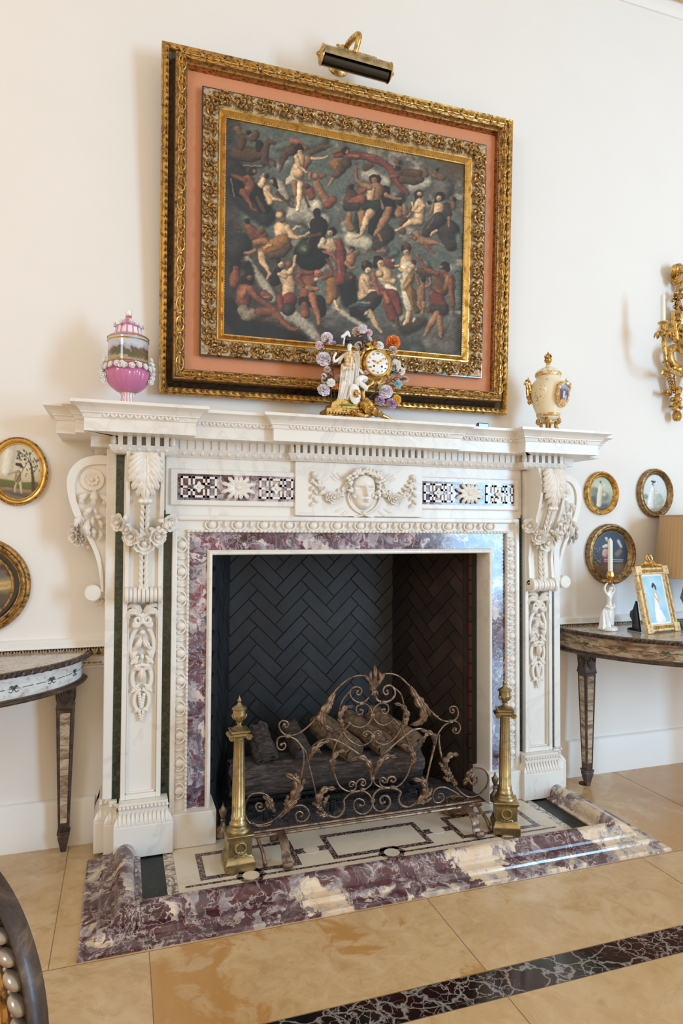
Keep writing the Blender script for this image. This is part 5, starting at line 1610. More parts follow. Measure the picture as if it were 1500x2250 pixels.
ST = [
 # clouds and dark masses
 ('A', 'g', [(250, 480, 130), (420, 520, 90)], 6), ('A', 'u', [(120, 620, 130), (300, 900, 150), (480, 1100, 110)], 8), ('A', 'w', [(620, 780, 60), (700, 920, 40)], 9), ('A', 'w', [(780, 1080, 90), (980, 1090, 130), (1100, 1150, 60)], 8),
 ('A', 'l', [(1010, 1000, 80)], 12), ('A', 't', [(620, 380, 50), (1050, 330, 80)], 12), ('B', 'w', [(250, 470, 90), (440, 560, 70)], 8), ('B', 'w', [(760, 600, 90), (900, 560, 60)], 9), ('B', 'l', [(60, 1180, 90), (230, 1230, 80)], 8),
 ('B', 'g', [(1060, 620, 130)], 10), ('B', 'u', [(600, 720, 60), (480, 860, 90)], 8), ('B', 'v', [(1120, 1090, 130), (1150, 1240, 70)], 4), ('B', 'v', [(420, 1120, 110), (350, 1250, 70)], 4), ('B', 't', [(1240, 1150, 40), (1260, 1350, 30)], 6),
 ('C', 'u', [(260, 300, 130), (180, 420, 90)], 6), ('C', 'w', [(340, 470, 36), (440, 640, 50), (560, 800, 60), (640, 950, 50)], 6), ('C', 'w', [(720, 1150, 90), (900, 1160, 80), (1060, 1290, 80), (1180, 1430, 50)], 8), ('C', 'k', [(120, 1050, 110), (300, 1300, 130), (700, 1390, 110), (950, 1450, 90)], 8),
 ('C', 't', [(1000, 150, 60)], 8), ('D', 'k', [(120, 450, 120), (150, 650, 90)], 8), ('D', 'w', [(60, 780, 40), (200, 880, 40), (340, 960, 30)], 7), ('D', 't', [(1040, 220, 50), (1060, 560, 60), (1100, 720, 50)], 8), ('D', 't', [(1420, 300, 60), (1420, 700, 60)], 6),
 ('D', 'v', [(820, 960, 90), (1000, 900, 60)], 8), ('D', 'g', [(1150, 1010, 120), (1350, 900, 110), (1340, 1100, 100)], 8), ('D', 'g', [(1100, 1180, 120), (1350, 1200, 100)], 9), ('D', 'B', [(940, 1240, 100)], 10), ('D', 't', [(620, 110, 40), (700, 80, 40)], 6),
 # upper left: riders
 ('A', 'n', [(190, 200, 40), (230, 260, 24)], 4), ('A', 'b', [(200, 450, 80), (330, 470, 80), (420, 460, 60)]), ('A', 'b', [(470, 540, 40), (480, 400, 44), (510, 330, 30), (580, 348, 16)]), ('A', 'b', [(520, 510, 14), (570, 530, 14), (580, 580, 10)]), ('A', 'b', [(490, 540, 16), (530, 600, 10)]),
 ('A', 'h', [(420, 360, 40), (410, 420, 26)]), ('A', 'b', [(250, 300, 50), (230, 380, 44)]), ('A', 'h', [(310, 240, 26)]), ('A', 'b', [(380, 250, 40), (370, 300, 36)]), ('A', 'n', [(290, 280, 12), (340, 350, 10)]), ('A', 'l', [(260, 580, 6), (440, 590, 5)], 3),
 # bearded seated man left
 ('A', 'k', [(160, 740, 70), (200, 830, 70), (400, 880, 80), (480, 1020, 60)]), ('A', 'r', [(300, 720, 50), (330, 790, 52), (300, 850, 44)]), ('A', 'r', [(270, 730, 28), (200, 700, 20), (140, 680, 16)]), ('A', 'h', [(350, 640, 44)]), ('A', 'r', [(368, 640, 22)]),
 ('A', 'r', [(250, 850, 40), (310, 940, 26), (350, 1020, 18), (385, 1045, 14)]), ('A', 'b', [(400, 920, 26), (470, 1050, 22)]), ('A', 'W', [(130, 720, 4), (160, 900, 3)], 2),
 # two women
 ('A', 's', [(470, 720, 30), (440, 780, 36)]), ('A', 'h', [(500, 690, 26)]), ('A', 's', [(460, 680, 18)]), ('A', 's', [(500, 830, 46), (520, 920, 40), (530, 960, 34)]), ('A', 'h', [(560, 740, 36), (600, 810, 14)]), ('A', 's', [(548, 745, 24)]),
 ('A', 's', [(490, 830, 22), (560, 920, 18), (680, 945, 12)]), ('A', 'b', [(600, 860, 20), (680, 940, 14)]),
 # wheel
 ('A', 'b', [(770, 880, 8), (700, 950, 8), (740, 1010, 8), (800, 1010, 8), (850, 900, 8)]), ('A', 'b', [(770, 880, 6), (760, 1000, 6)]), ('A', 'b', [(880, 880, 14), (930, 1010, 12)]),
 # winged figure
 ('A', 'b', [(760, 420, 50), (690, 450, 50), (650, 560, 26), (630, 650, 6)]), ('A', 'b', [(950, 450, 30), (1040, 400, 36), (1170, 370, 8)]), ('A', 'p', [(760, 330, 36), (830, 340, 26), (890, 400, 16)]), ('A', 'h', [(830, 400, 46)]), ('A', 's', [(838, 440, 28)]),
 ('A', 'm', [(900, 530, 60), (860, 600, 50)]), ('A', 's', [(840, 500, 52), (830, 570, 50), (800, 650, 62)]), ('A', 'W', [(800, 690, 74), (730, 740, 40), (700, 770, 16)]), ('A', 's', [(820, 660, 60)]), ('A', 's', [(800, 490, 26), (830, 590, 18), (910, 650, 13)]), ('A', 's', [(960, 510, 18), (1040, 510, 14), (1120, 485, 9)]),
 ('A', 'S', [(830, 780, 44), (835, 870, 32), (825, 960, 20), (810, 1035, 16)]), ('A', 'm', [(780, 760, 32), (790, 880, 16)]),
 # putti below the wings
 ('A', 'r', [(1090, 680, 20), (1040, 700, 26)]), ('A', 'm', [(1000, 690, 34)]), ('A', 'm', [(1010, 770, 40), (1060, 860, 46), (1110, 940, 40)]), ('A', 'm', [(940, 660, 20), (940, 720, 14)]), ('A', 'r', [(930, 840, 50), (960, 900, 36)]), ('A', 'r', [(1130, 980, 50), (1180, 930, 40)]), ('A', 'b', [(910, 790, 34)]),
 # flying figure with red cloth
 ('A', 'R', [(1200, 470, 30), (1400, 460, 30), (1500, 480, 30)]), ('A', 'n', [(1260, 420, 26), (1200, 440, 30)]), ('A', 'h', [(1310, 430, 40)]), ('A', 'm', [(1325, 440, 22)]), ('A', 'm', [(1330, 500, 34), (1420, 490, 18), (1480, 460, 12)]), ('A', 'o', [(1200, 570, 66), (1260, 620, 50)]), ('A', 'b', [(1290, 570, 56), (1230, 660, 40), (1190, 700, 24)]), ('A', 'm', [(1180, 720, 18), (1120, 790, 10)]),
 # red canopy cloth
 ('B', 'R', [(30, 270, 40), (180, 260, 40), (320, 300, 44), (430, 350, 40), (500, 420, 40), (520, 500, 40), (580, 580, 34), (670, 670, 26)]), ('B', 'p', [(150, 240, 10), (300, 270, 8), (430, 330, 8)], 2), ('B', 'p', [(540, 520, 8), (640, 630, 8)], 2),
 ('B', 'm', [(40, 260, 20), (140, 270, 14)]), ('B', 'b', [(0, 340, 60)]), ('B', 'b', [(210, 390, 40), (270, 370, 30)], 4),
 # figures upper right
 ('B', 'n', [(540, 320, 20), (600, 340, 26)]), ('B', 'h', [(590, 330, 20)]), ('B', 'h', [(570, 400, 32)]), ('B', 'b', [(560, 460, 40), (680, 450, 50), (790, 460, 50)]), ('B', 'b', [(620, 520, 46), (740, 540, 44), (820, 520, 36)]), ('B', 'n', [(860, 410, 30), (880, 460, 34)]), ('B', 'n', [(990, 420, 26), (970, 480, 36), (1060, 500, 34)]), ('B', 'h', [(1000, 415, 20)]), ('B', 'r', [(500, 490, 18), (560, 480, 14)]),
 # central wreathed man with raised torch
 ('B', 'r', [(110, 400, 18), (112, 500, 20), (130, 590, 20)]), ('B', 'R', [(104, 345, 12)]), ('B', 'k', [(430, 640, 50), (440, 740, 50), (470, 800, 70), (420, 900, 60)]), ('B', 'h', [(320, 520, 64)]), ('B', 'm', [(312, 530, 36)]), ('B', 'W', [(270, 470, 7), (310, 455, 7), (350, 470, 6)], 2),
 ('B', 'm', [(330, 640, 90), (310, 720, 72)]), ('B', 's', [(280, 640, 46), (270, 720, 44)]), ('B', 'm', [(260, 610, 34), (170, 580, 30), (125, 540, 20), (105, 470, 15)]), ('B', 'm', [(440, 690, 26), (520, 730, 18), (600, 735, 10)]),
 ('B', 'G', [(220, 810, 60), (330, 820, 70)]), ('B', 'G', [(150, 900, 50), (110, 1000, 26), (130, 1090, 20)]), ('B', 'k', [(330, 960, 90), (300, 1080, 60)]), ('B', 'm', [(170, 900, 44), (170, 1000, 30)]), ('B', 's', [(270, 890, 52), (220, 960, 44), (195, 1050, 30), (160, 1130, 22), (120, 1155, 16)]),
 ('B', 'm', [(470, 860, 44), (430, 960, 50), (380, 1040, 46)]), ('B', 'm', [(390, 780, 14), (410, 840, 20)]), ('B', 'm', [(340, 1090, 26), (390, 1190, 16)]), ('B', 'm', [(370, 1060, 30), (310, 1130, 16)]),
 ('B', 'b', [(40, 620, 40), (60, 700, 66), (30, 760, 60)]), ('B', 'h', [(60, 600, 30)]), ('B', 'r', [(150, 660, 36), (200, 640, 30)]), ('B', 'r', [(170, 740, 60), (60, 800, 60)]), ('B', 'v', [(20, 820, 50), (120, 820, 40)]), ('B', 'm', [(30, 910, 34), (20, 990, 44), (60, 1060, 40)]),
 # pair behind
 ('B', 'm', [(590, 820, 30), (580, 900, 46)]), ('B', 'm', [(640, 820, 28), (650, 880, 36)]), ('B', 'h', [(590, 790, 22)]),
 # nude seated woman
 ('B', 'h', [(800, 680, 46), (780, 760, 30), (720, 840, 14)]), ('B', 's', [(808, 680, 28)]), ('B', 's', [(810, 790, 60), (810, 880, 56), (800, 970, 66)]), ('B', 's', [(770, 810, 22), (740, 860, 16), (722, 780, 12)]), ('B', 's', [(850, 810, 22), (810, 870, 18), (760, 870, 12)]), ('B', 's', [(800, 980, 50), (700, 990, 36), (620, 1050, 22), (550, 1085, 14)]), ('B', 'm', [(700, 900, 14), (660, 970, 12)]), ('B', 'b', [(640, 960, 34), (600, 1010, 26)]),
 # woman with mask in grey drapery
 ('B', 'v', [(1100, 830, 56), (1130, 900, 40)]), ('B', 'h', [(1030, 710, 56), (990, 760, 24)]), ('B', 's', [(1020, 730, 32)]), ('B', 's', [(1020, 830, 60), (1010, 890, 50)]), ('B', 'm', [(950, 820, 16), (930, 890, 16)]), ('B', 'h', [(915, 775, 26)]), ('B', 'v', [(1020, 960, 80), (930, 1040, 70), (880, 1110, 50)]), ('B', 'g', [(960, 960, 14), (900, 1060, 12)], 5), ('B', 'm', [(1130, 940, 18), (1130, 1040, 16)]), ('B', 's', [(990, 1080, 20), (930, 1135, 14)]),
 ('B', 'n', [(1170, 740, 36), (1180, 820, 34)]), ('B', 'h', [(1195, 740, 22)]),
 # flying putto
 ('B', 'l', [(710, 1110, 18)]), ('B', 'm', [(770, 1120, 34), (800, 1180, 44), (900, 1210, 40), (1000, 1220, 22), (1050, 1240, 10)]), ('B', 'm', [(760, 1170, 20), (700, 1150, 12)]), ('B', 'r', [(880, 1260, 26), (960, 1320, 16)]), ('B', 'b', [(620, 1090, 40)], 5),
 # back view woman in ochre and arm to the globe
 ('C', 'b', [(200, 100, 20), (260, 130, 20), (180, 40, 14)]), ('C', 'r', [(360, 110, 60), (420, 190, 66), (520, 200, 60)]), ('C', 'h', [(340, 30, 36)]), ('C', 'n', [(500, 140, 46)]), ('C', 'o', [(440, 280, 44), (560, 260, 44)]),
 ('C', 'm', [(420, 380, 28), (350, 405, 20), (300, 410, 10)]), ('C', 's', [(740, 120, 90), (740, 200, 76)]), ('A', 'n', [(640, 1090, 56), (660, 1140, 30)]), ('A', 's', [(630, 1090, 36)]), ('C', 'o', [(760, 270, 90), (660, 320, 90), (580, 370, 70), (500, 390, 44)]), ('C', 'b', [(820, 330, 50), (760, 400, 50), (620, 440, 50)]), ('C', (196, 150, 86), [(620, 310, 16), (540, 350, 14)], 4),
 ('C', 's', [(500, 430, 44), (520, 510, 36), (570, 590, 22), (605, 650, 16)]), ('C', 's', [(600, 660, 20), (570, 720, 10)]), ('C', 's', [(810, 110, 40), (860, 210, 34), (930, 230, 22), (1030, 200, 18), (1080, 160, 14)]), ('C', 's', [(880, 130, 16), (930, 95, 18), (965, 95, 6)]),
 # dark woman and globe
 ('A', 'h', [(1010, 1060, 42), (1015, 1110, 30)]), ('C', 'h', [(1180, 90, 110), (1160, 160, 100), (1180, 220, 80)]), ('C', 'l', [(1060, 60, 8), (1075, 110, 8)], 3), ('C', 'k', [(1080, 420, 195), (1110, 430, 190)]), ('C', (60, 72, 58), [(1010, 350, 100)], 14), ('C', (150, 160, 130), [(1020, 370, 26)], 14),
 ('C', 'b', [(1200, 190, 24), (1100, 200, 20), (1040, 290, 14)]), ('C', 's', [(1060, 170, 22), (1030, 190, 16)]),
 # crowned woman in mauve
 ('C', 'o', [(1330, 740, 70), (1340, 900, 70), (1300, 980, 40)]), ('C', 'h', [(1340, 150, 52)]), ('C', 's', [(1310, 170, 34)]), ('C', 's', [(1310, 300, 70), (1330, 350, 70)]), ('C', 'W', [(1230, 260, 40), (1200, 320, 34)]), ('C', 's', [(1190, 320, 28), (1280, 340, 22), (1330, 360, 16)]), ('C', 'R', [(1420, 280, 40), (1450, 420, 60), (1440, 600, 60), (1400, 760, 36)]), ('C', 'p', [(1240, 390, 20), (1360, 440, 26), (1420, 560, 20)], 3),
 ('C', 's', [(1370, 980, 24), (1390, 1060, 18), (1420, 1080, 12)]), ('D', 'R', [(40, 60, 50), (50, 250, 60), (60, 400, 60)]), ('D', 'p', [(20, 180, 14), (40, 330, 14)], 3),
 # nymph reaching up
 ('C', 'h', [(700, 640, 60), (660, 740, 60)]), ('C', 's', [(735, 545, 44)]), ('C', 'h', [(700, 500, 30)]), ('C', 's', [(790, 680, 80), (830, 780, 80), (820, 880, 80)]), ('C', 's', [(830, 640, 34), (890, 550, 24), (905, 440, 16)]), ('C', 's', [(720, 660, 28), (780, 680, 30)]), ('C', 'R', [(830, 960, 90), (760, 1020, 60)]), ('C', 'R', [(720, 920, 34), (740, 1060, 44)]), ('C', 'v', [(820, 1070, 80)]), ('C', 'r', [(830, 540, 40)]),
 # crouching bearer
 ('C', 'r', [(1070, 720, 90), (1060, 820, 84), (1010, 900, 60)]), ('C', (176, 110, 74), [(1170, 650, 48)]), ('C', 'l', [(1150, 720, 26)], 4), ('C', 'r', [(1100, 640, 26), (960, 640, 34), (930, 700, 32), (990, 790, 30)]), ('C', 'r', [(1240, 700, 34), (1330, 660, 26), (1310, 540, 20), (1270, 480, 16)]), ('C', 'k', [(1000, 980, 60), (1180, 980, 80), (1200, 1090, 70)]),
 ('C', (176, 110, 74), [(1100, 920, 50), (1130, 1030, 36), (1170, 1150, 26), (1180, 1240, 24)]), ('C', 'r', [(1010, 1020, 44), (1020, 1130, 50)]), ('C', 'm', [(1050, 820, 26), (1160, 830, 24)]),
 # seated back view man bottom left
 ('C', 'h', [(200, 540, 70), (160, 600, 40)]), ('C', 'r', [(205, 590, 34), (190, 700, 66), (180, 770, 50)]), ('C', 'h', [(340, 560, 60), (380, 640, 40)], 5), ('C', 'h', [(340, 720, 80)]), ('C', 'r', [(370, 700, 32)]), ('C', 'r', [(300, 860, 92), (290, 980, 84)]), ('C', (160, 104, 74), [(330, 820, 40), (280, 900, 40)], 8), ('C', 'r', [(370, 830, 44), (440, 930, 34), (600, 1030, 30), (650, 1060, 22)]),
 ('C', (136, 126, 112), [(290, 1080, 70), (340, 1130, 84), (420, 1120, 60)]), ('C', 'r', [(480, 1100, 60), (640, 1090, 52), (740, 1200, 40), (830, 1280, 26), (900, 1310, 22), (950, 1280, 8)]), ('C', 'b', [(580, 1190, 34), (700, 1220, 24)]), ('C', 'r', [(540, 890, 50), (600, 930, 40)]), ('C', 'l', [(540, 930, 10), (590, 930, 8)], 3),
 # putto by the globe
 ('D', 'h', [(180, 40, 36)]), ('D', 'm', [(170, 60, 24)]), ('D', 'm', [(170, 140, 60), (150, 200, 50)]), ('D', 'm', [(110, 200, 26), (160, 270, 22), (220, 250, 14)]), ('D', 'b', [(240, 100, 14), (270, 70, 8)]), ('D', 'v', [(150, 380, 70)]), ('D', 'r', [(170, 380, 24)], 5),
 # cloud figure
 ('D', 'g', [(560, 60, 60)], 6), ('D', 'm', [(480, 70, 22), (560, 60, 20)]),
 # wreathed woman, back to us
 ('D', 'h', [(350, 240, 64)]), ('D', 'b', [(330, 210, 34)]), ('D', 's', [(365, 290, 36)]), ('D', 's', [(330, 400, 74), (330, 500, 74), (330, 590, 90)]), ('D', 'm', [(420, 440, 40)]), ('D', 's', [(300, 420, 30), (360, 550, 34), (450, 530, 22), (500, 500, 16)]), ('D', 'v', [(440, 620, 90), (360, 700, 100), (230, 760, 80)]), ('D', 'B', [(150, 720, 20), (260, 690, 36), (380, 690, 40)]), ('D', (130, 146, 150), [(260, 670, 12), (380, 670, 14)], 4),
 ('D', 's', [(390, 790, 44), (430, 880, 34), (490, 970, 22), (530, 1020, 14)]), ('D', 'W', [(350, 790, 24), (300, 840, 14), (400, 850, 10)], 3), ('D', 'k', [(200, 780, 50), (320, 860, 40)], 6),
 # reclining woman with red drape
 ('D', 'R', [(600, 190, 50), (650, 230, 40)]), ('D', 'h', [(480, 170, 60), (450, 240, 30)]), ('D', 's', [(515, 210, 44), (510, 260, 26)]), ('D', 'p', [(430, 330, 26), (440, 430, 26), (500, 560, 30)]), ('D', 's', [(560, 340, 96), (580, 420, 70)]), ('D', 's', [(500, 330, 50)]), ('D', 's', [(660, 420, 36), (580, 420, 24), (530, 390, 14)]), ('D', 'W', [(600, 480, 40), (680, 520, 40)]), ('D', 'R', [(540, 550, 50), (640, 600, 90), (680, 700, 90), (720, 780, 50)]), ('D', 'R', [(600, 700, 60), (660, 840, 60)]), ('D', (170, 92, 78), [(560, 560, 30), (600, 660, 34)], 6), ('D', 'b', [(700, 860, 26), (730, 970, 20)]), ('D', 'R', [(510, 475, 16)]),
 # standing woman
 ('D', 'h', [(810, 40, 56)]), ('D', 'b', [(820, 10, 50)]), ('D', 's', [(815, 80, 38)]), ('D', 's', [(820, 180, 74), (800, 220, 60)]), ('D', 'v', [(900, 200, 36)]), ('D', 'W', [(850, 230, 50), (790, 260, 50)]), ('D', 's', [(880, 250, 40), (840, 310, 30), (740, 280, 20)]), ('D', 's', [(730, 230, 16), (690, 240, 18)]), ('D', 'W', [(800, 380, 70), (830, 600, 60), (850, 740, 50)]), ('D', 'o', [(880, 360, 40), (830, 460, 56), (880, 600, 40), (930, 760, 40)]), ('D', (176, 150, 100), [(790, 500, 26), (860, 400, 20)], 5), ('D', 'b', [(910, 560, 36), (940, 760, 36)]), ('D', 's', [(840, 800, 34), (830, 880, 26), (790, 925, 16)]), ('D', 's', [(910, 860, 20), (900, 890, 14)]), ('D', 'W', [(660, 170, 22)], 4), ('D', 'W', [(740, 360, 30)], 5),
 # putto with basket
 ('D', 'b', [(960, 290, 36), (1060, 320, 36)]), ('D', 'G', [(1100, 270, 26)]), ('D', 'l', [(930, 280, 14)], 4), ('D', 'v', [(980, 350, 22), (1090, 350, 20)]), ('D', 'm', [(1000, 440, 36), (990, 560, 54), (985, 620, 50)]), ('D', 'm', [(960, 450, 18), (930, 370, 14)]), ('D', 'm', [(1050, 480, 22), (1100, 440, 16), (1090, 380, 12)]), ('D', 'h', [(1020, 400, 30)]), ('D', 'm', [(1010, 680, 36), (1000, 800, 20)]), ('D', 'm', [(960, 670, 26), (980, 740, 18)]),
 # bearded man with crook
 ('D', 'b', [(1385, 330, 6), (1400, 300, 6), (1430, 300, 5)], 1.5), ('D', 'b', [(1370, 350, 7), (1390, 420, 7), (1380, 560, 7), (1370, 800, 6)], 1.5), ('D', 'h', [(1270, 240, 60), (1300, 280, 30)]), ('D', 'm', [(1225, 250, 22)]), ('D', 'r', [(1240, 400, 100), (1230, 500, 90), (1200, 560, 66)]), ('D', (176, 120, 84), [(1310, 380, 50), (1270, 470, 50)], 8), ('D', 'b', [(1210, 380, 50), (1220, 460, 40)], 10), ('D', 'r', [(1180, 330, 36), (1060, 290, 32), (990, 200, 22), (960, 120, 16)]), ('D', 'm', [(960, 130, 8), (945, 100, 6)]), ('D', 'm', [(980, 150, 10), (1000, 130, 6)]),
 ('D', 'r', [(1340, 400, 40), (1345, 560, 34), (1365, 700, 24)]), ('D', 'R', [(1120, 560, 44), (1180, 650, 90), (1230, 720, 80)]), ('D', 'v', [(1250, 760, 66), (1120, 740, 50)], 5), ('D', 'R', [(1080, 760, 30)], 5), ('D', 'm', [(1180, 800, 44), (1120, 900, 40), (1060, 1000, 30), (1030, 1050, 20)]), ('D', 'm', [(1210, 850, 34), (1220, 980, 30), (1220, 1080, 20)]),
]
col = brush(QX, col, None, ST, CR, 1.9, .5)
# small features: eye and lip touches on the larger heads
for cr, xx, yy, r_ in (('A', 838, 440, 26), ('A', 548, 745, 22), ('A', 460, 680, 16), ('B', 312, 530, 34), ('B', 808, 680, 26), ('B', 1020, 730, 30), ('C', 1310, 170, 32), ('C', 735, 545, 40), ('C', 1170, 650, 44), ('C', 205, 590, 30), ('D', 365, 290, 34), ('D', 515, 210, 40), ('D', 815, 80, 36), ('B', 1180, 740, 24), ('C', 370, 700, 30), ('D', 170, 60, 24)):
    col = brush(PX, col, None, [(cr, 'h', [(xx - r_ * .35, yy - r_ * .1, r_ * .14)], .6), (cr, 'h', [(xx + r_ * .35, yy - r_ * .1, r_ * .14)], .6), (cr, 'p', [(xx, yy + r_ * .45, r_ * .16)], .6), (cr, 'b', [(xx + r_ * .05, yy - .1 * r_, r_ * .06), (xx + r_ * .08, yy + r_ * .2, r_ * .1)], .6)], CR)
col = col * (0.70 + .34 * n3[:, None]) * (0.82 + .3 * n2[:, None]); col = 255 * (np.clip(col, 0, 255) / 255) ** 1.22 * 1.42 * np.array([[1.04, .98, .90]]); col = col * .70 + .30 * col.mean(1, keepdims=True) * np.array([[1.06, 1., .9]])
mb = MB()
fs = [(j * NUc + i, j * NUc + i + 1, (j + 1) * NUc + i + 1, (j + 1) * NUc + i) for j in range(NVc - 1) for i in range(NUc - 1)]
mb.add(V, fs)
cv = lab(mb.build('painted_canvas', M['canvas'], PT, smooth=False), 'dark oil canvas crowded with figures on clouds')
fill_attr(cv, col)


# ------------------------------------------------------------------ picture light
PL = thing('picture_light', 'brass tube picture light on the wall above the painting', 'picture light', (-.04, -.2, 3.60))
ax_ = np.array([.362, 0, -.012]); ax_ /= np.linalg.norm(ax_)
up_ = np.array([0, -.35, .94]); up_ = up_ - ax_ * (up_ @ ax_); up_ /= np.linalg.norm(up_); sd = np.cross(ax_, up_)
mb = MB(); n = 26; vs = []; cc = np.array([-.036, -.20, 3.580]); R_ = .043
for k_ in range(2):
    for rr in (R_, R_ - .003):
        for i in range(n + 1):
            an = -.42 * PI + 1.42 * PI * i / n
            vs.append(cc + ax_ * (-.168 if k_ == 0 else .168) + sd * rr * math.cos(an) * -1 + up_ * rr * math.sin(an))
m_ = n + 1
fs = [(i, i + 1, 2 * m_ + i + 1, 2 * m_ + i) for i in range(n)] + [(m_ + i, 3 * m_ + i, 3 * m_ + i + 1, m_ + i + 1) for i in range(n)] + [(i, m_ + i, m_ + i + 1, i + 1) for i in range(n)] + [(2 * m_ + i, 2 * m_ + i + 1, 3 * m_ + i + 1, 3 * m_ + i) for i in range(n)]
fs += [(0, 2 * m_, 3 * m_, m_), (n, m_ + n, 3 * m_ + n, 2 * m_ + n)]
mb.add(vs, fs); mb.build('tube_shade', M['brass'], PL, ang=.6)
mb = MB()
mb.lathe([(.030, -.162), (.030, .162)], cc + up_ * -.012, 20, ax=(sd, up_, ax_))
lab(mb.build('dark_reflector', M['lacquer'], PL, ang=.5), 'dark unlit underside')
for s in (-1, 1):
    mb = MB(); mb.lathe([(.046, 0), (.047, .004), (.040, .008), (.026, .012), (.012, .018), (.006, .026), (.003, .028)], cc + ax_ * s * .168, 24, ax=(sd, up_ * s, ax_ * s))
    mb.build('end_cap', M['ormolu'], PL, ang=.5)
mb = MB()
b0 = cc + up_ * R_
mb.tube(cat([tuple(b0 + ax_ * -.01), tuple(b0 + up_ * .05 + np.array([0, .0, .03])), (-.045, -.12, 3.735), (-.05, -.05, 3.72), (-.05, -.01, 3.69)], 6), [.012, .016, .013, .010], 10)
for q_ in range(9):
    an = q_ * .7
    p = np.array([-.075, -.07, 3.70]); 
    mb.leaf([tuple(p), tuple(p + np.array([.02 * math.cos(an), -.03, .02 * math.sin(an)])), tuple(p + np.array([.045 * math.cos(an), -.02, .045 * math.sin(an)]))], .03, (0, -1, 0), 2, .3, .3, nu=9, nv=5)
mb.build('scroll_arm', M['ormolu'], PL)
mb = MB(); mb.lathe([(.055, 0), (.055, -.006), (.045, -.012), (.02, -.02), (.004, -.03)], (-.06, 0, 3.70), 24, ax=((1, 0, 0), (0, 0, 1), (0, 1, 0)))
mb.build('wall_rosette', M['ormolu'], PL)
mb = MB()
for i in range(20): mb.sph(b0 + ax_ * (-.095 + i * .010) + up_ * .003, (.005, .004, .006), 6, 5)
mb.build('gallery_edge', M['ormolu'], PL)

# ------------------------------------------------------------------ oval pictures on the wall
OV = {'L': (0, 930, .222222), 'R': (1260, 960, .204429)}
def oval(label, c, rx, rz, prof, frame_mat, mat_w, strokes, bgf, group=None, extra=None, glass=True):
    """prof [(inset,height)] from the rim inwards"""
    O = thing('oval_picture', label, 'picture', (c[0], 0, c[1]), 0, group)
    n = 72; mb = MB(); k = len(prof); vs = []
    for i in range(n):
        a = 2 * PI * i / n
        for o, h in prof: vs.append((c[0] + (rx - o) * math.cos(a), -h, c[1] + (rz - o) * math.sin(a)))
    mb.add(vs, [(i * k + j, i * k + j + 1, ((i + 1) % n) * k + j + 1, ((i + 1) % n) * k + j) for i in range(n) for j in range(k - 1)])
    f = mb.build('frame', M[frame_mat], O, ang=.5)
    if extra: extra(f, c, rx, rz)
    ins, h = prof[-1]
    nr, na = 46, 110; V = []
    for j in range(nr):
        r = j / (nr - 1)
        for i in range(na):
            a = 2 * PI * i / na
            V.append((c[0] + (rx - ins + .003) * r * math.cos(a), -h - .0005, c[1] + (rz - ins + .003) * r * math.sin(a)))
    V = np.array(V); mb = MB()
    mb.add(V, [(j * na + i, j * na + (i + 1) % na, (j + 1) * na + (i + 1) % na, (j + 1) * na + i) for j in range(nr - 1) for i in range(na)])
    p = mb.build('picture', M['mini'], O, smooth=False)
    q = (V - CAM) @ RM.T
    P = np.stack([750 + FPX * q[:, 0] / q[:, 2], 1125 - FPX * q[:, 1] / q[:, 2]], 1)
    col = bgf(P)
    col = brush(P, col, None, strokes, OV, .7, .2)
    fill_attr(p, col * (.93 + .14 * fbm(P[:, 0] / 3, P[:, 1] / 3, 5, 2)[:, None]))
    return O
def vgrad(stops, cr, nz=12):
    y0 = OV[cr][1]; s = OV[cr][2]
    def f(P):
        yy = (P[:, 1] - y0) / s + (fbm(P[:, 0] / 7, P[:, 1] / 7, 3) - .5) * nz * 4
        return np.stack([np.interp(yy, [a for a, _ in stops], [c[k] for _, c in stops]) for k in range(3)], 1)
    return f
def ropeedge(f, c, rx, rz, n=110, dr=.001, r=.004, h=.012, m='golddark', name='rope_edge'):
    mb = MB()
    for i in range(n):
        a = 2 * PI * i / n
        mb.sph((c[0] + (rx - dr) * math.cos(a), -h, c[1] + (rz - dr) * math.sin(a)), (r, r, r), 6, 4)
    mb.build(name, M[m], f)
def bead_in(ins, h, r=.0022, n=90, m='gold'):
    return lambda f, c, rx, rz: ropeedge(f, c, rx - ins, rz - ins, n, 0, r, h, m, 'bead_ring')
rt = random.Random(6)
tree = []
for i in range(60):
    x0, y0 = rt.uniform(170, 380), 0
    y0 = rt.uniform(270, 520) if x0 > 250 else rt.uniform(270, 370)
    tree.append(('L', (56, 60, 54), [(x0, y0, 5), (x0 + rt.uniform(-14, 14), y0 + rt.uniform(-12, 12), 5)]))
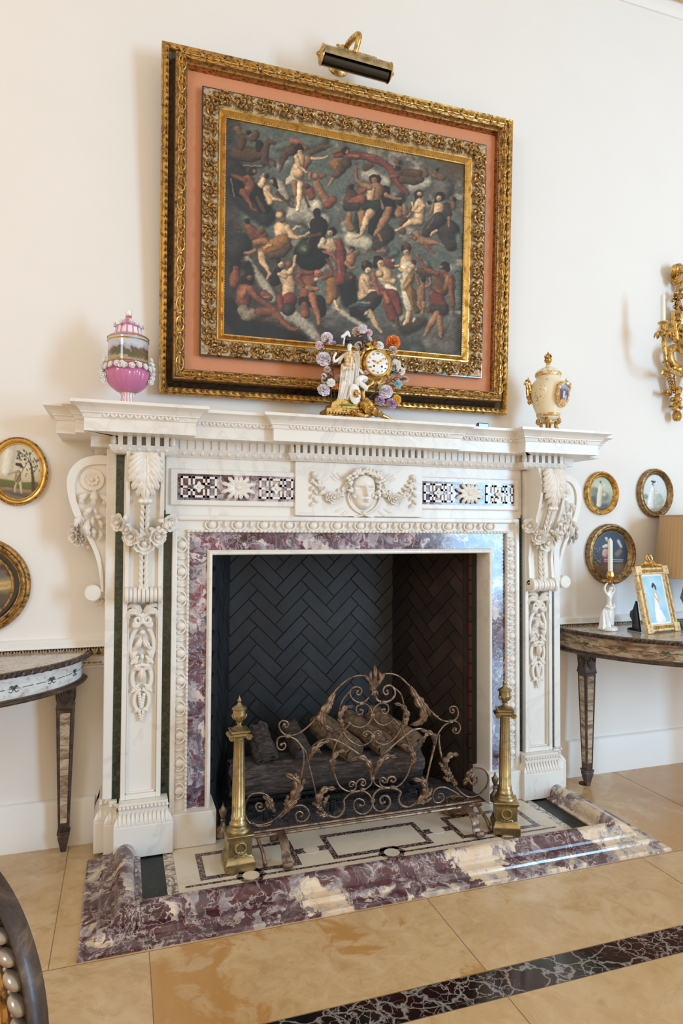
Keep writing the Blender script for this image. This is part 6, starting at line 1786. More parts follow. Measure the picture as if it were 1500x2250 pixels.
oval('oval gilt picture of a man beside a tree, upper of two at left', (-1.485, 1.602), .116, .144,
     [(0, 0), (0, .016), (.004, .020), (.006, .022), (.010, .024), (.016, .022), (.020, .016), (.024, .012), (.026, .012), (.028, .006)], 'goldbright', None,
     [('L', (228, 218, 200), [(90, 300, 60), (60, 480, 50)], 8), ('L', (98, 98, 52), [(10, 590, 40), (120, 600, 34), (240, 620, 34), (350, 620, 40)], 3), ('L', (150, 120, 84), [(0, 680, 30), (300, 690, 34)], 4), ('L', (96, 78, 78), [(40, 670, 12), (180, 700, 20), (340, 720, 20)], 4),
      ('L', (70, 56, 44), [(330, 660, 18), (325, 540, 14), (310, 430, 8), (280, 350, 4), (180, 270, 3)]), ('L', (60, 56, 48), [(320, 450, 4), (290, 300, 3)]), ('L', (60, 56, 48), [(325, 500, 4), (370, 430, 3)])] + tree +
     [('L', (190, 170, 130), [(170, 560, 18), (150, 620, 12), (148, 680, 8)]), ('L', (200, 180, 140), [(195, 560, 18), (206, 630, 12), (212, 690, 8)]), ('L', (150, 130, 96), [(180, 490, 26), (175, 550, 34)]), ('L', (206, 190, 160), [(180, 500, 12)]), ('L', (178, 160, 120), [(160, 480, 12), (80, 500, 9)]), ('L', (214, 178, 150), [(192, 436, 14)]), ('L', (48, 44, 44), [(165, 405, 14), (200, 412, 18), (225, 440, 8)]), ('L', (84, 50, 40), [(280, 370, 2.5), (105, 670, 3)])],
     vgrad([(200, (206, 196, 176)), (450, (216, 200, 170)), (560, (196, 180, 140)), (640, (150, 130, 90)), (760, (110, 96, 90))], 'L'), 'oval pictures hung beside the fireplace', lambda f, c, rx, rz: ropeedge(f, c, rx, rz, 120, .001, .0042, .018))
oval('round landscape in a gilt and black frame, lower of two at left', (-1.640, 1.118), .212, .208,
     [(0, 0), (0, .014), (.006, .024), (.014, .026), (.020, .020), (.024, .020), (.030, .024), (.036, .020), (.040, .014), (.042, .013), (.066, .013), (.067, .016), (.072, .016), (.074, .010)], 'golddark', None,
     [('L', (150, 120, 80), [(0, 1360, 40), (100, 1420, 30)], 6), ('L', (70, 52, 36), [(20, 1420, 26), (120, 1430, 24), (90, 1480, 30)], 4), ('L', (196, 160, 100), [(0, 1590, 20), (160, 1570, 14)], 4), ('L', (196, 170, 120), [(0, 1640, 16), (150, 1620, 10)], 4), ('L', (84, 72, 60), [(0, 1760, 60), (120, 1740, 50), (60, 1860, 40)], 5)],
     vgrad([(1200, (176, 170, 150)), (1380, (110, 88, 60)), (1500, (100, 94, 90)), (1600, (190, 156, 100)), (1700, (90, 78, 56)), (1950, (80, 66, 50))], 'L'), 'oval pictures hung beside the fireplace',
     lambda f, c, rx, rz: (ropeedge(f, c, rx - .030, rz - .030, 170, 0, .0032, .024, 'golddark', 'bead_ring'), (lambda mb: (mb.tube([(c[0] + (rx - .054) * math.cos(a), -.0125, c[1] + (rz - .054) * math.sin(a)) for a in np.linspace(0, 2 * PI, 90)[:-1]], .0118, 6, closed=True, flat=(1, .2), nrm=(0, -1, 0)), lab(mb.build('black_band', M['lacquer'], f), 'black inner band')))(MB())))
oval('small oval picture of a figure in pale robes, right of the mantel', (1.529, 1.577), .112, .124,
     [(0, 0), (0, .020), (.004, .028), (.010, .030), (.016, .026), (.022, .020), (.026, .022), (.030, .018), (.034, .010)], 'gold', None,
     [('R', (110, 120, 100), [(210, 580, 40), (330, 640, 40)], 6), ('R', (60, 66, 60), [(210, 660, 30), (230, 720, 26)], 5), ('R', (56, 70, 76), [(240, 750, 20), (340, 750, 30)], 5), ('R', (140, 110, 80), [(230, 570, 20)], 4), ('R', (216, 208, 180), [(290, 530, 22), (280, 620, 28), (270, 730, 26)]), ('R', (200, 180, 140), [(330, 620, 22)]), ('R', (214, 208, 184), [(300, 560, 10), (340, 510, 8)]), ('R', (150, 130, 104), [(288, 490, 11)]), ('R', (84, 70, 56), [(288, 478, 9)])],
     vgrad([(430, (176, 186, 172)), (560, (190, 194, 170)), (680, (140, 142, 118)), (780, (84, 92, 92))], 'R'), 'oval pictures hung beside the fireplace')
oval('oval picture of a person in white with a black hat, farthest right', (1.909, 1.586), .124, .144,
     [(0, 0), (0, .022), (.005, .032), (.012, .034), (.018, .030), (.022, .026), (.026, .028), (.032, .022), (.036, .012)], 'goldbrown', None,
     [('R', (130, 150, 130), [(770, 640, 26)], 4), ('R', (176, 186, 170), [(910, 640, 30), (930, 690, 30)], 5), ('R', (190, 176, 150), [(760, 760, 26), (920, 750, 26)], 5), ('R', (232, 234, 232), [(850, 560, 22), (838, 640, 34), (828, 740, 40)]), ('R', (226, 224, 218), [(860, 560, 10), (890, 580, 7)]), ('R', (214, 206, 196), [(856, 520, 12)]), ('R', (40, 38, 40), [(838, 476, 8), (858, 486, 14), (876, 480, 6)]), ('R', (70, 60, 56), [(848, 510, 8)])],
     vgrad([(390, (222, 230, 234)), (600, (214, 222, 220)), (700, (196, 200, 186)), (800, (150, 150, 140))], 'R'), 'oval pictures hung beside the fireplace')
bl = [('R', (186, 190, 200), [(rt.uniform(200, 290), rt.uniform(1180, 1380), 3)]) for _ in range(60)]
oval('dark blue oval picture of a person in pink, behind the figurine candle', (1.588, 1.229), .166, .174,
     [(0, 0), (0, .022), (.006, .034), (.014, .036), (.020, .030), (.026, .032), (.032, .028), (.040, .018), (.046, .012)], 'goldbrown', None,
     [('R', (110, 80, 54), [(240, 1420, 50), (400, 1430, 60), (520, 1400, 40), (330, 1520, 70)], 5), ('R', (88, 64, 44), [(300, 1470, 30), (450, 1480, 30)], 5), ('R', (130, 106, 84), [(470, 1260, 30), (500, 1230, 26)], 4), ('R', (206, 196, 170), [(480, 1120, 16), (510, 1180, 14)], 3)] + bl +
     [('R', (132, 52, 66), [(360, 1250, 26), (350, 1340, 36)]), ('R', (206, 150, 120), [(340, 1230, 30), (334, 1260, 30)]), ('R', (220, 206, 190), [(320, 1180, 14), (350, 1170, 20)]), ('R', (214, 176, 150), [(356, 1110, 14)]), ('R', (230, 220, 206), [(350, 1090, 14)]), ('R', (200, 196, 190), [(330, 1318, 4), (530, 1322, 4)]), ('R', (200, 196, 190), [(330, 1338, 3), (530, 1340, 3)])],
     vgrad([(980, (36, 54, 80)), (1240, (40, 56, 78)), (1360, (70, 60, 50)), (1540, (92, 66, 42))], 'R'), 'oval pictures hung beside the fireplace', bead_in(.044, .016, .0024, 100, 'goldwash'))

# ------------------------------------------------------------------ console tables
def wornpaint(name, stops, over):
    g = NT(name, .5, 0, .1)
    v = g.n('ShaderNodeMapping'); v.inputs['Scale'].default_value = (.6, .6, 2.2); g.l(g.co, v.inputs[0])
    nz = g.noise(12, 7, 1.2, .7, vec=v.outputs[0]); n2 = g.noise(60, 4)
    g.col(g.mix(g.ramp(n2, [(.56, 0.), (.7, over)]), g.ramp(nz, stops), srgb(96, 76, 60))); g.bump(n2, .2, .001); return g.mat
M['worn'] = wornpaint('window_lit_worn_paint', [(.30, srgb(120, 106, 92)), (.42, srgb(206, 204, 200)), (.6, srgb(226, 228, 230)), (.75, srgb(190, 184, 176))], .35)  # left table's worn paint, window light put into its whiter, bluer colour
M['wornbrown'] = wornpaint('worn_brown_paint', [(.34, srgb(84, 62, 46)), (.46, srgb(140, 112, 88)), (.58, srgb(196, 176, 150)), (.75, srgb(150, 124, 98))], .5)
g = NT('dark_worn_wood', .45, 0, .1)
nz = g.noise(18, 7, 1, .7)
g.col(g.ramp(nz, [(.36, srgb(34, 26, 24)), (.55, srgb(72, 54, 42)), (.72, srgb(122, 98, 74))])); g.bump(nz, .25, .001); M['darkwood'] = g.mat
g = NT('faux_marble_top', .22, 0, .3)
v = g.warp(4, .3); nz = g.noise(5, 7, 2.5, .65, vec=v)
g.col(g.ramp(nz, [(.36, srgb(126, 110, 96)), (.47, srgb(190, 178, 158)), (.5, srgb(120, 96, 78)), (.53, srgb(196, 184, 166)), (.7, srgb(152, 136, 120))])); M['fauxmarble'] = g.mat
M['greenpaint'] = plain('green_painted_sprig', srgb(74, 84, 66), .5)
def console(sx, cx, rx, ry, label):
    worn = M['worn'] if sx < 0 else M['wornbrown']
    T = thing('console_table', label, 'table', (cx, 0, 0), 0, 'half-round console tables either side of the fireplace')
    def arc(k, o=0, n=72): return [(cx + (rx + o) * math.cos(PI + PI * i / n), (ry + o) * math.sin(PI + PI * i / n) - .014) for i in range(n + 1)]
    def slab(mb, o, z0, z1):
        A = arc(0, o)
        mb.prism(A, lambda u, v, d: (u, min(v, -.0135), d), z0, z1)
    mb = MB(); slab(mb, -.012, .812, .834); mb.build('table_top', M['fauxmarble'], T, smooth=False)
    mb = MB()                     # twisted rope edge
    A = resample(arc(0, -.002, 150), 900)
    for s in (0, PI):
        mb.tube([(p[0] + .004 * math.cos(i * .42 + s) * math.cos(math.atan2(p[1], p[0] - cx)), p[1] + .004 * math.cos(i * .42 + s) * math.sin(math.atan2(p[1], p[0] - cx)), .823 + .0045 * math.sin(i * .42 + s)) for i, p in enumerate(A)], .0075, 5)
    mb.build('rope_edge', M['darkwood'], T)
    mb = MB(); slab(mb, -.030, .722, .812); ap = mb.build('apron', worn, T, ang=.5)
    mb = MB(); mb.tube([(x, y, .716) for x, y in arc(0, -.020)], .010, 6, flat=(1, .8)); mb.tube([(x, y, .724) for x, y in arc(0, -.026)], .006, 6)
    mb.build('lower_moulding', M['darkwood'], ap)
    mb = MB()
    for i in range(1, 36):
        a = PI + PI * i / 36
        P = lambda da, h, o=-.0285: (cx + (rx + o) * math.cos(a + da), (ry + o) * math.sin(a + da) - .014, h)
        if i % 3 == 0:
            nn = (math.cos(a), math.sin(a), 0)
            for s in (-1, 1):
                mb.leaf([P(0, .762), P(s * .012, .774), P(s * .026, .770)], .012, nn, 1, .1, .1, nu=6, nv=3)
                mb.tube([P(0, .764), P(s * .016, .752), P(s * .030, .758)], .0014, 4)
        mb.tube([P(-.035, .766), P(.035, .766)], .0012, 4)
    mb.build('painted_sprigs', M['greenpaint'], ap)
    legs = [PI + .20, PI + .20 + (PI - .4) / 3, PI + .20 + 2 * (PI - .4) / 3, 2 * PI - .20]
    for a in legs:
        if sx < 0 and math.cos(a) < -.6: pass
        r = .90
        lx, ly = cx + rx * r * math.cos(a) * (1.0 if abs(math.cos(a)) < .9 else .965), min(ry * r * math.sin(a), -.045)
        if sx < 0 and abs(math.cos(a)) > .9: lx, ly = cx + .686 * (1 if math.cos(a) > 0 else -1), -.062
        mb = MB(); q = math.sqrt(2) / 2
        w = lambda z: np.interp(z, [.0, .05, .11, .60], [.020, .030, .040, .066])
        mb.lathe([(w(z) * q, z) for z in (.085, .11, .60)], (lx, ly, 0), 4, sq=True)
        for s in (-1, 1):
            for ax_i in (0, 1):
                for e in (-1, 1):
                    pts = []
                    for z in (.095, .35, .60):
                        h_ = w(z) / 2
                        pts.append((lx + (s * h_ if ax_i else e * h_ * .82), ly + (e * h_ * .82 if ax_i else s * h_), z))
                    mb.tube(pts, .0032, 5)
        lg = mb.build('leg', M['darkwood'], T, ang=.5, bevel=.001)
        mb = MB()
        for s in (-1, 1):
            h1, h0 = w(.59) / 2, w(.12) / 2
            for (dx, dy) in ((0, s), (s, 0)):
                f = [(lx + dx * (h1 + .0006) + (dy and e * h1 * .62 or 0), ly + dy * (h1 + .0006) + (dx and e * h1 * .62 or 0), .585) for e in (-1, 1)] + [(lx + dx * (h0 + .0006) + (dy and e * h0 * .62 or 0), ly + dy * (h0 + .0006) + (dx and e * h0 * .62 or 0), .125) for e in (1, -1)]
                g_ = [(p[0] - dx * .004, p[1] - dy * .004, p[2]) for p in f]
                mb.add(f + g_, [(0, 1, 2, 3), (7, 6, 5, 4), (0, 4, 5, 1), (1, 5, 6, 2), (2, 6, 7, 3), (3, 7, 4, 0)])
        lab(mb.build('painted_panel', M['wornbrown'], lg, smooth=False), 'pale rubbed paint panel')
        mb = MB()
        mb.lathe([(.076 * q, .712), (.076 * q, .70), (.070 * q, .692), (.064 * q, .64), (.070 * q, .612), (.074 * q, .606), (.068 * q, .600)], (lx, ly, 0), 4, sq=True)
        for (dx, dy) in ((0, -1), (-1, 0), (1, 0)):
            for k_ in range(-2, 3):
                b_ = (lx + dx * .030, ly + dy * .030, .616)
                mb.leaf([b_, (b_[0] + dx * .006 + (dy and k_ * .006), b_[1] + dy * .006 + (dx and k_ * .006), .648), (b_[0] + dx * .008 + (dy and k_ * .012), b_[1] + dy * .008 + (dx and k_ * .012), .690 - abs(k_) * .008)], .016, (dx, dy, 0), 1, .3, .1, nu=7, nv=5)
        mb.build('leaf_capital', M['darkwood'], lg, ang=.6)
        mb = MB()
        mb.lathe([(.050 * q, .088), (.050 * q, .078), (.042 * q, .074), (.046 * q, .066), (.022 * q, .008), (.020 * q, .001)], (lx, ly, 0), 4, sq=True)
        mb.build('foot', M['darkwood'], lg, ang=.5)
    return T
console(-1, -1.965, .78, .56, 'half-round console table with rubbed paint whitened for window light, left of the fireplace')
console(1, 1.985, .785, .785, 'half-round console table with a twisted rope edge, right of the fireplace')
mb = MB(); mb.lathe([(.030, .0005), (.030, .004), (.006, .006), (.004, .05), (.004, .13), (.007, .132), (.007, .14), (.003, .144)], (1.318, -.118, 0), 20)
tag(mb.build('leg_leveller', M['iron']), 'small dark metal screw prop beside the right table leg', 'leveller')

# ------------------------------------------------------------------ things on the right-hand table
TZ = .8355
def skin(name, nodes, edges_, mat, parent, sub=2):
    me = bpy.data.meshes.new(name)
    org = ORG.get(parent.name, (0, 0, 0))
    me.from_pydata([tuple(np.array(n_[:3]) - org) for n_ in nodes], edges_, [])
    me.materials.append(mat)
    o = bpy.data.objects.new(name, me); COL.objects.link(o); o.parent = parent; ORG[o.name] = org
    sk = o.modifiers.new('skin', 'SKIN'); sk.use_smooth_shade = True
    for v, n_ in zip(me.skin_vertices[0].data, nodes):
        r = n_[3]; v.radius = (r, r * (n_[4] if len(n_) > 4 else 1))
    me.skin_vertices[0].data[0].use_root = True
    s_ = o.modifiers.new('sub', 'SUBSURF'); s_.levels = sub; s_.render_levels = sub
    return o
bx0, by0 = 1.398, -.215
FG = thing('figurine_candlestick', 'white porcelain candlestick in the form of a draped woman raising her arms', 'candlestick', (bx0, by0, TZ))
mb = MB(); mb.lathe([(.050, 0), (.052, .006), (.050, .012), (.044, .018), (.036, .020)], (bx0, by0, TZ), 24, fl=lambda a, r, z: r * (1 + .06 * math.sin(3 * a + 1)))
mb.build('base', M['porcelain'], FG)
def FN(u, v, d, r, *k): return (bx0 + u, by0 - d, TZ + v, r) + k
skin('body', [FN(.004, .118, 0, .017, .85), FN(.006, .145, .0, .013, .8), FN(.006, .172, .0, .017, .8), FN(.006, .194, 0, .016, .8), FN(.010, .208, .002, .007), FN(.014, .220, .006, .0125, 1.1), FN(.016, .232, .006, .011),
              FN(-.014, .192, .004, .008), FN(-.026, .206, .006, .0065), FN(-.030, .226, .006, .0055), FN(-.018, .244, .006, .0045), FN(-.006, .250, .004, .005),
              FN(.028, .192, .0, .008), FN(.040, .212, .002, .006), FN(.034, .232, .002, .005), FN(.022, .247, .002, .0045),
              FN(-.006, .096, .006, .016), FN(-.002, .062, .014, .012), FN(-.004, .030, .006, .008), FN(-.004, .018, .012, .007), FN(.018, .096, 0, .016), FN(.020, .060, .004, .012), FN(.022, .026, .0, .008), FN(.022, .016, .008, .006)],
     [(0, 1), (1, 2), (2, 3), (3, 4), (4, 5), (5, 6), (3, 7), (7, 8), (8, 9), (9, 10), (10, 11), (3, 12), (12, 13), (13, 14), (14, 15), (0, 16), (16, 17), (17, 18), (18, 19), (0, 20), (20, 21), (21, 22), (22, 23)], M['porcelain'], FG)
mb = MB()
mb.lathe([(.046, .010), (.040, .030), (.034, .060), (.028, .085), (.020, .104), (.008, .116)], (bx0 - .022, by0, TZ), 40, fl=lambda a, r, z: r * (.62 + .10 * math.sin(7 * a + z * 30) + .12 * math.cos(2 * a)))
mb.lathe([(.026, .03), (.028, .07), (.026, .10), (.024, .124), (.018, .134)], (bx0 + .006, by0, TZ), 40, fl=lambda a, r, z: r * (.86 + .07 * math.sin(8 * a + z * 40)))
mb.tube(cat([(bx0 - .024, by0 - .01, TZ + .130), (bx0 - .006, by0 - .024, TZ + .118), (bx0 + .018, by0 - .022, TZ + .124), (bx0 + .030, by0 - .006, TZ + .136)], 6), .007, 7)
mb.build('drapery', M['porcelain'], FG)
mb = MB()
zc = TZ + .252; xc = bx0 + .014
mb.lathe([(.006, 0), (.034, .006), (.038, .014), (.034, .012), (.012, .010), (.012, .018), (.018, .026), (.020, .040), (.016, .052), (.018, .058), (.013, .058), (.013, .050)], (xc, by0, zc), 24, fl=lambda a, r, z: r * (1 + (.10 if r > .03 else .05) * math.sin(8 * a)))
for i in range(8):
    an = 2 * PI * i / 8
    mb.leaf([(xc + .010 * math.cos(an), by0 + .010 * math.sin(an), zc + .004), (xc + .030 * math.cos(an), by0 + .030 * math.sin(an), zc + .012), (xc + .044 * math.cos(an), by0 + .044 * math.sin(an), zc + .004)], .020, (0, 0, 1), 2, .2, .3, nu=8, nv=5)
mb.build('candle_cup', M['ormolu'], FG)
mb = MB(); mb.lathe([(.0125, .050), (.0125, .215), (.011, .224), (.005, .232), (.001, .238)], (xc, by0, zc), 8)
tag(mb.build('candle', M['candle'], None, ang=.3), 'tall white faceted candle standing in the porcelain figurine candlestick', 'candle')

# photograph in a gilt frame, leaning back, turned a little
PFm = thing('photo_frame', 'gilt photo frame with a bow crest, showing a person in a long white dress', 'photo frame', (1.632, -.335, TZ))
A0 = np.array([1.500, -.372, TZ + .004]); ex = np.array([.272, .050, 0]); ex /= np.linalg.norm(ex); nn = np.array([ex[1], -ex[0], 0])
lean = .22
ey = np.array([0, 0, 1.]) * math.cos(lean) - nn * math.sin(lean); en = nn * math.cos(lean) + np.array([0, 0, 1.]) * math.sin(lean)
Q = lambda u, v, h=0: tuple(A0 + ex * u + ey * v + en * h)
PW, PH = .250, .335
def prect(mb, i0, prof):
    vs = []; k = len(prof)
    for (su, sv) in ((0, 0), (1, 0), (1, 1), (0, 1)):
        for o, h in prof: vs.append(Q(PW - o if su else o, PH - o if sv else o, h))
    mb.add(vs, [(i * k + j, ((i + 1) % 4) * k + j, ((i + 1) % 4) * k + j + 1, i * k + j + 1) for i in range(4) for j in range(k - 1)])
mb = MB(); prect(mb, 0, [(0, -.012), (0, .010), (.003, .014), (.012, .014), (.014, .010), (.026, .010), (.028, .014), (.034, .014), (.036, .006), (.036, -.004)])
for (u, v) in ((0, 0), (1, 0), (0, 1), (1, 1)):
    c_ = [Q(u * PW + (.016 if not u else -.016), v * PH + (.016 if not v else -.016), .006)]
    mb.obox(c_[0], (ex, ey, en), (.046, .046, .024))
fr_ = mb.build('frame', M['creamgilt'], PFm, ang=.4)
mb = MB()
for (o, d, L) in (((.0, .020), (1, 0), PW), ((0, PH - .020), (1, 0), PW), ((.020, 0), (0, 1), PH), ((PW - .020, 0), (0, 1), PH)):
    n = int((L - .08) / .0085)
    for i in range(n):
        t = .04 + (L - .08) * (i + .5) / n
        p = (o[0] + d[0] * t, o[1] + d[1] * t)
        mb.tube([Q(p[0] - d[0] * .002 - d[1] * .005, p[1] - d[1] * .002 - d[0] * .005, .012), Q(p[0] + d[0] * .003 + d[1] * .005, p[1] + d[1] * .003 + d[0] * .005, .012)], .0028, 5)
mb.build('twisted_ribbon', M['ormolu'], fr_)
mb = MB(); mb.add([Q(.034, .034, .0035), Q(PW - .034, .034, .0035), Q(PW - .034, PH - .034, .0035), Q(.034, PH - .034, .0035), Q(.034, .034, -.001), Q(PW - .034, .034, -.001), Q(PW - .034, PH - .034, -.001), Q(.034, PH - .034, -.001)], [(0, 1, 2, 3), (7, 6, 5, 4), (0, 4, 5, 1), (1, 5, 6, 2), (2, 6, 7, 3), (3, 7, 4, 0)])
lab(mb.build('white_mount', M['porcelain'], PFm, smooth=False), 'white mount')
V = np.array([Q(.046 + (PW - .092) * i / 70, .046 + (PH - .092) * j / 100, .0045) for j in range(101) for i in range(71)])
mb = MB(); mb.add(V, [(j * 71 + i, j * 71 + i + 1, (j + 1) * 71 + i + 1, (j + 1) * 71 + i) for j in range(100) for i in range(70)])
ph_ = mb.build('photograph', M['mini'], PFm, smooth=False)
U = np.array([(i / 70, j / 100) for j in range(101) for i in range(71)])
P = np.stack([U[:, 0] * 100, (1 - U[:, 1]) * 150], 1)
t = np.clip(fbm(P[:, 0] / 40, P[:, 1] / 40, 12) * 1.1, 0, 1)[:, None]
col = np.array([[214, 236, 246]]) * t + np.array([[120, 186, 216]]) * (1 - t)
col = brush(P, col, None, [('P', (246, 246, 246), [(50, 62, 7), (50, 80, 8), (48, 110, 15), (50, 138, 20)]), ('P', (240, 240, 240), [(60, 120, 10), (72, 142, 8)]), ('P', (214, 180, 160), [(44, 50, 3), (46, 68, 3), (58, 82, 2.4)]), ('P', (220, 190, 170), [(50, 38, 5)]), ('P', (34, 40, 60), [(44, 34, 5), (50, 28, 6), (57, 34, 4), (59, 44, 3)]), ('P', (214, 180, 160), [(56, 52, 3), (66, 70, 2.6), (60, 84, 2.6)]), ('P', (226, 196, 178), [(50.5, 38, 4)])], {'P': (0, 0, 1)}, 1.2, .1)
fill_attr(ph_, col)
mb = MB()
for s in (-1, 1):
    mb.tube(cat([Q(PW / 2, PH + .02, .006), Q(PW / 2 + s * .022, PH + .044, .012), Q(PW / 2 + s * .012, PH + .066, .010), Q(PW / 2, PH + .036, .012)], 8), [.004, .007, .004], 6)
    mb.tube(cat([Q(PW / 2, PH + .018, .008), Q(PW / 2 + s * .034, PH + .030, .012), Q(PW / 2 + s * .050, PH + .012, .010), Q(PW / 2 + s * .076, PH + .006, .006)], 8), [.007, .006, .003], 6)
    for i in range(8):
        u = PW / 2 + s * (.008 + i * .009)
        mb.leaf([Q(u, PH + .002, .008), Q(u + s * .006, PH + .020 - i * .0012, .018), Q(u + s * .014, PH + .032 - i * .003, .008)], .016, en, 2, .35, .3, nu=8, nv=5)
mb.sph(Q(PW / 2, PH + .024, .014), .009, 10, 8)
mb.build('bow_crest', M['ormolu'], PFm)
mb = MB()      # side view of the easel strut's scrolled foot
mb.prism([(0, 0), (.105, 0), (.098, .012), (.064, .020), (.060, .05), (.082, .075), (.078, .10), (.055, .115), (.035, .16), (.03, .16)], lambda u, v, d: (1.478 + d + .02, -.30 - .0 + u * .9 - .03, TZ + v), 0, .012)
mb.build('strut_foot', M['lacquer'], PFm, smooth=False, bevel=.003)

# table lamp
g = NT('pleated_silk', .7); w1 = g.n('ShaderNodeTexWave', bands_direction='X'); w1.inputs['Scale'].default_value = 3; g.l(g.co, w1.inputs[0])
g.col(g.mix(.3, srgb(206, 172, 128), srgb(188, 152, 108))); g.b.inputs['Transmission Weight'].default_value = 0; M['silk'] = g.mat
LX, LY = 2.02, -.22
LP_ = thing('table_lamp', 'table lamp with a tan pleated shade and a purple body, at the right edge', 'lamp', (LX, LY, TZ))
mb = MB(); mb.lathe([(.235, 1.105), (.198, 1.452), (.194, 1.452), (.231, 1.105)], (LX, LY, 0), 240, fl=lambda a, r, z: r + .0028 * abs(math.sin(a * 30)) + .0012 * math.sin(a * 7))
mb.build('lamp_shade', M['silk'], LP_, ang=1.2)
mb = MB()
for z, r in ((1.108, .2365), (1.449, .1995)): mb.tube(circ((LX, LY, z), r, 80, ((1, 0, 0), (0, 1, 0))), .0045, 6, closed=True)
mb.build('shade_binding', M['silk'], LP_)
mb = MB(); mb.lathe([(.05, TZ + .032), (.045, TZ + .05), (.075, TZ + .09), (.100, TZ + .15), (.085, TZ + .21), (.045, TZ + .25), (.030, TZ + .27)], (LX, LY, 0), 40)
lab(mb.build('lamp_body', plain('purple_glaze', srgb(150, 120, 170), .15, 0, .5), LP_), 'purple glazed body')
mb = MB(); mb.lathe([(.085, TZ), (.085, TZ + .012), (.07, TZ + .018), (.06, TZ + .033), (.03, TZ + .034)], (LX, LY, 0), 32); mb.lathe([(.03, TZ + .268), (.02, TZ + .29), (.008, TZ + .30), (.008, 1.44)], (LX, LY, 0), 16)
mb.build('lamp_mount', M['ormolu'], LP_)
mb = MB(); mb.lathe([(.030, 0), (.034, .006), (.038, .030), (.036, .034), (.030, .03), (.026, .008)], (1.835, -.275, TZ), 24)
tag(mb.build('small_dish', plain('green_glaze', srgb(70, 110, 100), .2, 0, .4)), 'small dark green dish beside the photo frame at the right edge', 'dish')

# ------------------------------------------------------------------ wall sconce
SX_, SZ_ = 2.135, 2.46
SN = thing('wall_sconce', 'carved giltwood wall sconce with leaves and a bow, at the right edge', 'sconce', (SX_, 0, SZ_))
Cs = crop(1380, 560, .177778, -.05)
def S(u, v, d=.05): p = crop(1380, 560, .177778, -d)(u, v); return p
mb = MB()
mb.lathe([(.001, -.01), (.030, -.012), (.045, -.02), (.05, 0)], (SX_, -.0, 2.56), 30, ax=((1, 0, 0), (0, 0, 1.9), (0, 1, 0)))
mb.tube(cat([(SX_, -.03, 2.93), (SX_ - .01, -.05, 2.80), (SX_, -.06, 2.66), (SX_ + .005, -.06, 2.50), (SX_, -.05, 2.34), (SX_ - .03, -.05, 2.20)], 8), [.014, .020, .030, .034, .024, .014], 10)
mb.tube(cat([S(620, 1180, .06), S(560, 1150, .07), S(500, 1210, .07), S(520, 1320, .07), S(600, 1400, .06), S(675, 1400, .05)], 8), [.012, .024, .028, .026, .016], 10)
mb.build('carved_stem', M['ormolu'], SN)
rn = random.Random(31)
def leaves(name, items, w=.03, lo=3):
    mb = MB()
    for pts in items:
        P = [S(*p) for p in pts[:-1]] if not isinstance(pts[-1], tuple) else [S(*p) for p in pts]
        ww = pts[-1] if not isinstance(pts[-1], tuple) else w
        mb.leaf(P, ww, (0, -1, 0), lo, .3, .35, nu=14, nv=7)
    mb.build(name, M['ormolu'], SN)
leaves('bow', [[(675, 230, .04), (620, 150, .07), (570, 200, .06), (550, 310, .03), .07], [(675, 240, .04), (620, 300, .07), (570, 340, .05), (520, 320, .03), .06], [(675, 200, .05), (640, 150, .08), (600, 160, .06), .05], [(675, 300, .05), (660, 400, .05), (640, 470, .03), .04]], lo=2)
mb = MB()
for i in range(13):
    u, v = rn.uniform(560, 660), rn.uniform(490, 680)
    p = S(u, v, rn.uniform(.04, .07)); mb.rose(p, (0, -1, 0), .020, 2, rn)
for a_, b_ in ((590, 470), (545, 560), (640, 500), (575, 640)):
    p = S(a_, b_, .05); mb.sph(p, .013, 10, 7)
mb.build('flower_cluster', M['ormolu'], SN)
mb = MB()
p = S(565, 860, .05); t_ = S(548, 700, .05); mb.tube([p, t_, S(547, 690, .05)], [.022, .013, .002], 12)
q_ = S(590, 1060, .05); mb.tube([p, q_], [.026, .020], 12)
mb.build('quiver', M['ormolu'], SN)
mb = MB(); c_ = S(690, 800, .07)
mb.lathe([(.02, -.03), (.05, -.02), (.062, 0)], c_, 36, ax=((1, 0, 0), (0, 0, 1), (0, 1, 0)), fl=lambda a, r, z: r * (1 + .10 * math.sin(12 * a)))
mb.build('rosette', M['ormolu'], SN)
leaves('acanthus_leaf', [[(650, 1000, .04), (600, 1060, .06), (560, 1080, .05), .05], [(500, 1480, .06), (440, 1450, .10), (420, 1500, .09), .05], [(560, 1440, .06), (620, 1420, .09), (680, 1500, .07), .06], [(520, 1440, .05), (570, 1400, .08), (640, 1460, .06), .05],
                         [(600, 950, .05), (640, 900, .08), (675, 950, .06), .05], [(560, 1010, .04), (530, 940, .07), (545, 850, .05), .04], [(600, 1130, .05), (650, 1180, .08), (690, 1140, .05), .05]], lo=3)
br = []
for k_, (u0, v0, u1, v1) in enumerate(((560, 1730, 500, 1500), (560, 1730, 430, 1700), (575, 1750, 545, 1500))):
    for i in range(6):
        t = (i + 1) / 7; u, v = u0 + (u1 - u0) * t, v0 + (v1 - v0) * t
        dx, dy = (u1 - u0), (v1 - v0); L = math.hypot(dx, dy); dx /= L; dy /= L
        for s in (-1, 1):
            br.append([(u, v, .04), (u + dx * 25 - dy * s * 18, v + dy * 25 + dx * s * 18, .055), (u + dx * 50 - dy * s * 26, v + dy * 50 + dx * s * 26, .04), .014])
leaves('laurel_branch', br, lo=1)
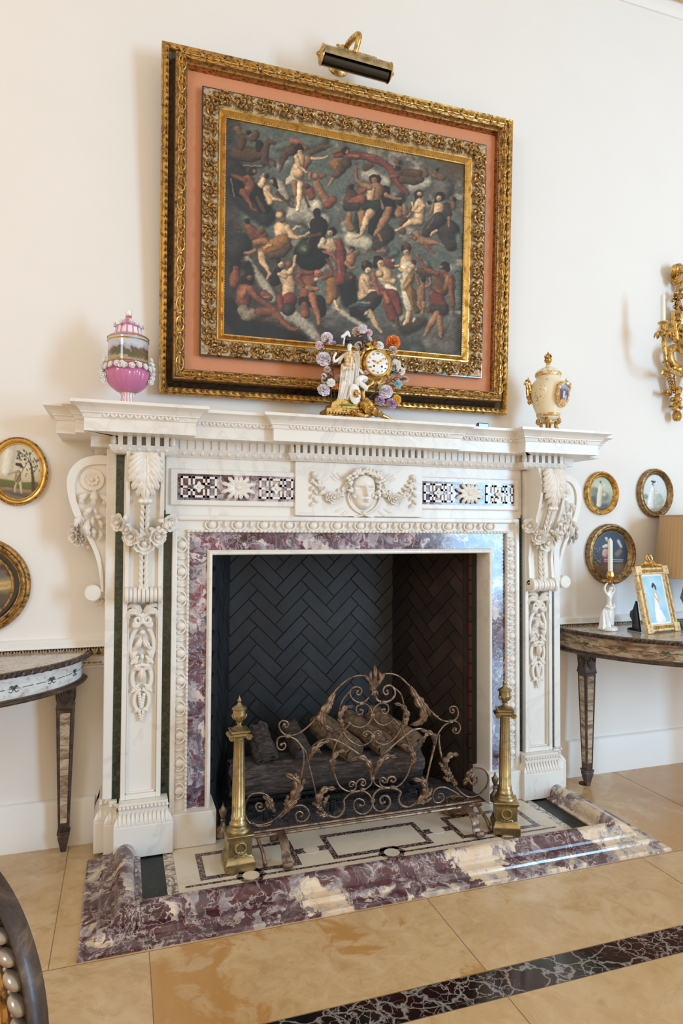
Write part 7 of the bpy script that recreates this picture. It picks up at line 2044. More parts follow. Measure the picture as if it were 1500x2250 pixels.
leaves('bell_flower', [[(610, 1720, .05), (600, 1800, .07), (590, 1860, .05), .05], [(600, 1800, .05), (560, 1860, .06), (500, 1880, .03), .03], [(610, 1800, .05), (640, 1870, .06), (665, 1900, .04), .04], [(610, 1830, .05), (580, 1900, .07), (540, 1915, .05), .04], [(640, 1640, .05), (620, 1700, .08), (610, 1760, .05), .05]], lo=2)
mb = MB()
c_ = S(600, 1990, .05); mb.sph(c_, (.022, .020, .034), 14, 10)
for i in range(6):
    for j in range(9):
        an = 2 * PI * (j + .5 * (i % 2)) / 9; zz = -.026 + i * .010; rr = .022 * math.sqrt(max(0, 1 - (zz / .034) ** 2))
        mb.sph((c_[0] + rr * math.cos(an), c_[1] + rr * math.sin(an), c_[2] + zz), .0055, 6, 5)
for u in (550, 575, 630): p = S(u, 1790, .05); mb.sph(p, .016, 10, 7)
mb.build('pinecone_drop', M['ormolu'], SN)
arm = [S(640, 1480, .08), S(560, 1450, .13), S(490, 1400, .17), S(465, 1320, .19), S(450, 1200, .20), S(440, 1080, .20), S(440, 1020, .20)]
cup0 = S(437, 960, .20)
mb = MB(); mb.tube(cat(arm, 8), [.012, .014, .012, .010, .014, .010], 12)
mb.tube(circ(S(470, 1320, .19), .020, 20, ((1, 0, 0), (0, 1, 0))), .005, 6, closed=True)
am = mb.build('candle_arm', M['ormolu'], SN)
mb = MB()
mb.lathe([(.012, -.020), (.026, -.010), (.030, 0), (.024, .006), (.020, .012), (.022, .030), (.020, .044), (.030, .052), (.032, .058), (.024, .060), (.014, .058)], cup0, 28)
for i in range(8):
    an = 2 * PI * i / 8
    d_ = (math.cos(an), math.sin(an))
    mb.leaf([(cup0[0] + d_[0] * .008, cup0[1] + d_[1] * .008, cup0[2] - .020), (cup0[0] + d_[0] * .034, cup0[1] + d_[1] * .034, cup0[2] + .002), (cup0[0] + d_[0] * .050, cup0[1] + d_[1] * .050, cup0[2] - .022)], .030, (d_[0] * .3, d_[1] * .3, 1), 2, .3, .3, nu=10, nv=5)
mb.build('candle_cup', M['ormolu'], am)
zt_ = S(425, 485, .20)[2]
mb = MB(); mb.lathe([(.0135, cup0[2] + .05), (.0125, zt_ - .012), (.006, zt_ - .002), (.001, zt_ + .004)], (cup0[0] - .004, cup0[1], 0), 16)
tag(mb.build('candle', M['candle']), 'ivory candle standing in the gilt wall sconce', 'candle')

# ------------------------------------------------------------------ pink vase
MZ = 1.8585
VX, VY = -1.048, -.215
g = NT('pink_glaze', .1, 0, .6)
sx_ = g.n('ShaderNodeSeparateXYZ'); g.l(g.co, sx_.inputs[0])
g.col(g.mix(g.ramp(g.noise(8, 2), [(.4, 0.), (.7, .35)]), srgb(196, 112, 156), srgb(214, 150, 186))); M['pink'] = g.mat
g = NT('striped_glaze', .1, 0, .6)
ang_ = g.n('ShaderNodeMath', operation='ARCTAN2'); sp_ = g.n('ShaderNodeSeparateXYZ'); g.l(g.co, sp_.inputs[0]); g.l(sp_.outputs[1], ang_.inputs[0]); g.l(sp_.outputs[0], ang_.inputs[1])
st_ = g.math('SINE', g.math('MULTIPLY', ang_.outputs[0], 14.))
g.col(g.ramp(st_, [(.45, srgb(238, 232, 232)), (.6, srgb(206, 140, 172))])); M['stripe'] = g.mat
g = NT('landscape_glaze', .08, 0, .7)
sp_ = g.n('ShaderNodeSeparateXYZ'); g.l(g.co, sp_.inputs[0])
nz = g.noise(16, 6, .3, .65)
h_ = g.math('ADD', sp_.outputs[2], g.math('MULTIPLY', g.math('SUBTRACT', nz, .5), .14))
g.col(g.ramp(g.math('MULTIPLY', g.math('SUBTRACT', h_, .185), 9.), [(.0, srgb(120, 104, 92)), (.18, srgb(176, 164, 140)), (.34, srgb(96, 84, 56)), (.5, srgb(84, 80, 58)), (.58, srgb(176, 164, 176)), (.75, srgb(196, 198, 210)), (1., srgb(178, 196, 212))])); M['landscape'] = g.mat
PV_ = thing('lidded_vase', 'pink urn with a painted landscape band, left end of the mantel', 'vase', (VX, VY, MZ))
def vz(mb, prof, n=64, fl=None): mb.lathe([(r, MZ + z) for r, z in prof], (VX, VY, 0), n, fl=(lambda a, r, z: fl(a, r, z - MZ)) if fl else None)
mb = MB(); vz(mb, [(.044, 0), (.044, .008), (.036, .014), (.029, .028), (.025, .048), (.026, .062), (.031, .070)], 60, lambda a, r, z: r * (1 + .04 * math.cos(14 * a))); mb.build('stem_foot', M['stripe'], PV_)
mb = MB(); vz(mb, [(.030, .068), (.048, .078), (.070, .096), (.084, .116), (.092, .138), (.093, .156), (.087, .172), (.082, .180)], 144, lambda a, r, z: r * (1 + (.025 if z < .15 else .0) * math.cos(24 * a))); mb.build('fluted_bowl', M['pink'], PV_)
mb = MB(); vz(mb, [(.082, .180), (.0815, .200), (.081, .290), (.0815, .296)], 64); mb.build('painted_band', M['landscape'], PV_)
mb = MB()
for z, r in ((.183, .0835), (.192, .0828), (.284, .0828), (.297, .083)):
    mb.tube(circ((VX, VY, MZ + z), r, 60, ((1, 0, 0), (0, 1, 0))), .0024, 6, closed=True)
mb.tube(circ((VX, VY, MZ + .070), .031, 40, ((1, 0, 0), (0, 1, 0))), .003, 6, closed=True); mb.tube(circ((VX, VY, MZ + .392), .011, 24, ((1, 0, 0), (0, 1, 0))), .0022, 6, closed=True)
lab(mb.build('gilt_rings', M['goldbright'], PV_), 'thin gilt rings')
mb = MB(); vz(mb, [(.0835, .186), (.0838, .189)], 48); vz(mb, [(.083, .297), (.080, .303), (.066, .310), (.054, .316)], 64); mb.build('pink_shoulder', M['pink'], PV_)
mb = MB(); vz(mb, [(.056, .314), (.052, .330), (.050, .344)], 84, lambda a, r, z: r * (1 + .03 * math.cos(14 * a))); mb.build('striped_neck', M['stripe'], PV_)
mb = MB(); vz(mb, [(.050, .342), (.050, .350), (.040, .356), (.030, .362), (.020, .374), (.012, .386), (.010, .392)], 84, lambda a, r, z: r * (1 + .08 * math.cos(6 * a))); ld = mb.build('lid', M['pink'], PV_)
mb = MB(); mb.sph((VX, VY, MZ + .408), (.0145, .0145, .019), 18, 12); lab(mb.build('white_knob', M['porcelain'], ld), 'white egg-shaped knob')
rn = random.Random(14)
for k_, (rr, zz, cnt, sz) in enumerate(((.094, .172, 22, .019), (.052, .352, 9, .015))):
    mb = MB()
    for i in range(cnt):
        an = 2 * PI * i / cnt
        dz = -.010 * abs(math.sin(an * 3)) if k_ == 0 else .006 * math.sin(an * 3)
        mb.rose((VX + rr * math.cos(an), VY + rr * math.sin(an), MZ + zz + dz), (math.cos(an), math.sin(an), .2), sz, 2, rn)
    mb.build('flower_garland', M['porcelain'], PV_)
for s in (-1, 1):
    mb = MB()
    for i in range(16):
        t = i / 15
        mb.rose((VX + s * (.084 + .014 * math.sin(PI * min(1, (1 - t) * .8 + .1))), VY - .026 + .024 * (i % 3), MZ + .112 + .095 * t), (s * .5 + rn.uniform(-.3, .3), -1, .1 + rn.uniform(-.3, .3)), .017 - .004 * t, 2, rn)
    mb.build('side_swag', M['porcelain'], PV_)
mb = MB()
for an in (-PI / 2 - .25, ):
    c_ = np.array([VX + .094 * math.cos(an), VY + .094 * math.sin(an), MZ + .166])
    for s in (-1, 0, 1): mb.petal(c_, (s * .7, -.2, .8 - abs(s) * 1.1), (0, -1, 0), .020, .016, .3)
mb.build('shell_mask', M['porcelain'], PV_)

# ------------------------------------------------------------------ cream vase
CX_, CY_ = 1.018, -.225
g = NT('cream_gilt_glaze', .25, 0, .4)
nz = g.noise(34, 5, 1.2, .6); ms = g.noise(9, 2)
g.col(g.mix(g.math('MULTIPLY', g.ramp(nz, [(.56, 0.), (.62, 1.)]), g.ramp(ms, [(.45, 0.), (.55, .9)])), srgb(240, 226, 194), srgb(150, 116, 52))); M['cream'] = g.mat
g = NT('gilt_band_glaze', .3, .3, .4); nz = g.noise(60, 4, 1, .6); g.col(g.ramp(nz, [(.42, srgb(236, 220, 184)), (.55, srgb(198, 150, 78))])); M['giltband'] = g.mat
CV = thing('lidded_vase', 'cream and gilt urn with an oval medallion, right end of the mantel', 'vase', (CX_, CY_, MZ))
def cz(mb, prof, n=48, fl=None): mb.lathe([(r, MZ + z) for r, z in prof], (CX_, CY_, 0), n, fl=fl)
mb = MB(); cz(mb, [(.034, .070), (.050, .080), (.056, .090), (.060, .104), (.074, .140), (.088, .190), (.092, .225), (.088, .252), (.074, .272), (.062, .284), (.060, .294), (.064, .300)]); mb.build('body', M['cream'], CV)
mb = MB(); cz(mb, [(.056, .088), (.0595, .092), (.062, .104), (.060, .106)]); cz(mb, [(.064, .298), (.0665, .302), (.0665, .314), (.064, .318)]); mb.build('gilt_band', M['giltband'], CV)
mb = MB(); cz(mb, [(.064, .316), (.056, .328), (.042, .338), (.026, .346), (.014, .352), (.012, .358)], 72, lambda a, r, z: r * (1 + .03 * math.cos(12 * a))); ld = mb.build('lid', M['cream'], CV)
mb = MB(); cz(mb, [(.012, .354), (.010, .362), (.009, .368), (.016, .376), (.019, .388), (.013, .394), (.015, .402), (.010, .414), (.004, .424), (.001, .430)], 20, lambda a, r, z: r * (1 + .08 * math.sin(6 * a)))
for i in range(10): 
    an = i * 1.3; mb.leaf([(CX_ + .008 * math.cos(an), CY_ + .008 * math.sin(an), MZ + .392), (CX_ + .018 * math.cos(an), CY_ + .018 * math.sin(an), MZ + .402), (CX_ + .014 * math.cos(an), CY_ + .014 * math.sin(an), MZ + .416)], .012, (math.cos(an), math.sin(an), 0), 1, .3, .1, nu=6, nv=3)
mb.build('finial', M['ormolu'], ld)
mb = MB(); cz(mb, [(.006, .050), (.030, .056), (.036, .066), (.034, .076)], 40, lambda a, r, z: r * (1 + .05 * math.cos(16 * a))); mb.build('fluted_base', M['giltband'], CV)
for k_ in range(4):
    an = PI / 4 + PI / 2 * k_; d_ = np.array([math.cos(an), math.sin(an)])
    F = lambda r, z: (CX_ + d_[0] * r, CY_ + d_[1] * r, MZ + z)
    mb = MB(); mb.tube(cat([F(.030, .082), F(.050, .078), F(.056, .062), F(.044, .054), F(.038, .060)], 6), [.008, .009, .006, .004], 8)
    mb.tube(cat([F(.052, .066), F(.036, .046), F(.044, .026), F(.056, .012), F(.060, .005)], 6), [.010, .008, .009, .007], 8); mb.sph(F(.061, .006), .0085, 8, 6)
    mb.build('scroll_foot', M['ormolu'], CV)
for s in (-1, 1):
    an = -.10 if s > 0 else PI - .35
    d_ = np.array([math.cos(an), math.sin(an)])
    F = lambda r, z: (CX_ + d_[0] * r, CY_ + d_[1] * r, MZ + z)
    mb = MB(); mb.tube(cat([F(.082, .16), F(.096, .185), F(.104, .215), F(.106, .245), F(.112, .268), F(.104, .280), F(.094, .268), F(.092, .240), F(.088, .225)], 6), [.008, .011, .009, .008, .009, .006, .007, .010], 8)
    mb.tube(cat([F(.110, .268), F(.120, .266), F(.124, .258)], 4), [.007, .003], 6); mb.tube([F(.100, .278), F(.102, .292), F(.106, .298)], [.004, .001], 5)
    for (r_, z_) in ((.098, .200), (.092, .175), (.096, .232)): mb.leaf([F(r_ - .01, z_ + .01), F(r_ + .008, z_), F(r_ + .004, z_ - .022)], .024, (d_[0], d_[1], .2), 2, .3, .3, nu=8, nv=5)
    mb.build('handle', M['ormolu'], CV)
an = math.radians(-112 + 40); d_ = np.array([math.cos(an), math.sin(an), 0]); s_ = np.array([-d_[1], d_[0], 0]); mc = np.array([CX_, CY_, MZ + .196]) + d_ * .083
tl = np.array([d_[0] * .12, d_[1] * .12, 1]); tl /= np.linalg.norm(tl); nm = np.cross(s_, tl)
mb = MB()
for rr, hh, w_ in ((.043, .008, .006), (.050, .004, .005)):
    mb.tube([mc + s_ * (rr) * math.cos(t) + tl * rr * 1.25 * math.sin(t) + nm * hh * (1 if nm @ d_ > 0 else -1) for t in np.linspace(0, 2 * PI, 48)[:-1]], w_, 8, closed=True)
md_ = mb.build('medallion_frame', M['giltband'], CV)
sgn = 1 if nm @ d_ > 0 else -1
V = []
for j in range(24):
    r = j / 23
    for i in range(48):
        t = 2 * PI * i / 48
        V.append(mc + s_ * .042 * r * math.cos(t) + tl * .052 * r * math.sin(t) + nm * sgn * (.010 + .006 * (1 - r * r)))
mb = MB(); mb.add(V, [(j * 48 + i, j * 48 + (i + 1) % 48, (j + 1) * 48 + (i + 1) % 48, (j + 1) * 48 + i) for j in range(23) for i in range(48)])
o = mb.build('painted_medallion', M['mini'], md_)
P = np.array([(50 + 42 * (j / 23) * math.cos(2 * PI * i / 48), 60 - 52 * (j / 23) * math.sin(2 * PI * i / 48)) for j in range(24) for i in range(48)])
col = np.array([[96, 84, 110]]) * np.ones((len(P), 1)); t = smooth((50 - P[:, 1]) / 30)[:, None]; col = col * (1 - t) + np.array([[150, 180, 214]]) * t
col = brush(P, col, None, [('P', (110, 66, 40), [(18, 50, 12), (22, 80, 14)]), ('P', (70, 60, 90), [(80, 50, 12), (84, 80, 14)]), ('P', (210, 160, 110), [(40, 100, 14), (66, 98, 10)]), ('P', (170, 210, 236), [(46, 52, 8), (46, 74, 9)]), ('P', (222, 170, 160), [(64, 70, 6), (64, 84, 8)]), ('P', (60, 50, 50), [(62, 60, 4)]), ('P', (60, 50, 50), [(46, 40, 4)])], {'P': (0, 0, 1)}, 2, .1)
fill_attr(o, col)
mb = MB()
for s in (-1, 1):
    mb.leaf([tuple(mc + tl * .056 + nm * sgn * .010), tuple(mc + tl * .050 + s_ * s * .030 + nm * sgn * .018), tuple(mc + tl * .020 + s_ * s * .052 + nm * sgn * .006)], .028, nm * sgn, 3, .3, .3, nu=12, nv=5)
mb.build('gilt_drapery', M['giltband'], md_)

# ------------------------------------------------------------------ remote control on the mantel
mb = MB(); mb.box(.615, .675, -.215, -.19, MZ + .0, MZ + .040)
tag(mb.build('remote_control', M['lacquer'], bevel=.004), 'flat black remote lying on the mantel near the cream urn', 'remote')

# ------------------------------------------------------------------ mantel clock
KY = -.25
K = crop(680, 700, .16, KY)
CK = thing('mantel_clock', 'gilt bronze mantel clock with porcelain flowers and a draped porcelain warrior', 'clock', (-.03, KY, MZ))
dc = K(905, 632); R_ = abs(K(1050, 632)[0] - K(905, 632)[0]) * 1.02
mb = MB()
mb.prism([(-.200, 0), (.02, 0), (.0, .05), (-.030, .088), (-.150, .092), (-.176, .072), (-.180, .052), (-.196, .044)], lambda u, v, d: (u, KY + d, MZ + v), -.045, .055)
mb.prism([(-.206, .030), (-.02, .030), (-.02, .044), (-.202, .046)], lambda u, v, d: (u, KY + d, MZ + v), -.056, .055)
mb.prism([(-.130, .052), (-.050, .052), (-.055, .082), (-.128, .082)], lambda u, v, d: (u, KY + d, MZ + v), -.050, 0)
mb.lathe([(.11, 0), (.112, .008), (.105, .016), (.09, .020)], (-.095, KY, MZ), 40, ax=((1.05, 0, 0), (0, .62, 0), (0, 0, 1)))
for i in range(15):
    x = -.20 + i * .0145; mb.sph((x, KY - .056, MZ + .026), (.007, .006, .006), 8, 6)
base_ = mb.build('bronze_base', M['ormolu'], CK, ang=.5)
mb = MB()
for pts, w in (([(700, 1150, 0), (780, 1240, 0), (900, 1290, 0), (1110, 1380, 0)], [.020, .022, .015, .006]), ([(600, 1290, .02), (740, 1340, .02), (860, 1300, .01), (960, 1330, 0)], [.012, .018, .012, .008]), ([(740, 1140, 0), (730, 1020, 0), (780, 940, 0), (860, 880, 0), (830, 830, 0)], [.014, .011, .012, .010]), ([(760, 1100, .02), (830, 1180, .02), (900, 1250, .01)], [.012, .016, .008])):
    P = [K(u, v, -.035 - d) for u, v, d in pts]; P = [(p[0], p[1], max(p[2], MZ + .010)) for p in P]
    mb.tube(cat(P, 8), w, 10)
mb.build('rocaille_scroll', M['ormolu'], base_)
mb = MB()
for u0, v0, u1, v1, w in ((740, 1200, 820, 1330, .05), (820, 1230, 930, 1340, .045), (760, 1120, 700, 1260, .04), (880, 1270, 1000, 1360, .03), (640, 1250, 560, 1330, .03)):
    a, b = K(u0, v0, -.05), K(u1, v1, -.05); m_ = ((a[0] + b[0]) / 2, KY - .075, (a[2] + b[2]) / 2)
    mb.leaf([(a[0], a[1], max(a[2], MZ + .01)), m_, (b[0], b[1], max(b[2], MZ + .012))], w, (0, -1, .2), 3, .3, .35, nu=14, nv=7)
mb.build('rocaille_leaf', M['ormolu'], base_)
# dial
mb = MB(); mb.lathe([(R_ * 1.30, .022), (R_ * 1.34, 0), (R_ * 1.28, -.022), (R_ * 1.14, -.030), (R_ * 1.10, -.024)], dc, 48, ax=((1, 0, 0), (0, 0, 1), (0, 1, 0)))
cs = mb.build('clock_case', M['ormolu'], CK, ang=.6)
mb = MB()
mb.tube([(dc[0] + R_ * 1.07 * math.cos(t), dc[1] - .028, dc[2] + R_ * 1.07 * math.sin(t)) for t in np.linspace(0, 2 * PI, 60)[:-1]], .0052, 8, closed=True); mb.build('bezel', M['goldbright'], cs)
mb = MB(); mb.lathe([(R_ * 1.05, -.020), (R_ * 1.04, -.026), (R_ * .6, -.030), (.001, -.031)], dc, 48, ax=((1, 0, 0), (0, 0, 1), (0, 1, 0)))
dl = mb.build('dial', M['porcelain'], cs)
def text(s, loc, size, mat, parent, rot=(PI / 2, 0, 0), ext=.0004):
    cu = bpy.data.curves.new('numeral', 'FONT'); cu.body = s; cu.size = size; cu.extrude = ext; cu.align_x = 'CENTER'; cu.align_y = 'CENTER'; cu.resolution_u = 2
    to = bpy.data.objects.new('numeral', cu); COL.objects.link(to)
    bpy.context.view_layer.update()
    me = bpy.data.meshes.new_from_object(to)
    bpy.data.objects.remove(to)
    me.materials.clear(); me.materials.append(mat)
    o = bpy.data.objects.new('numeral', me); COL.objects.link(o); o.parent = parent
    org = ORG.get(parent.name, (0, 0, 0)); ORG[o.name] = org
    o.location = tuple(np.array(loc) - org); o.rotation_euler = rot
    return o
ink = plain('blue_black_enamel', srgb(52, 62, 86), .4)
rt_ = [('XII I II III IIII V VI VII VIII IX X XI').split()][0]
allm = []
for i, s in enumerate(rt_):
    a = PI / 2 - 2 * PI * i / 12
    o = text(s, (dc[0] + R_ * .82 * math.cos(a), dc[1] - .0295, dc[2] + R_ * .82 * math.sin(a)), .0125, ink, dl)
mb = MB()
hc = (dc[0], dc[1] - .034, dc[2])
def hand(a, L, w):
    d_ = np.array([math.cos(a), 0, math.sin(a)]); s2 = np.array([-d_[2], 0, d_[0]])
    c_ = np.array(hc)
    mb.leaf([c_ - d_ * .004, c_ + d_ * L * .5, c_ + d_ * L], w, (0, -1, 0), 3, .06, .6, nu=14, nv=5, th=.10)
hand(math.radians(160), R_ * .58, .012); hand(math.radians(38), R_ * .86, .008); mb.sph(hc, .004, 10, 6)
lab(mb.build('hands', M['ormolu'], cs), 'pierced gilt hands')
for s in (-1, 1):
    c_ = (dc[0] + s * R_ * .36, dc[1] - .0315, dc[2] - R_ * .28)
    mb = MB(); mb.tube(circ(c_, .0035, 16), .0014, 6, closed=True); mb.sph(c_, (.0028, .001, .0028), 8, 6); mb.build('winding_hole', M['lacquer'], cs)
mb = MB()
for pts, w in (([(870, 300, 0), (830, 340, 0), (860, 400, 0), (780, 420, 0), (720, 480, 0), (690, 580, 0), (700, 700, 0), (760, 780, 0)], [.003, .008, .010, .009, .008, .008]), ([(900, 290, 0), (890, 360, 0), (950, 420, 0), (1040, 470, 0), (1090, 560, 0), (1100, 690, 0), (1070, 780, 0)], [.003, .008, .010, .009, .008, .006]),
               ([(880, 400, 0), (960, 400, 0), (1010, 380, 0)], [.006, .004, .003]), ([(760, 790, 0), (840, 850, 0), (930, 880, 0), (990, 830, 0), (1000, 780, 0)], [.006, .009, .008, .005]), ([(900, 870, 0), (960, 900, 0), (1060, 850, 0)], [.007, .005, .003]), ([(690, 600, 0), (670, 680, 0), (700, 760, 0)], [.005, .006, .003]), ([(1095, 600, 0), (1115, 680, 0), (1090, 740, 0)], [.005, .006, .003])):
    mb.tube(cat([K(u, v, -.018) for u, v, d in pts], 8), w, 8)
for u, v, du, dv in ((840, 380, -60, -60), (880, 380, 40, -80), (720, 480, -50, -20), (1060, 480, 50, -30), (900, 860, 10, 60), (760, 780, -40, 50), (1060, 790, 60, 40)):
    mb.leaf([K(u, v, -.02), K(u + du * .5, v + dv * .5, -.034), K(u + du, v + dv, -.016)], .022, (0, -1, 0), 3, .3, .35, nu=12, nv=5)
mb.build('scrolled_surround', M['ormolu'], cs)
# porcelain warrior
F_ = lambda u, v, r, d=0., *k: K(u, v, -.025 - d) + (r,) + k
FIG = skin('warrior_figure', [F_(520, 740, .020, 0, .8), F_(525, 640, .017, 0, .8), F_(540, 540, .021, 0, .75), F_(545, 480, .018, 0, .7), F_(545, 435, .0075), F_(545, 385, .0125, .003, 1.1), F_(560, 340, .011, .003),
     F_(475, 500, .009), F_(400, 560, .008, .006), F_(335, 600, .0075, .012), F_(330, 530, .006, .016), F_(370, 460, .006, .016), F_(615, 500, .009), F_(640, 600, .0075, .006), F_(680, 700, .006, .010), F_(740, 765, .0055, .012),
     F_(470, 880, .016, .004), F_(440, 1000, .011, .006), F_(420, 1120, .008, 0), F_(395, 1140, .007, .010), F_(550, 880, .016, .008), F_(520, 1000, .011, .012), F_(500, 1120, .008, .006), F_(500, 1145, .007, .016)],
     [(0, 1), (1, 2), (2, 3), (3, 4), (4, 5), (5, 6), (3, 7), (7, 8), (8, 9), (9, 10), (10, 11), (3, 12), (12, 13), (13, 14), (14, 15), (0, 16), (16, 17), (17, 18), (18, 19), (0, 20), (20, 21), (21, 22), (22, 23)], M['porcelain'], CK)
mb = MB()
def fold(ptsA, ptsB, n=9, m=26, d0=.045, amp=.006, fr=5):
    A_ = resample([K(*p) for p in ptsA], m); B_ = resample([K(*p) for p in ptsB], m)
    def fn(u, v):
        i = v * (m - 1); j = int(min(i, m - 2)); f = i - j
        a = A_[j] * (1 - f) + A_[j + 1] * f; b = B_[j] * (1 - f) + B_[j + 1] * f
        p = a * (1 - u) + b * u
        return (p[0], KY - .022 - .028 * math.sin(PI * u) - amp * math.sin(u * fr * PI * 2 + v * 2), p[2])
    mb.grid(fn, 40, m)
fold([(410, 640), (400, 760), (385, 900), (370, 1020), (355, 1130)], [(650, 640), (650, 760), (640, 860), (620, 1000), (560, 1150)])
fold([(590, 480), (610, 560), (600, 660), (560, 780), (560, 900)], [(640, 490), (660, 580), (655, 700), (650, 800), (640, 900)], fr=3)
fold([(440, 500), (400, 560), (360, 620), (370, 650)], [(470, 500), (440, 560), (400, 620), (385, 650)], fr=2, amp=.003)
mb.build('robe', M['porcelain'], FIG)
mb = MB(); mb.sph(K(545, 545, -.030), (.026, .020, .036), 20, 14); mb.sph(K(530, 645, -.030), (.026, .020, .014), 18, 10)
for i in range(7): p = K(440 + i * 26, 660, -.050); mb.leaf([(p[0], p[1] + .004, p[2] + .006), (p[0], p[1] - .002, p[2] - .004), (p[0], p[1], p[2] - .016)], .010, (0, -1, 0), 1, .2, .1, nu=6, nv=3)
lab(mb.build('gilt_cuirass', M['giltband'], FIG), 'gilt scaled breastplate')
mb = MB(); p = K(525, 290, -.028); mb.sph(p, (.012, .014, .016), 16, 10); p2 = K(560, 305, -.045); mb.sph(p2, (.014, .010, .004), 12, 6); mb.tube(cat([K(500, 240, -.03), K(480, 300, -.02), K(500, 380, -.015)], 5), [.006, .008, .005], 8)
hm = mb.build('helmet', M['lacquer'], FIG); lab(hm, 'black helmet')
mb = MB(); mb.tube(cat([K(545, 240, -.03), K(520, 190, -.03), K(490, 220, -.03), K(450, 245, -.03)], 6), [.007, .008, .008, .007], 8); mb.tube(cat([K(490, 220, -.03), K(475, 290, -.028), K(465, 360, -.028)], 6), [.005, .004, .004], 8); mb.sph(K(450, 248, -.03), .008, 8, 6); mb.sph(K(520, 190, -.03), .008, 8, 6); mb.sph(K(545, 240, -.03), .007, 8, 6)
mb.build('plume', M['porcelain'], FIG)
mb = MB(); p = K(620, 1040, -.062); mb.lathe([(.030, 0), (.034, -.003), (.028, -.008), (.002, -.014)], p, 36, ax=((.78, 0, .22), (-.2, 0, 1.35), (0, 1, 0)), fl=lambda a, r, z: r * (1 + .04 * math.sin(12 * a)))
sh = mb.build('shield', M['porcelain'], CK, ang=.6)
mb = MB(); 
for k_ in range(9): an = 2 * PI * k_ / 9; mb.petal((p[0], p[1] - .012, p[2]), (math.cos(an) * .6, -.2, math.sin(an)), (0, -1, 0), .020, .012, .25)
mb.sph((p[0], p[1] - .016, p[2]), (.008, .006, .010), 10, 7); lab(mb.build('gilt_boss', M['ormolu'], sh), 'gilt mask on the shield')
mb = MB(); mb.tube(cat([K(650, 920, -.05), K(670, 850, -.055), K(730, 815, -.055), K(780, 830, -.05), K(740, 870, -.045)], 6), [.010, .016, .014, .008, .006], 10)
for k_ in range(8): a = K(680 + k_ * 12, 840 + 10 * k_, -.06); mb.leaf([a, (a[0] + .006, a[1] - .006, a[2] - .012), (a[0] + .004, a[1], a[2] - .028)], .014, (0, -1, 0), 1, .3, .1, nu=6, nv=3)
mb.build('feathered_crest', M['porcelain'], sh)
mb = MB(); mb.sph(K(520, 1190, -.045), (.040, .026, .006), 16, 6); lab(mb.build('mossy_ground', plain('moss_glaze', srgb(160, 190, 100), .2, 0, .4), CK), 'pale green ground under the feet')
# flowers on wire stems
fl_cols = {'l': plain('lilac_glaze', srgb(226, 216, 226), .2, 0, .3), 'p': plain('rose_glaze', srgb(226, 190, 204), .2, 0, .3), 'o': plain('orange_glaze', srgb(222, 120, 48), .25, 0, .3), 'w': M['porcelain'], 'm': plain('mauve_glaze', srgb(184, 150, 186), .2, 0, .3),
           'b': plain('pale_blue_glaze', srgb(150, 190, 206), .2, 0, .3), 'y': plain('yellow_glaze', srgb(226, 170, 70), .25, 0, .3), 't': plain('blush_glaze', srgb(214, 186, 178), .2, 0, .3)}
stem = plain('brown_wire', srgb(92, 72, 48), .45, .5)
rn = random.Random(77)
for (u, v, r, c_, n3_, su, sv) in ((243, 255, 55, 'l', 4, 190, 460), (137, 365, 42, 'p', 3, 190, 460), (333, 335, 28, 'm', 2, 280, 470), (200, 535, 68, 'l', 4, 300, 600), (243, 695, 36, 't', 3, 330, 700), (210, 840, 36, 'w', 3, 260, 900), (195, 790, 34, 'w', 2, 250, 880), (282, 768, 22, 'w', 2, 320, 800),
     (295, 880, 42, 'w', 3, 330, 960), (205, 965, 58, 'l', 4, 260, 1080), (385, 815, 40, 't', 2, 400, 860), (345, 935, 40, 'o', 2, 380, 980), (660, 180, 58, 't', 3, 720, 320), (728, 140, 46, 'l', 3, 720, 320), (812, 190, 40, 'p', 3, 740, 340), (820, 280, 34, 'w', 2, 800, 380), (690, 365, 46, 'w', 4, 720, 420),
     (760, 335, 24, 'y', 2, 770, 400), (968, 365, 44, 'w', 4, 960, 420), (1155, 310, 68, 'o', 4, 1080, 440), (1148, 430, 46, 't', 3, 1090, 480), (1185, 630, 52, 'w', 3, 1110, 640), (1140, 735, 38, 'b', 3, 1100, 720), (1255, 720, 44, 'w', 3, 1180, 780), (1312, 830, 38, 't', 3, 1200, 800), (1215, 895, 46, 'b', 3, 1120, 860),
     (1050, 985, 66, 'l', 4, 1000, 1000), (940, 925, 34, 'w', 3, 920, 900), (975, 1115, 48, 'm', 4, 900, 1060), (1135, 1160, 54, 'm', 4, 1050, 1080), (1190, 1110, 50, 'y', 3, 1100, 1080), (775, 745, 34, 'p', 2, 790, 780), (660, 545, 26, 'w', 2, 690, 560)):
    dpt = rn.uniform(-.03, .015) if v < 1000 else -.02
    p = K(u, v, dpt); rr = r * .16 * .00180
    mb = MB(); mb.rose(p, (rn.uniform(-.3, .2), -1, rn.uniform(0, .5)), rr * 1.15, n3_ + 1, rn)
    fo = mb.build('porcelain_flower', fl_cols[c_], CK)
    q0 = K(su, sv, -.005)
    mb = MB(); mb.tube(cat([p, ((p[0] + q0[0]) / 2 + .006, (p[1] + q0[1]) / 2, (p[2] + q0[2]) / 2 - .006), q0], 6), .0016, 5)
    for k_ in range(2):
        a = rn.uniform(0, 6.28); m_ = ((p[0] * 2 + q0[0]) / 3, (p[1] * 2 + q0[1]) / 3, (p[2] * 2 + q0[2]) / 3)
        mb.leaf([m_, (m_[0] + .010 * math.cos(a), m_[1] - .006, m_[2] + .010 * math.sin(a)), (m_[0] + .022 * math.cos(a), m_[1], m_[2] + .022 * math.sin(a))], .010, (0, -1, 0), 1, .15, .1, nu=7, nv=3)
    mb.build('leafy_stem', stem, fo)
mb = MB()
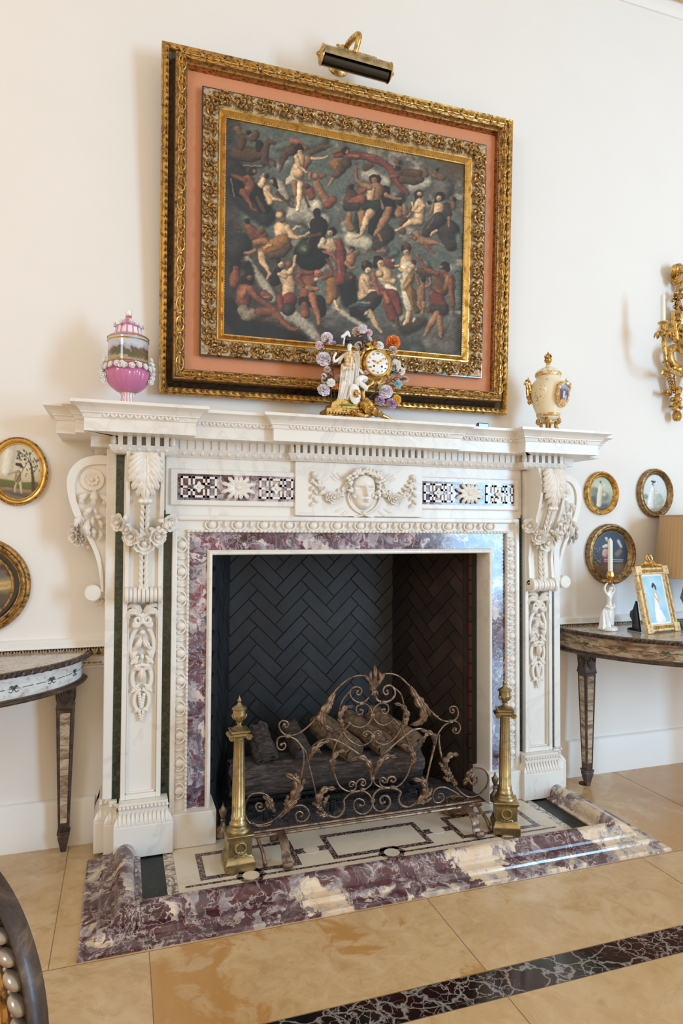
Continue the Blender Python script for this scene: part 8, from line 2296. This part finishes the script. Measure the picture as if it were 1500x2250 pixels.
for pts in ([(190, 460), (220, 600), (260, 760), (280, 900), (300, 1080), (330, 1150)], [(280, 470), (300, 620), (330, 800), (330, 960), (360, 1120)], [(260, 900), (240, 1000), (270, 1100), (300, 1150)], [(720, 320), (740, 420), (780, 500)], [(1080, 440), (1110, 560), (1120, 700), (1090, 820), (1000, 940), (900, 1010), (800, 1100)],
            [(1200, 800), (1120, 850), (1020, 930), (900, 1000)], [(1050, 1080), (950, 1060), (850, 1100), (780, 1160)]):
    mb.tube(cat([K(u, v, 0) for u, v in pts], 6), .0026, 6)
mb.build('branch_frame', stem, CK)

# ------------------------------------------------------------------ foreground chair, cut by the left edge
cpos = np.array([-1.306, -1.883, .600])
CH = thing('armchair', 'carved giltwood oval chair back at the lower left corner, very near the camera', 'chair', (cpos[0], cpos[1], 0))
fw = RM[2].copy(); fw[2] = 0; fw /= np.linalg.norm(fw); rt2 = np.array([fw[1], -fw[0], 0])
al = math.radians(30.3)
e1 = rt2 * math.cos(al) - fw * math.sin(al); e1 /= np.linalg.norm(e1); e2 = np.array([0, 0, 1.]); e3 = np.cross(e1, e2)
if e3 @ (-fw) < 0: e3 = -e3
def ov(r, t, h): return tuple(cpos + e1 * (.212 - r) * math.cos(t) + e2 * (.242 - r) * math.sin(t) + e3 * h)
def ovsweep(mb, prof, n=96):
    k = len(prof); vs = [ov(o, 2 * PI * i / n, h) for i in range(n) for o, h in prof]
    mb.add(vs, [(i * k + j, i * k + j + 1, ((i + 1) % n) * k + j + 1, ((i + 1) % n) * k + j) for i in range(n) for j in range(k - 1)])
mb = MB(); ovsweep(mb, [(.004, -.022), (0, -.010), (0, .004), (.003, .010), (.007, .006), (.010, .004), (.014, .006), (.018, .0), (.040, .002), (.044, .012), (.050, .014), (.056, .008), (.064, .010), (.070, .0), (.070, -.02), (.004, -.022)])
cf = mb.build('back_frame', M['darkwood'], CH, ang=.5)
mb = MB(); n = 40
for i in range(n):
    t0 = 2 * PI * i / n
    c_ = np.array(ov(.029, t0, .008)); a_ = np.array(ov(.020, t0 - .05, .008)) - np.array(ov(.038, t0 + .05, .008)); a_ /= np.linalg.norm(a_)
    b_ = np.cross(e3, a_); mb.sph(c_, (.019, .0105, .012), 16, 10, ax=(a_, b_, e3))
    mb.sph(ov(.041, t0 + .09, .008), .0045, 8, 6)
mb.build('ribbon_carving', plain('highlit_carving', srgb(176, 168, 160), .25, .6), cf)  # bright highlights on the ribbon beads put into their pale silvery colour
mb = MB(); ovsweep(mb, [(.045, .010), (.050, .018), (.060, .016), (.072, .008), (.074, -.004)]); mb.build('gilt_inner_edge', M['golddark'], cf, ang=.5)
mb = MB()
vs = [ov(.072 + (.212 - .072) * j / 11, 2 * PI * i / 60, .006 + .022 * math.sin(PI / 2 * j / 11)) for j in range(11) for i in range(60)]
mb.add(vs, [(j * 60 + i, j * 60 + (i + 1) % 60, (j + 1) * 60 + (i + 1) % 60, (j + 1) * 60 + i) for j in range(10) for i in range(60)] + [tuple(600 + i for i in range(60))])
mb.build('back_upholstery', plain('gold_silk', srgb(196, 160, 96), .45, .2, 0, .5, .2, 60), CH, ang=1)
for s in (-1, 1):
    mb = MB()
    p0 = np.array(ov(.03, -PI / 2 + s * .6, -.008)); p1 = p0.copy(); p1[2] = .36
    mb.tube(cat([tuple(p0), tuple((p0 + p1) / 2), tuple(p1), (p1[0], p1[1], .18), (p1[0], p1[1], .002)], 4), [.014, .018, .020, .016, .011], 8); mb.build('rear_leg', M['darkwood'], CH)
    f1 = p1 + (e3) * .40 ; f1[2] = .36
    mb = MB(); mb.tube([(f1[0], f1[1], .36), (f1[0], f1[1], .18), (f1[0], f1[1], .002)], [.022, .018, .011], 10); mb.build('front_leg', M['darkwood'], CH)
sc0 = np.array([cpos[0], cpos[1], .37]) + e3 * .21
mb = MB(); mb.obox(sc0, (e1, e3, e2), (.36, .44, .06)); mb.build('seat_rail', M['darkwood'], CH, bevel=.01)
mb = MB(); mb.obox(sc0 + e2 * .045, (e1, e3, e2), (.34, .41, .05)); mb.build('seat_cushion', M['linen'], CH, bevel=.02, seg=3)
